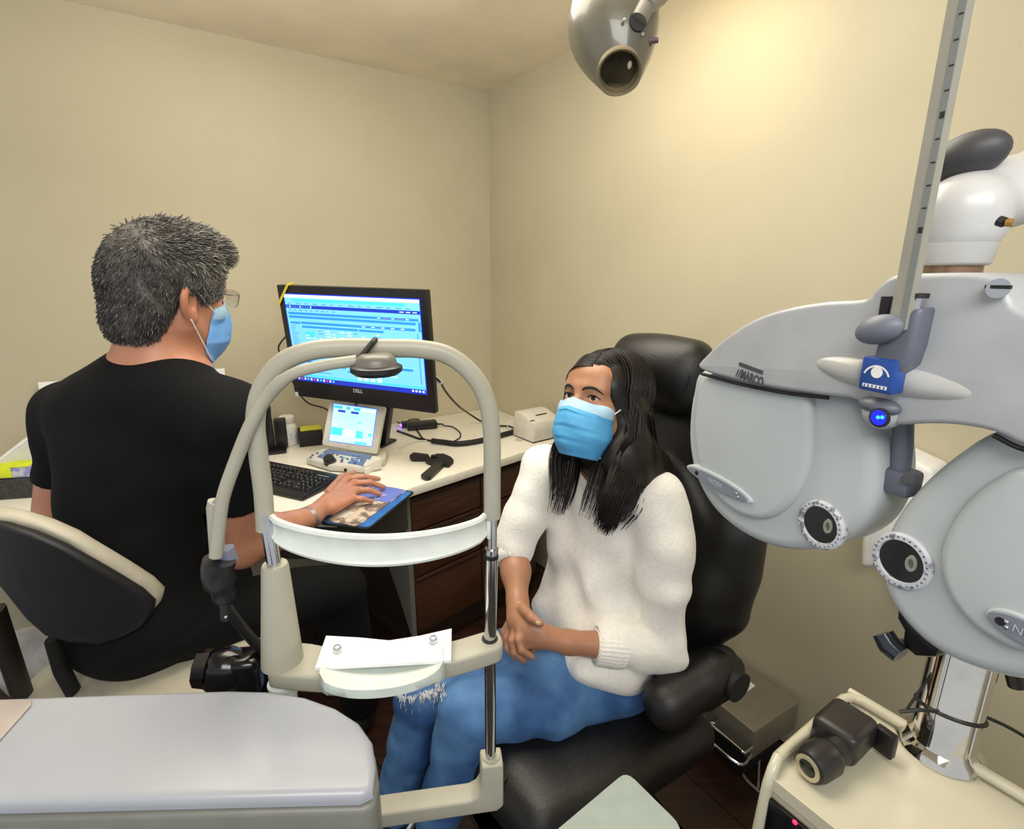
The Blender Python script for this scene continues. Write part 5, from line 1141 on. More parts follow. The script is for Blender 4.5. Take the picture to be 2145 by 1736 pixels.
bm = bmesh.new(); box(bm, (0, 0, 0.285), (0.4, 0.42, 0.03), basis(Vector(sc_ * np.array([1, 1, 0])), cr, -cf), 0.005); obj('seat_frame', bm, m_blkm, ec)
bm = bmesh.new(); tube(bm, [Vector((sc_[0] + 0.06, sc_[1] + 0.03, 0.05)), Vector((sc_[0] + 0.06, sc_[1] + 0.03, 0.28))], [0.075, 0.06], 24); obj('pedestal', bm, m_blkm, ec)
bm = bmesh.new(); box(bm, (0, -0.04, 0.025), (0.42, 0.5, 0.05), basis(Vector((sc_[0] + 0.06, sc_[1] + 0.03, 0)), cr, -cf), 0.012, 3); obj('base_plate', bm, m_blkm, ec)
bm = bmesh.new(); v0 = Vector(cl(-0.1, 0.3, -0.1)); v1 = Vector(cl(0.1, 0.3, -0.1)); dnv = Vector((cf.x * 0.16, cf.y * 0.16, -0.19))
tube(bm, [v0, v0 + dnv], 0.009, 8); tube(bm, [v1, v1 + dnv], 0.009, 8); obj('footrest_arms', bm, m_steel, ec)
bm = bmesh.new(); box(bm, (0, 0, 0), (0.3, 0.14, 0.016), basis((v0 + v1) / 2 + dnv, cr, -cf), 0.004); obj('footrest', bm, m_blkm, ec)
# grey metal box on the floor by the right wall with chrome loop and paper
hb_2 = 0.20
gB = onz(1580, 1534, hb_2); gA = onz(1506, 1474, hb_2); gC = onz(1662, 1462, hb_2)
g_x = (gA - gB).normalized(); g_y = Vector((-g_x.y, g_x.x, 0)); 
if g_y.dot(gC - gB) < 0: g_y = -g_y
LXg = (gA - gB).length + 0.12; LYg = min(0.30, max(0.05, (gC - gB).dot(g_y)))
for q_ in (gB + g_y * LYg, gB + g_x * LXg + g_y * LYg):
    dw = (q_ - CORNER).dot(NR)
    if dw < 0.015: LYg -= (0.015 - dw) / max(0.2, -g_y.dot(NR))
gx = thing('power_supply_box', ((gB + g_x * LXg / 2 + g_y * LYg / 2) * 1).to_tuple()[:2] + (0,), 'low grey metal box on the floor between the exam chair and right wall', 'box')
bm = bmesh.new(); prism(bm, [gB, gB + g_x * LXg, gB + g_x * LXg + g_y * LYg, gB + g_y * LYg], (0, 0, -0.10), 0.003); obj('metal_case', bm, M('warm_metal_grey', (146, 138, 122), 0.4, 0.3), gx)
bm = bmesh.new(); prism(bm, [gB + g_x * 0.03 + g_y * 0.02 + Vector((0, 0, -0.1)), gB + g_x * (LXg - 0.03) + g_y * 0.02 + Vector((0, 0, -0.1)), gB + g_x * (LXg - 0.03) + g_y * (LYg - 0.02) + Vector((0, 0, -0.1)), gB + g_x * 0.03 + g_y * (LYg - 0.02) + Vector((0, 0, -0.1))], (0, 0, -0.099)); obj('plinth', bm, m_blkm, gx)
bm = bmesh.new(); q0 = gB - g_y * 0.004 + Vector((0, 0, -0.05)); q1 = q0 + g_x * 0.11
tube(bm, spline([q0 + Vector((0, 0, 0.0)) + g_y * 0.004, q0 - g_y * 0.03, q0 - g_y * 0.032 + g_x * 0.02, q1 - g_y * 0.032, q1 - g_y * 0.02, q1 + g_y * 0.004], 5), 0.004, 8); obj('chrome_handle', bm, m_steel, gx)
bm = bmesh.new(); q0 = q0 + Vector((0, 0, -0.03)); q1 = q0 + g_x * 0.12; tube(bm, spline([q0 + g_y * 0.004, q0 - g_y * 0.05, q1 - g_y * 0.05, q1 + g_y * 0.004], 5), 0.0045, 8); obj('chrome_handle', bm, m_steel, gx)
bm = bmesh.new(); pz = hb_2 + 0.0012
prism(bm, [onz(1582, 1436, pz), onz(1541, 1466, pz), onz(1490, 1440, pz), onz(1560, 1418, pz)], (0, 0, -0.001)); tag(obj('note_paper', bm, m_paper), 'small white paper lying on the grey metal floor box', 'paper')
bm = bmesh.new(); tube(bm, spline([onz(1557, 1560, 0.07), onz(1552, 1600, 0.006), onz(1560, 1628, 0.006), onz(1590, 1658, 0.006)], 6), 0.004, 8); tube(bm, spline([onz(1592, 1560, 0.05), onz(1590, 1600, 0.006), onz(1588, 1650, 0.006)], 6), 0.0035, 8)
tag(obj('floor_cables', bm, M('cable_grey', (150, 150, 140), 0.5)), 'pair of pale grey cables on the floor in front of the grey metal box', 'cable')
bm = bmesh.new(); box(bm, (0, 0, 0.03), (0.08, 0.06, 0.055), basis(onz(1625, 1590, 0.0), g_x, g_y), 0.006); tag(obj('cable_plug', bm, M('clear_grey_plastic', (128, 130, 116), 0.25)), 'greyish plastic plug block on the floor right of the grey metal box', 'plug')
# ------------------------------------------------------------ the man's stool
st = thing('office_chair', at(250, 1420, 0.95).to_tuple()[:2] + (0,), 'black office chair with cream upholstered backrest and seat, under the man', 'chair')
so_t = [(-60, 1092), (0, 1102), (60, 1122), (120, 1148), (180, 1178), (240, 1212), (290, 1242), (316, 1266)]
so_b = [(312, 1290), (290, 1318), (250, 1340), (200, 1354), (140, 1350), (90, 1335), (50, 1300), (0, 1235), (-60, 1180)]
def sY(px): return 0.80 + 0.09 * (px / 330.0) ** 2
bm = bmesh.new(); pts = [at(x_, y_, sY(max(x_, 0))) for x_, y_ in so_t + so_b]
prism(bm, pts, (0.0, 0.022, 0.0), 0.008, 3); obj('backrest_shell', bm, M('black_plastic_shell', (26, 26, 28), 0.5), st, 60)
pts2 = [p + Vector((0.0, 0.022, 0.005)) for p in pts]
bm = bmesh.new(); prism(bm, pts2, (0.0, 0.032, 0.004), 0.012, 3); obj('back_cushion', bm, M('cream_vinyl', (196, 190, 170), 0.5, bump=0.1, bscale=300), st, 60)
sq = at(300, 1425, 0.93); zq = 0.655
Asx = np.eye(3)
me = field_mesh([('box', np.array((sq.x - 0.02, 1.0, zq - 0.05)), I3, (0.21, 0.2, 0.04), 0.038, 0.02), ('ell', np.array((sq.x - 0.02, 1.0, zq - 0.03)), I3, (0.2, 0.19, 0.04), 0.03)], 0.008)
finish('seat_cushion', relax(me, 2), M('cream_vinyl', (196, 190, 170), 0.5), st, 180)
bm = bmesh.new(); tube(bm, [at(110, 1335, 0.83), at(128, 1400, 0.84), at(165, 1470, 0.87), Vector((sq.x - 0.1, 1.0, zq - 0.11))], 0.014, 10, flat=(1.2, 0.6)); obj('back_strut', bm, m_blkm, st)
bm = bmesh.new(); tube(bm, [Vector((sq.x - 0.02, 1.0, 0.1)), Vector((sq.x - 0.02, 1.0, zq - 0.09))], 0.026, 16); obj('gas_column', bm, m_steel, st)
for k in range(5):
    a_ = math.radians(72 * k + 20); d_ = Vector((math.cos(a_), math.sin(a_), 0)); c_ = Vector((sq.x - 0.02, 1.0, 0))
    bm = bmesh.new(); tube(bm, [c_ + Vector((0, 0, 0.1)), c_ + d_ * 0.26 + Vector((0, 0, 0.065))], [0.022, 0.014], 10); lg = obj('leg', bm, m_blkm, st)
    bm = bmesh.new(); tube(bm, [c_ + d_ * 0.26 + Vector((-d_.y, d_.x, 0)) * 0.012 + Vector((0, 0, 0.026)), c_ + d_ * 0.26 - Vector((-d_.y, d_.x, 0)) * 0.012 + Vector((0, 0, 0.026))], 0.025, 16); obj('caster', bm, m_blk, lg)
# dark post at far left
bm = bmesh.new(); a_ = at(-12, 1280, 0.82); b_ = at(52, 1470, 0.86); d_ = (b_ - a_); e_ = a_ + d_ * ((0.02 - a_.z) / d_.z) if False else b_
tube(bm, [a_, b_, Vector((b_.x + 0.02, b_.y, 0.02))], 0.016, 10, flat=(1.3, 0.7)); tag(obj('dark_post', bm, M('dark_brown_metal', (46, 40, 34), 0.4)), 'dark brown metal post at the left edge behind the white instrument housing', 'post')
# clear plastic bag behind the chair
me = field_mesh([('ell', np.array(at(110, 1400, 0.98)), I3, (0.13, 0.05, 0.09), 0.02), ('ell', np.array(at(60, 1380, 0.98)), I3, (0.06, 0.05, 0.07), 0.04)], 0.008, wave(3, 0.012, 55))
bgp = finish('plastic_bag', me, M('crumpled_plastic', (186, 184, 182), 0.15, col2=(150, 148, 146), scale=20, alpha=0.75), None, 180)
tag(bgp, 'crumpled pale plastic bag on the far side of the black chair strut at left', 'bag')
# ------------------------------------------------------------ people
def skin(name, col, col2): 
    m = M(name, col, 0.42, col2=col2, scale=16, bump=0.08, bscale=420, contrast=(0.3, 0.75))
    b = m.node_tree.nodes['Principled BSDF']; b.inputs['Subsurface Weight'].default_value = 0.12; b.inputs['Subsurface Radius'].default_value = (0.012, 0.005, 0.003)
    return m
def bvh_of(o):
    me = o.data; off = ROOT[o.name]
    V = np.empty(len(me.vertices) * 3, np.float32); me.vertices.foreach_get('co', V)
    V = V.reshape(-1, 3) + np.array(off, np.float32)
    return BVHTree.FromPolygons(V.tolist(), [tuple(p.vertices) for p in me.polygons])
def snap(bv, px, py, off=0.0):
    r = ray(px, py).normalized(); h = bv.ray_cast(EYE, r)
    if h[0] is None: return None
    n = h[1]
    if n.dot(r) > 0: n = -n
    return h[0] + n * off
class Head:
    def __init__(s, pos, az, pt, ro, sc): s.p = np.array(pos); s.R = rot_np(math.radians(az), math.radians(pt), math.radians(ro)); s.s = sc
    def w(s, x, y, z): return s.p + s.R @ (np.array((x, y, z)) * s.s)
    def v(s, x, y, z): return Vector(s.w(x, y, z))
    def ell(s, c, r, k, op='', rot=None):
        R = s.R if rot is None else s.R @ rot
        return (op + 'ell', s.w(*c), R, tuple(q * s.s for q in r), k)
    def cap(s, a, ra, b, rb, k, op=''): return (op + 'cap', s.w(*a), ra * s.s, s.w(*b), rb * s.s, k)
    def mat(s):
        m = Matrix([list(r) for r in s.R]).to_4x4(); m.translation = Vector(s.p); return m @ Matrix.Scale(s.s, 4)
def head_prims(H, fem=True):
    P = [H.ell((0, -0.012, 0.03), (0.074, 0.093, 0.083), 0.01), H.ell((0, 0.03, -0.03), (0.062, 0.058, 0.08), 0.03),
         H.ell((0, 0.066, 0.045), (0.052, 0.026, 0.034), 0.03), H.ell((0, 0.052, -0.075), (0.044, 0.04, 0.035), 0.03),
         H.ell((0, 0.066, -0.104), (0.024 if fem else 0.028, 0.022, 0.018), 0.025)]
    for s_ in (-1, 1):
        P += [H.cap((s_ * 0.058, 0.005, -0.05), 0.018, (s_ * 0.024, 0.058, -0.1), 0.018, 0.03),
              H.ell((s_ * 0.043, 0.062, -0.028), (0.02, 0.018, 0.018), 0.025),
              H.cap((s_ * 0.012, 0.087, 0.019), 0.008, (s_ * 0.046, 0.073, 0.018), 0.008 if fem else 0.01, 0.018)]
    P += [H.cap((0, 0.082, 0.012), 0.0085, (0, 0.104, -0.032), 0.0115, 0.014), H.ell((0, 0.099, -0.036), (0.016, 0.012, 0.009), 0.01)]
    for s_ in (-1, 1):
        P += [H.ell((s_ * 0.032, 0.098, -0.001), (0.0165, 0.017, 0.0095), 0.012, '-'), H.ell((s_ * 0.032, 0.0705, -0.001), (0.0165, 0.0165, 0.0148), 0.006),
              H.ell((s_ * 0.032, 0.090, -0.0015), (0.0135, 0.012, 0.0036 if fem else 0.005), 0.003, '-')]
        # ears
        P += [H.ell((s_ * 0.077, -0.008, -0.008), (0.009, 0.019, 0.032), 0.008, '', rot_np(s_ * -0.35, 0.15, 0)), H.ell((s_ * 0.084, -0.004, -0.004), (0.008, 0.0095, 0.017), 0.005, '-', rot_np(s_ * -0.35, 0.15, 0)),
              H.ell((s_ * 0.0775, 0.0, -0.034), (0.0065, 0.009, 0.012), 0.008)]
    # lips
    P += [H.ell((0, 0.086, -0.066), (0.022, 0.012, 0.006), 0.008), H.ell((0, 0.084, -0.078), (0.019, 0.012, 0.0065), 0.008)]
    return P
m_eye = M('eye_white', (226, 220, 212), 0.2); m_iris = M('iris_brown', (46, 26, 16), 0.15); m_pup = M('pupil', (8, 7, 7), 0.1)
def eyes(H, root, look=(0, 1, 0)):
    for s_ in (-1, 1):
        c = H.w(s_ * 0.032, 0.0712, -0.001); d = Vector(H.R @ np.array(look)).normalized(); r_ = 0.0142 * H.s
        bm = bmesh.new(); ellip(bm, along(c, d), (r_, r_, r_), 20, 14); e = obj('eye', bm, m_eye, root)
        mm_ = along(c, d); bm = bmesh.new(); lathe(bm, [(0.0065 * H.s, 0.0127 * H.s), (0.0055 * H.s, 0.0136 * H.s), (0.0, 0.0144 * H.s)], mm_, 18); obj('iris', bm, m_iris, e)
        bm = bmesh.new(); lathe(bm, [(0.0027 * H.s, 0.0144 * H.s), (0.0, 0.0147 * H.s)], mm_, 12); obj('pupil', bm, m_pup, e)
def brows(H, root, mat_, bv, th=0.0028):
    def on(x, z, off):
        o_ = H.v(x, 0.2, z); d_ = Vector(H.R @ np.array([0, -1, 0])); h_ = bv.ray_cast(o_, d_)
        return (h_[0] - d_ * off) if h_[0] else H.v(x, 0.09, z)
    for s_ in (-1, 1):
        pts = spline([on(s_ * 0.0125, 0.0125, 0.0008), on(s_ * 0.018, 0.0165, 0.0008), on(s_ * 0.027, 0.0192, 0.0008), on(s_ * 0.037, 0.0190, 0.0008), on(s_ * 0.046, 0.0145, 0.0006), on(s_ * 0.052, 0.009, 0.0004)], 5); n_ = len(pts)
        bm = bmesh.new(); tube(bm, pts, [th * H.s * (0.75 + 0.5 * math.sin(math.pi * min(1, i / n_ * 1.1))) * (1 - 0.7 * (i / n_) ** 3) for i in range(n_)], 8, flat=(0.65, 1.0)); obj('eyebrow', bm, mat_, root)
        bm = bmesh.new(); pts = spline([on(s_ * 0.0185, -0.0005, 0.0005), on(s_ * 0.025, 0.0034, 0.0008), on(s_ * 0.033, 0.0044, 0.001), on(s_ * 0.041, 0.0030, 0.001), on(s_ * 0.0485, -0.002, 0.001)], 5); tube(bm, pts, [0.0006 + 0.0012 * math.sin(math.pi * i / len(pts)) for i in range(len(pts))], 6); obj('eyelashes', bm, mat_, root)
def mask(H, root, blue, lite, bv, wide=1.0):
    def out(p, d=0.0022):
        p = Vector(p); h_ = bv.find_nearest(p)
        if h_[0] is not None:
            q_ = (p - h_[0]).dot(h_[1])
            if q_ < d: p = h_[0] + h_[1] * d
        return p
    NU, NV = 28, 36; pl_ = [None]
    rows = []
    for j in range(NV + 1):
        v = j / NV
        z = -0.0155 - 0.113 * v - 0.010 * math.sin(math.pi * v) * 0
        half = np.interp(v, [0, 0.15, 0.6, 1], [0.062, 0.064, 0.067, 0.045]) * wide
        yf = np.interp(v, [0, 0.14, 0.3, 0.55, 0.8, 1], [0.1075, 0.117, 0.122, 0.119, 0.112, 0.091]); ye = np.interp(v, [0, 0.5, 1], [0.050, 0.038, 0.040])
        p_ = np.interp(v, [0, 0.25, 0.6, 1], [1.35, 0.95, 0.75, 0.8])
        pleat = 0.0034 * ((v * 4.2) % 1.0) if 0.2 < v < 0.9 else 0
        row = []
        for i in range(NU + 1):
            u = -1 + 2 * i / NU; a_ = u * math.pi / 2
            x = half * math.sin(a_) * (0.35 + 0.65 * abs(math.sin(a_)) ** 0.25); y = ye + (yf - ye) * (max(math.cos(a_), 0) ** p_) + pleat * math.cos(a_)
            zz = z + (0.010 * (1 - abs(u)) ** 1.5 * (1 - v)) - 0.004 * abs(u) * (1 - v)
            y += 0.0016 * math.sin(7 * u + 9 * v) * math.cos(a_) * v
            row.append((x, y, zz))
        rows.append(row)
    bm = bmesh.new()
    A_ = [[bm.verts.new(out(H.v(*p), 0.0036)) for p in r] for r in rows]
    B_ = [[bm.verts.new(out(H.v(p[0] * 0.975, p[1] - 0.0022, p[2]), 0.0016)) for p in r] for r in rows]
    for j in range(NV):
        for i in range(NU):
            mi = 1 if j < 6 else 0
            f = bm.faces.new((A_[j][i], A_[j + 1][i], A_[j + 1][i + 1], A_[j][i + 1])); f.material_index = mi
            bm.faces.new((B_[j][i], B_[j][i + 1], B_[j + 1][i + 1], B_[j + 1][i])).material_index = 1
    for i in range(NU):
        bm.faces.new((A_[0][i], A_[0][i + 1], B_[0][i + 1], B_[0][i])).material_index = 1; bm.faces.new((A_[NV][i + 1], A_[NV][i], B_[NV][i], B_[NV][i + 1]))
    for j in range(NV):
        bm.faces.new((A_[j][0], B_[j][0], B_[j + 1][0], A_[j + 1][0])); bm.faces.new((A_[j][NU], A_[j + 1][NU], B_[j + 1][NU], B_[j][NU]))
    mk = obj('face_mask', bm, [blue, lite], root, 60, label='pale blue pleated surgical mask')
    for s_ in (-1, 1):
        i = 0 if s_ < 0 else NU
        for j, e in ((2, (s_ * 0.082, -0.004, 0.022)), (NV - 2, (s_ * 0.081, -0.006, -0.036))):
            p = rows[j][i]; bm = bmesh.new(); a = out(H.v(p[0], p[1], p[2]), 0.004); b = out(H.v(*e), 0.002); c = out((a + b) / 2, 0.003)
            tube(bm, spline([a, c, b], 6), 0.0014, 6); obj('ear_loop', bm, M('loop_white', (230, 232, 232), 0.7), mk)
    return mk
def strands(name, paths, mats, parent, r0=0.0012, seg=4, label=None, mi=None):
    bm = bmesh.new()
    for q, (p_, r_) in enumerate(paths):
        n_ = len(p_); tube(bm, p_, [r_ * (0.6 + 0.4 * min(1, 6 * i / n_)) * (1 - 0.85 * (i / n_) ** 2) for i in range(n_)], seg, mi=(mi[q] if mi else 0))
    return obj(name, bm, mats, parent, 180, label)
def lock(pts, rad, n, r_, rg, spread_end=1.0, n_s=6):
    """n strands following a centre path inside radius rad"""
    out = []
    c = spline(pts, n_s)
    for k in range(n):
        a_ = rg.uniform(0, 6.28); q = math.sqrt(rg.uniform(0, 1)); e1_ = rg.uniform(0.75, 1.0); path = []
        for i, p in enumerate(c[:max(4, int(len(c) * e1_))]):
            t = i / len(c); d = (c[min(i + 1, len(c) - 1)] - c[max(i - 1, 0)]).normalized(); u = d.cross(Vector((0.3, 1, 0.1))).normalized(); v = u.cross(d)
            rr = np.interp(t, np.linspace(0, 1, len(rad)), rad) * q; aa = a_ + 0.6 * t
            path.append(p + (u * math.cos(aa) + v * math.sin(aa)) * rr)
        out.append((path, r_ * rg.uniform(0.7, 1.3)))
    return out
def ribbed(path, r, ribs=26, depth=0.05):
    path = [Vector(p) for p in path]; bm = bmesh.new(); seg = ribs * 3; prev = None; rings = []
    n_ = len(path); r = r if isinstance(r, (list, tuple)) else [r] * n_
    for i, p in enumerate(path):
        d = (path[min(i + 1, n_ - 1)] - path[max(i - 1, 0)]).normalized(); u = prev or Vector((0.1, 0.2, 1)); s = d.cross(u).normalized(); u = s.cross(d); prev = u
        rings.append([bm.verts.new(p + (s * math.cos(t) + u * math.sin(t)) * r[i] * (1 + depth * math.cos(ribs * t))) for t in [2 * math.pi * k / seg for k in range(seg)]])
    for A_, B_ in zip(rings, rings[1:]):
        for k in range(seg): bm.faces.new((A_[k], A_[(k + 1) % seg], B_[(k + 1) % seg], B_[k]))
    return bm
V_ = lambda px, py, Y: np.array(at(px, py, Y))
def chain(pts, rs, k):
    return [('cap', pts[i], rs[i], pts[i + 1], rs[i + 1], k) for i in range(len(pts) - 1)]
# ================================================================ seated woman
HW = Head((0.198, 1.12, 1.176), -133.4, 19.6, 3.6, 0.97)
wo = thing('person', (0.2, 1.12, 0.43), 'seated person in white knit sweater, ripped blue jeans and blue mask, hands clasped', 'person')
wsk = skin('skin_tan', (174, 126, 96), (158, 112, 84))
nb_ = np.array([0.222, 1.172, 0.985])
Ls, Rs = V_(1372, 1040, 1.06), V_(1142, 985, 1.215); Le = V_(1402, 1362, 1.01); Lw = V_(1190, 1345, 0.985); Re = V_(1070, 1135, 1.165); Rw = V_(1084, 1262, 1.04)
Lh, Rh = V_(1285, 1420, 1.09), V_(1185, 1345, 1.235); Lk, Rk = V_(985, 1492, 0.955), V_(885, 1455, 1.065); La, Ra = V_(915, 1722, 0.985), V_(835, 1702, 1.085)
pel = (Lh + Rh) / 2 + np.array([0.02, 0.02, 0.03]); chest = np.array([0.232, 1.165, 0.86])
tf = np.array([-0.64, -0.77, 0.0]); tf /= np.linalg.norm(tf); At = ax3(tf, (0.03, 0.03, 1))
fold = wave(11, 0.0, 10)
body = head_prims(HW)
body += [('cap', HW.w(0, -0.022, -0.05), 0.050, nb_, 0.050, 0.03), ('ell', chest, At, (0.12, 0.075, 0.13), 0.05), ('cap', chest, 0.09, pel, 0.10, 0.05)]
body += chain([nb_ + np.array([0, 0, -0.03]), Ls], [0.05, 0.045], 0.04) + chain([nb_ + np.array([0, 0, -0.03]), Rs], [0.05, 0.045], 0.04)
body += chain([Ls, Le, (Le + Lw) / 2 , Lw], [0.042, 0.034, 0.034, 0.0235], 0.02) + chain([Rs, Re, (Re + Rw) / 2 + np.array([0.004, 0, 0]), Rw], [0.042, 0.033, 0.0325, 0.0225], 0.02)
body += chain([pel, Lh, Lk, La], [0.09, 0.072, 0.05, 0.034], 0.03) + chain([pel, Rh, Rk, Ra], [0.09, 0.072, 0.05, 0.034], 0.03)
# left hand: fist seen from its back
lm_ = V_(1135, 1332, 0.98)
body += chain([Lw, lm_], [0.023, 0.026], 0.018) + [('ell', V_(1122, 1327, 0.978), ax3(Vector(V_(1100, 1322, 0.975) - Lw)), (0.017, 0.032, 0.027), 0.012)]
for kx_, ky_, kY, r_ in ((1103, 1303, 0.992, 0.0098), (1095, 1317, 0.982, 0.0100), (1093, 1333, 0.975, 0.0096), (1098, 1349, 0.973, 0.0086)):
    k0 = V_(kx_, ky_, kY); k1 = V_(kx_ - 8, ky_ + 11, kY + 0.026); k2 = V_(kx_ + 6, ky_ + 17, kY + 0.034); k3 = V_(kx_ + 22, ky_ + 12, kY + 0.028)
    body += chain([V_(1135, 1332 + (ky_ - 1325) * 0.55, 0.978), k0], [0.012, r_ + 0.001], 0.010) + chain([k0, k1, k2, k3], [r_, r_ * 0.92, r_ * 0.85, r_ * 0.75], 0.0035)
body += chain([V_(1160, 1328, 0.99), V_(1130, 1312, 1.0), V_(1112, 1304, 1.008)], [0.0125, 0.0105, 0.009], 0.006)
# right hand lying over it
rm_ = V_(1089, 1298, 1.005)
body += chain([Rw, rm_], [0.0225, 0.024], 0.016) + [('ell', V_(1086, 1293, 1.012), ax3(Vector(V_(1085, 1330, 0.995) - Rw)), (0.026, 0.034, 0.0145), 0.012)]
for pts_, rs_ in (([(1093, 1305, 0.99), (1086, 1338, 0.966), (1093, 1362, 0.956), (1115, 1376, 0.957)], (0.0098, 0.0088, 0.0079, 0.0066)), ([(1083, 1308, 0.998), (1073, 1340, 0.978), (1078, 1366, 0.968), (1098, 1383, 0.966)], (0.0099, 0.009, 0.008, 0.0068)),
                  ([(1074, 1306, 1.012), (1062, 1334, 1.0), (1064, 1358, 0.99), (1080, 1377, 0.983)], (0.0095, 0.0086, 0.0077, 0.0066)), ([(1068, 1300, 1.025), (1056, 1322, 1.018), (1055, 1342, 1.01), (1066, 1358, 1.0)], (0.0085, 0.0076, 0.0068, 0.006))):
    body += chain([V_(*q) for q in pts_], rs_, 0.0035)
body += chain([V_(1096, 1276, 1.005), V_(1113, 1293, 0.972), V_(1132, 1306, 0.956)], [0.0135, 0.0102, 0.0078], 0.006)
bw = finish('body', relax(field_mesh(body, 0.0031), 3, 0.5), wsk, wo, 180)
nl = V_(1127, 1305, 0.949); bm = bmesh.new(); ellip(bm, Matrix.Translation(Vector(nl)) @ Matrix.Rotation(0.6, 4, 'Y'), (0.0054, 0.0020, 0.0042)); obj('thumb_nail', bm, M('gold_nail', (228, 192, 138), 0.25), wo)
eyes(HW, wo, (-0.15, 1, 0.1)); m_hair = M('dark_brown_hair', (15, 11, 10), 0.42, col2=(28, 20, 17), scale=60, stretch=(1, 1, 0.15), spec=0.4); brows(HW, wo, M('brow_black', (30, 21, 18), 0.6), bvh_of(bw))
mask(HW, wo, M('mask_blue', (88, 172, 222), 0.7, col2=(76, 160, 214), scale=30, bump=0.15, bscale=300), M('mask_pale', (170, 206, 230), 0.7), bvh_of(bw))
# sweater
m_knit = M('ivory_knit', (243, 240, 232), 0.9, col2=(236, 232, 223), scale=120, bump=0.7, bscale=330, sheen=0.25)
sw_ = [('ell', chest + np.array([0, 0, 0.03]), At, (0.158, 0.105, 0.165), 0.02), ('ell', chest + np.array([0.0, 0.004, -0.14]), At, (0.145, 0.112, 0.16), 0.09), ('ell', chest + np.array([-0.012, 0.008, -0.26]), At, (0.158, 0.128, 0.11), 0.08),
       ('ell', V_(1265, 1385, 1.04), At, (0.085, 0.08, 0.075), 0.06)]
sw_ += chain([nb_ + np.array([0.004, 0.01, -0.035]), Ls + np.array([-0.01, 0.005, 0.0])], [0.062, 0.058], 0.05) + chain([nb_ + np.array([0.004, 0.01, -0.035]), Rs + np.array([0.01, -0.005, 0.0])], [0.062, 0.056], 0.05)
Lc = Le + (Lw - Le) * 0.52
sw_ += chain([Ls, V_(1386, 1130, 1.03)], [0.060, 0.058], 0.03) + chain([V_(1386, 1130, 1.03), V_(1394, 1230, 1.012), Le], [0.058, 0.057, 0.054], 0.010) + chain([Le, Le + (Lc - Le) * 0.5, Lc], [0.054, 0.053, 0.046], 0.010)
Rc = Re + (Rw - Re) * 0.06
sw_ += chain([Rs, Rs + (Re - Rs) * 0.3], [0.057, 0.056], 0.03) + chain([Rs + (Re - Rs) * 0.3, Rs + (Re - Rs) * 0.6, Re, Rc], [0.056, 0.053, 0.046, 0.043], 0.010)
sw_ += [('-cap', HW.w(0, 0.0, -0.04), 0.055, nb_ + np.array([-0.012, -0.014, 0.035]), 0.064, 0.012)]
f1 = wave(21, 0.023, 34, [(0.2, 0.3, 0.1), (0.9, -0.6, 0.12), (0.8, -0.5, 0.2), (0.6, -0.7, -0.25)]); f2 = wave(22, 0.006, 52, [(0.5, -0.4, 0.6), (0.7, 0.1, 0.8), (-0.3, 0.5, 0.8)])
def knitpost(P):
    low = np.clip((1.0 - P[:, 2]) / 0.35, 0, 1); return f1(P) * (0.35 + 0.9 * low) + f2(P) * (0.5 + 0.5 * low)
swo = finish('sweater', relax(field_mesh(sw_, 0.0055, knitpost), 2), m_knit, wo, 180)
d_ = Vector(Lw - Le).normalized(); p0 = Vector(Lc)
obj('cuff', ribbed([p0 - d_ * 0.012, p0 + d_ * 0.006, p0 + d_ * 0.03, p0 + d_ * 0.05, p0 + d_ * 0.052, p0 + d_ * 0.046], [0.044, 0.0455, 0.043, 0.0415, 0.037, 0.03], 30, 0.035), m_knit, swo, 180)
d_ = Vector(Rw - Re).normalized(); p0 = Vector(Rc)
obj('cuff', ribbed([p0 - d_ * 0.004, p0 + d_ * 0.01, p0 + d_ * 0.025, p0 + d_ * 0.042, p0 + d_ * 0.044, p0 + d_ * 0.038], [0.042, 0.044, 0.042, 0.040, 0.036, 0.03], 28, 0.035), m_knit, swo, 180)
cn_ = nb_ + np.array([-0.006, -0.008, 0.004]); ring = []
for t in np.linspace(0, 2 * math.pi, 40)[:-1]:
    r_ = np.array([0.070 * math.cos(t), 0.066 * math.sin(t), 0]); q = At @ r_; q[2] = 0.020 - 0.042 * (0.5 + 0.5 * math.sin(t)) ** 1.6; ring.append(Vector(cn_ + q))
bm = bmesh.new(); tube(bm, ring + [ring[0]], 0.0075, 10, caps=False); obj('collar', bm, m_knit, swo, 180)
# jeans
m_jean = M('denim_blue', (88, 134, 184), 0.75, col2=(48, 88, 140), scale=9, bump=0.4, bscale=600, contrast=(0.36, 0.62))
jn = [('ell', pel, ax3(Vector(cf)), (0.165, 0.125, 0.105), 0.03)] + chain([Lh, Lh + (Lk - Lh) * 0.5, Lk], [0.088, 0.083, 0.066], 0.04) + chain([Rh, Rh + (Rk - Rh) * 0.5, Rk], [0.088, 0.082, 0.066], 0.04)
jn += chain([Lk, Lk + (La - Lk) * 0.35, La], [0.064, 0.060, 0.052], 0.02) + chain([Rk, Rk + (Ra - Rk) * 0.35, Ra + np.array([0, 0, 0.03])], [0.064, 0.060, 0.054], 0.02)
g1_ = wave(31, 0.007, 38); g2_ = wave(32, 0.005, 80)
jo = finish('jeans', relax(field_mesh(jn, 0.006, lambda P: g1_(P) + g2_(P)), 2), m_jean, wo, 180)
jb = bvh_of(jo); rg = random.Random(5); pth = []
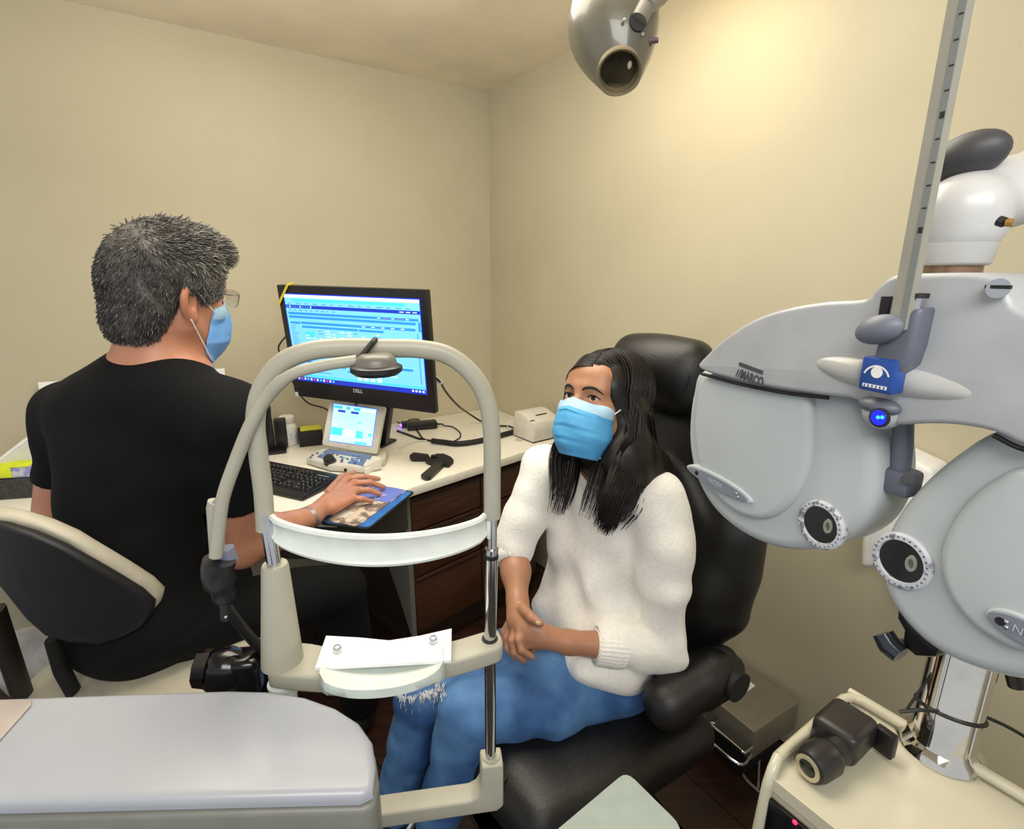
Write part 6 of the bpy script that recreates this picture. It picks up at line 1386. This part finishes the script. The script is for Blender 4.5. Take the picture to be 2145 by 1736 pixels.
for i in range(70):
    x_ = rg.uniform(834, 912); y_ = 1452 + 14 * math.sin((x_ - 834) / 16.0) * 0.4 + rg.uniform(-5, 5); ln = rg.uniform(6, 20) * (2.2 if rg.random() < 0.12 else 1)
    a = snap(jb, x_, y_, 0.001); b = snap(jb, x_ + rg.uniform(-5, 5), y_ + ln, 0.0025)
    if a and b: pth.append(([a, a.lerp(b, 0.5), b], 0.0013))
for i in range(46):
    x_ = rg.uniform(910, 934); y_ = rg.uniform(1428, 1462); a = snap(jb, x_, y_, 0.001); b = snap(jb, x_ + rg.uniform(-4, 4), y_ + rg.uniform(8, 14), 0.0025)
    if a and b: pth.append(([a, a.lerp(b, 0.5), b], 0.0013))
if pth: fr_ = strands('frayed_tear', pth, M('fray_white', (206, 210, 214), 0.9), jo, label='white frayed threads at the torn knee'); fr_['kind'] = 'stuff'
sp_ = [snap(jb, *q, 0.0006) for q in [(1020, 1470), (985, 1500), (950, 1560), (925, 1620), (900, 1690)]]
sp_ = []
if len(sp_) > 2: bm = bmesh.new(); tube(bm, spline(sp_, 8), 0.0011, 6); obj('outer_seam', bm, M('denim_thread', (96, 124, 156), 0.8), jo)
for an_, kn_ in ((La, Lk), (Ra, Rk)):
    d_ = np.array([-0.8, -0.35, 0]); bm = None
    me = field_mesh([('ell', an_ * np.array([1, 1, 0]) + np.array([-0.06, -0.03, 0.04]), ax3(Vector(d_)), (0.042, 0.12, 0.038), 0.01), ('cap', an_ * np.array([1, 1, 0]) + np.array([0, 0, 0.05]), 0.04, an_ * np.array([1, 1, 0]) + np.array([0, 0, 0.09]), 0.042, 0.03)], 0.007)
    finish('shoe', me, m_blkm, wo, 180)
# long dark hair
hp_ = [HW.ell((0, -0.018, 0.026), (0.090, 0.112, 0.100), 0.01), HW.ell((0, -0.055, -0.06), (0.086, 0.07, 0.12), 0.04),
       HW.cap((-0.076, -0.012, -0.01), 0.030, (-0.07, 0.0, -0.13), 0.036, 0.03), HW.cap((0.076, -0.018, -0.01), 0.024, (0.072, -0.01, -0.12), 0.026, 0.03),
       HW.ell((0.0, 0.086, -0.032), (0.058, 0.085, 0.090), 0.012, '-', rot_np(0, 0, -0.22)), HW.ell((0.0, 0.09, -0.12), (0.064, 0.085, 0.09), 0.012, '-')]
tipL = [V_(1308, 975, 1.06), V_(1290, 1035, 1.02), V_(1266, 1080, 0.995)]
hp_ += chain([HW.w(-0.072, 0.0, -0.11)] + tipL, [0.038, 0.046, 0.030, 0.014], 0.03)
hp_ += chain([HW.w(-0.075, -0.03, -0.09), V_(1350, 985, 1.10), V_(1325, 1045, 1.06)], [0.045, 0.05, 0.035], 0.04)
hrs = wave(41, 0.0022, 120, [(0.9, 0.3, 0.05), (0.3, -0.9, 0.1), (0.7, -0.7, 0.1)])
ho = finish('hair', relax(field_mesh(hp_, 0.0045, hrs), 2), m_hair, wo, 180, label='long dark brown hair falling over one shoulder')
rg = random.Random(9); P_h = []
for k in range(230):
    s_ = -1 if k % 2 else 1; y0 = rg.uniform(-0.105, 0.086); part = -0.016
    path = []
    yb = y0
    for i in range(12):
        ph_ = math.radians(4 + i * 9.5); rr = math.sqrt(max(0.02, 1 - ((yb + 0.018) / 0.116) ** 2))
        x_ = part * (1 - i / 11) + s_ * 0.0915 * math.sin(ph_) * rr; z_ = 0.026 + 0.102 * math.cos(ph_) * rr; y_ = yb - 0.010 * (i / 11) * (1 if yb > 0 else 0)
        if yb > 0.05: y_ = yb - 0.05 * (i / 11) ** 1.3
        path.append(HW.v(x_, y_, z_))
    P_h.append((path, 0.0013))
for k in range(340):
    y0 = rg.uniform(-0.09, 0.084); path = []
    for i in range(9):
        ph_ = math.radians(4 + i * 11); rr = math.sqrt(max(0.02, 1 - ((y0 + 0.018) / 0.116) ** 2)); yy = y0 - (0.05 * (i / 8) ** 1.3 if y0 > 0.03 else 0)
        path.append(HW.v(-0.016 * (1 - i / 8) - 0.0925 * math.sin(ph_) * rr, yy, 0.026 + 0.1035 * math.cos(ph_) * rr))
    q = rg.uniform(0, 1); j_ = lambda a_: rg.uniform(-a_, a_)
    path += [Vector(HW.w(-0.108 + 0.012 * q, 0.045 - 0.09 * q + j_(.008), -0.06)), Vector(V_(1292 + 78 * q + j_(8), 960, 1.0 + 0.06 * q)), Vector(V_(1268 + 72 * q + j_(8), 1030, 0.952 + 0.06 * q)), Vector(V_(1246 + 48 * q + j_(8), 1088 + 26 * math.sin(3.1 * q) + j_(10), 0.952 + 0.03 * q))]
    P_h.append((spline(path[:9:2] + path[9:], 4), 0.0015))
for k in range(70):
    t = rg.uniform(0, 1); x0 = -0.02 + 0.006 * rg.random()
    P_h.append((spline([HW.v(x0, 0.088 - 0.02 * t, 0.066 + 0.03 * t), HW.v(0.018, 0.094 - 0.022 * t, 0.062 + 0.03 * t), HW.v(0.052, 0.078 - 0.02 * t, 0.045 + 0.02 * t), HW.v(0.077, 0.046 - 0.02 * t, 0.01), HW.v(0.084, 0.03 - 0.02 * t, -0.05)], 4), 0.0014))
S1 = strands('hair_strands', P_h, m_hair, ho); S1['kind'] = 'stuff'
P_h = lock([HW.v(-0.084, -0.0, 0.0), HW.v(-0.084, 0.0, -0.08), V_(1305, 990, 1.04), V_(1285, 1050, 0.995), V_(1258, 1105, 0.972)], [0.02, 0.032, 0.042, 0.036, 0.022], 150, 0.0017, rg)
P_h += lock([HW.v(-0.07, 0.012, -0.06), V_(1262, 960, 1.04), V_(1242, 1030, 0.995), V_(1220, 1095, 0.975)], [0.010, 0.014, 0.018, 0.012], 46, 0.0014, rg)
P_h += lock([HW.v(-0.086, -0.03, 0.0), V_(1345, 950, 1.1), V_(1330, 1040, 1.04), V_(1290, 1112, 0.985)], [0.02, 0.035, 0.035, 0.014], 80, 0.0017, rg)
S2 = strands('left_lock', P_h, m_hair, ho); S2['kind'] = 'stuff'
P_h = lock([HW.v(0.082, 0.0, 0.0), HW.v(0.082, 0.0, -0.08), V_(1170, 955, 1.155), V_(1170, 1030, 1.105), V_(1158, 1085, 1.085)], [0.012, 0.018, 0.022, 0.022, 0.016], 80, 0.0015, rg)
P_h += lock([HW.v(0.06, 0.0, -0.11), V_(1204, 970, 1.12), V_(1192, 1025, 1.075), V_(1172, 1085, 1.055)], [0.010, 0.014, 0.016, 0.01], 50, 0.0015, rg)
S3 = strands('right_lock', P_h, m_hair, ho); S3['kind'] = 'stuff'
# ================================================================ man at the desk
HM = Head((-0.675, 1.06, 1.414), 26.8, -5.4, 7.7, 1.05)
mn = thing('person', (-0.7, 1.0, 0.6), 'person in black scrubs with grey hair and mask, seated from behind at the desk', 'person')
msk = skin('skin_ruddy', (196, 138, 108), (182, 122, 94))
Y0 = 1.04
nk = np.array(V_(325, 735, 1.045)); mLs, mRs = V_(150, 868, 1.10), V_(480, 872, 1.0); mLe, mRe = V_(112, 1110, 1.08), V_(505, 1140, 1.10)
mRw = np.array(onz(652, 1082, 0.788)); mLw = np.array([-0.92, 1.46, 0.79])
mch = V_(300, 930, 1.05); mwa = V_(280, 1120, 1.02); mpl = V_(330, 1310, 1.0)
Am = ax3(Vector((0.12, 0.99, 0)))
body = head_prims(HM, False)
body += [('cap', HM.w(0, -0.03, -0.05), 0.060, nk + np.array([0, 0, -0.02]), 0.066, 0.03), ('ell', mch, Am, (0.15, 0.09, 0.17), 0.05), ('cap', mch, 0.09, mpl, 0.065, 0.05)]
body += chain([nk + np.array([0, 0.0, -0.06]), mLs], [0.07, 0.05], 0.05) + chain([nk + np.array([0, 0, -0.06]), mRs], [0.07, 0.05], 0.05)
body += chain([mRs, mRe, mRe + (mRw - mRe) * 0.35, mRw], [0.056, 0.050, 0.047, 0.028], 0.025) + chain([mLs, mLe, mLw], [0.05, 0.042, 0.03], 0.025)
zh = 0.772
def HZ(px, py, z): return np.array(onz(px, py, z))
kn_ = [HZ(728, 1003, zh + 0.012), HZ(743, 1012, zh + 0.014), HZ(747, 1027, zh + 0.011), HZ(740, 1043, zh + 0.006)]
tips = [[HZ(760, 998, zh + 0.012), HZ(793, 1003, zh - 0.010)], [HZ(775, 1010, zh + 0.014), HZ(803, 1020, zh - 0.010)], [HZ(772, 1026, zh + 0.008), HZ(795, 1034, zh - 0.012)], [HZ(758, 1044, zh + 0.002), HZ(778, 1050, zh - 0.014)]]
body += [('cap', mRw, 0.027, HZ(690, 1050, zh + 0.008), 0.028, 0.02)]
for k_, (kp, tp_) in enumerate(zip(kn_, tips)):
    r_ = (0.0115, 0.0118, 0.0112, 0.0098)[k_]
    body += chain([HZ(685 + 4 * k_, 1052 + 4 * k_, zh + 0.006), kp], [0.017, r_ + 0.003], 0.016) + chain([kp, tp_[0], tp_[1]], [r_, r_ * 0.88, r_ * 0.72], 0.003)
body += chain([HZ(690, 1030, zh), HZ(715, 1000, zh - 0.002), HZ(742, 990, zh - 0.012)], [0.015, 0.012, 0.0095], 0.008)
for s_ in (-0.02, 0, 0.02, 0.035): body += chain([mLw + np.array([s_ - 0.01, 0.02, -0.01]), mLw + np.array([s_, 0.09, -0.022]), mLw + np.array([s_ + 0.005, 0.13, -0.03])], [0.013, 0.011, 0.008], 0.006)
body += chain([mLw, mLw + np.array([0.04, 0.06, -0.02])], [0.016, 0.01], 0.01)
mbo = finish('body', relax(field_mesh(body, 0.0034), 3), msk, mn, 180)
eyes(HM, mn); brows(HM, mn, M('brow_grey', (70, 64, 58), 0.6), bvh_of(mbo))
mask(HM, mn, M('mask_blue_m', (120, 176, 236), 0.7, col2=(104, 162, 228), scale=30), M('mask_pale', (170, 206, 230), 0.7), bvh_of(mbo))
# scrubs
m_scr = M('black_scrubs', (11, 12, 13), 0.9, col2=(8, 9, 10), scale=14, bump=0.25, bscale=420, spec=0.25)
sc2 = [('ell', mch + np.array([0, 0, 0.0]), Am, (0.175, 0.125, 0.175), 0.02), ('ell', mwa, Am, (0.138, 0.12, 0.2), 0.08), ('ell', mpl + np.array([-0.02, 0, 0.03]), Am, (0.16, 0.14, 0.105), 0.08)]
sc2 += chain([nk + np.array([0, 0, -0.075]), mLs], [0.082, 0.066], 0.06) + chain([nk + np.array([0, 0, -0.075]), mRs], [0.082, 0.066], 0.06)
mRc = mRs + (mRe - mRs) * 0.64; mLc = mLs + (mLe - mLs) * 0.50
sc2 += chain([mRs, mRs + (mRe - mRs) * 0.3], [0.066, 0.065], 0.04) + chain([mRs + (mRe - mRs) * 0.3, mRc, mRc + (mRe - mRs) * 0.2], [0.065, 0.066, 0.068], 0.012) + chain([mLs, mLs + (mLe - mLs) * 0.25], [0.062, 0.058], 0.04) + chain([mLs + (mLe - mLs) * 0.25, mLc, mLc + (mLe - mLs) * 0.2], [0.058, 0.052, 0.052], 0.012)
for a, b, c in ((mRs, mRe, mRc), (mLs, mLe, mLc)):
    d_ = Vector(b - a).normalized(); e_ = np.array(d_); sc2 += [('-box', c + e_ * 0.075 + np.array([0.042, 0, 0]), ax3(d_, (0.3, 0.2, 0.1)), (0.078, 0.072, 0.10), 0.004, 0.005)] if a is mRs else [('-box', c + e_ * 0.08 + np.array([-0.05, 0, 0]), ax3(d_, (0.3, 0.2, 0.1)), (0.09, 0.075, 0.09), 0.004, 0.005)]
sc2 += [('-cap', HM.w(0, -0.03, -0.05), 0.062, nk + np.array([0.006, 0.012, 0.0]), 0.073, 0.008)]
s1_ = wave(51, 0.010, 24); s2_ = wave(52, 0.006, 50)
sco = finish('scrub_top', relax(field_mesh(sc2, 0.006, lambda P: s1_(P) + s2_(P)), 2), m_scr, mn, 180)
# trousers and shoes
mLh, mRh = mpl + np.array([-0.1, 0.02, 0.0]), mpl + np.array([0.08, 0.02, 0.0]); mLk, mRk = np.array([-0.86, 1.40, 0.565]), np.array([-0.50, 1.36, 0.56]); mLa, mRa = np.array([-0.85, 1.46, 0.1]), np.array([-0.5, 1.42, 0.1])
tr_ = [('ell', mpl + np.array([-0.01, 0, 0.02]), Am, (0.165, 0.135, 0.08), 0.03)] + chain([mLh, mLk, mLa], [0.085, 0.07, 0.058], 0.03) + chain([mRh, mRk, mRa], [0.085, 0.07, 0.058], 0.03)
finish('trousers', relax(field_mesh(tr_, 0.009, lambda P: s1_(P)), 2), m_scr, mn, 180)
for an_ in (mLa, mRa):
    me = field_mesh([('ell', np.array([an_[0], an_[1] + 0.07, 0.04]), I3, (0.045, 0.13, 0.038), 0.01), ('cap', np.array([an_[0], an_[1], 0.05]), 0.045, np.array([an_[0], an_[1], 0.1]), 0.045, 0.03)], 0.008); finish('shoe', me, m_blkm, mn, 180)
# bracelet
d_ = Vector(mRw - mRe).normalized(); p0 = Vector(mRw) - d_ * 0.012
for q, off in enumerate((0.0, 0.006, 0.012)):
    bm = bmesh.new(); mm_ = along(p0 - d_ * off, d_ + Vector((0.0, 0.0, 0.25))); tube(bm, [mm_ @ Vector((0.0315 * math.cos(t), 0.0315 * math.sin(t), 0)) for t in np.linspace(0, 2 * math.pi, 36)], 0.0019, 8, caps=False); obj('bracelet', bm, M('bracelet_silver', (176, 176, 178), 0.3, 0.8), mn, label='silver banded bracelet')
# short grey hair
hm_ = [HM.ell((0, -0.010, 0.032), (0.0805, 0.1, 0.092), 0.01), HM.ell((0, -0.056, -0.035), (0.068, 0.047, 0.072), 0.03), HM.ell((0.0, 0.04, 0.094), (0.054, 0.06, 0.03), 0.03), HM.ell((0, 0.085, 0.082), (0.045, 0.024, 0.022), 0.02),
       HM.ell((0.05, 0.03, 0.03), (0.035, 0.04, 0.05), 0.02), HM.ell((-0.05, 0.03, 0.03), (0.035, 0.04, 0.05), 0.02),
       HM.ell((0, 0.105, -0.035), (0.075, 0.075, 0.103), 0.010, '-'), HM.ell((0.088, 0.0, -0.026), (0.03, 0.030, 0.042), 0.008, '-'), HM.ell((-0.088, 0.0, -0.026), (0.03, 0.030, 0.042), 0.008, '-'),
       HM.ell((0.0, 0.06, -0.11), (0.11, 0.09, 0.09), 0.012, '-'), HM.ell((0, -0.06, -0.155), (0.12, 0.1, 0.06), 0.02, '-'),
       HM.ell((0.078, 0.062, -0.05), (0.05, 0.05, 0.052), 0.008, '-'), HM.ell((-0.078, 0.062, -0.05), (0.05, 0.05, 0.052), 0.008, '-')]
h1 = wave(61, 0.0045, 70); h2 = wave(62, 0.003, 160)
m_g1 = M('hair_dark_grey', (84, 81, 77), 0.6, col2=(48, 46, 44), scale=55); m_g2 = M('hair_mid_grey', (112, 109, 103), 0.6, col2=(80, 78, 73), scale=70); m_g3 = M('hair_silver', (160, 156, 148), 0.6, col2=(112, 108, 100), scale=70)
hmo = finish('hair', relax(field_mesh(hm_, 0.0045, lambda P: h1(P) + h2(P)), 1), m_g1, mn, 180, label='short dark grey hair, silver at the temples')
me = hmo.data; off = np.array(ROOT[hmo.name]); nv = len(me.vertices); Vh = np.empty(nv * 3, np.float32); me.vertices.foreach_get('co', Vh); Nh = np.empty(nv * 3, np.float32); me.vertices.foreach_get('normal', Nh)
Vh = Vh.reshape(-1, 3) + off; Nh = Nh.reshape(-1, 3); Lh_ = (Vh - HM.p) @ HM.R / HM.s
rgn = np.random.default_rng(4); sel = rgn.choice(nv, min(nv, 13000), replace=False); paths = []; mi_ = []
comb = HM.R @ np.array([0.25, 0.75, 0.15]); dnn = HM.R @ np.array([0.0, -0.25, -1.0])
for i in sel:
    l = Lh_[i]; topf = np.clip((l[2] - 0.03) / 0.05, 0, 1) * np.clip((l[1] + 0.10) / 0.07, 0, 1)
    d = Nh[i] * 0.34 + comb * topf + dnn * (1 - topf) + rgn.normal(size=3) * 0.2; d /= np.linalg.norm(d); ln = (0.008 + 0.011 * topf) * rgn.uniform(0.6, 1.2)
    if l[1] > 0.02 and topf < 0.3: ln *= 0.7
    a = Vector(Vh[i] - Nh[i] * 0.001); b = a + Vector(d) * ln * 0.5; c = b + Vector(d + dnn * 0.25) * ln * 0.5
    paths.append(([a, b, c], 0.0010))
    silver = np.clip((l[1] + 0.02) / 0.08, 0, 1) * np.clip((0.085 - l[2]) / 0.04, 0.25, 1) + 0.16; q = rgn.uniform()
    mi_.append(2 if q < silver * 0.75 else (1 if q < 0.3 + silver * 0.7 else 0))
s4 = strands('hair_tufts', paths, [m_g1, m_g2, m_g3], hmo, seg=3, mi=mi_); s4['kind'] = 'stuff'
# rimless glasses
gl = []
bm = bmesh.new()
for s_ in (-1, 1):
    prism(bm, [HM.v(s_ * 0.033 + 0.024 * x_, 0.113 - abs(s_ * 0.033 + 0.024 * x_) * 0.12, 0.0 + 0.019 * z_) for x_, z_ in smooth_poly([(-1, 0.6), (0, 0.85), (1, 0.6), (1.02, -0.2), (0.6, -0.9), (-0.5, -0.9), (-1, -0.3)], 3)], Vector(HM.R @ np.array([0, -0.0018, 0])))
gls = obj('glasses', bm, M('clear_lens', (245, 248, 250), 0.03, trans=0.95), mn, label='rimless glasses with clear lenses')
bm = bmesh.new(); tube(bm, [HM.v(0.058, 0.108, 0.008), HM.v(0.074, 0.075, 0.01), HM.v(0.083, 0.0, 0.014)], 0.0012, 6); tube(bm, [HM.v(-0.058, 0.108, 0.008), HM.v(-0.074, 0.075, 0.01), HM.v(-0.083, 0.0, 0.014)], 0.0012, 6); tube(bm, [HM.v(-0.01, 0.114, 0.004), HM.v(0.01, 0.114, 0.004)], 0.001, 6); obj('wire_frame', bm, m_steel, gls)
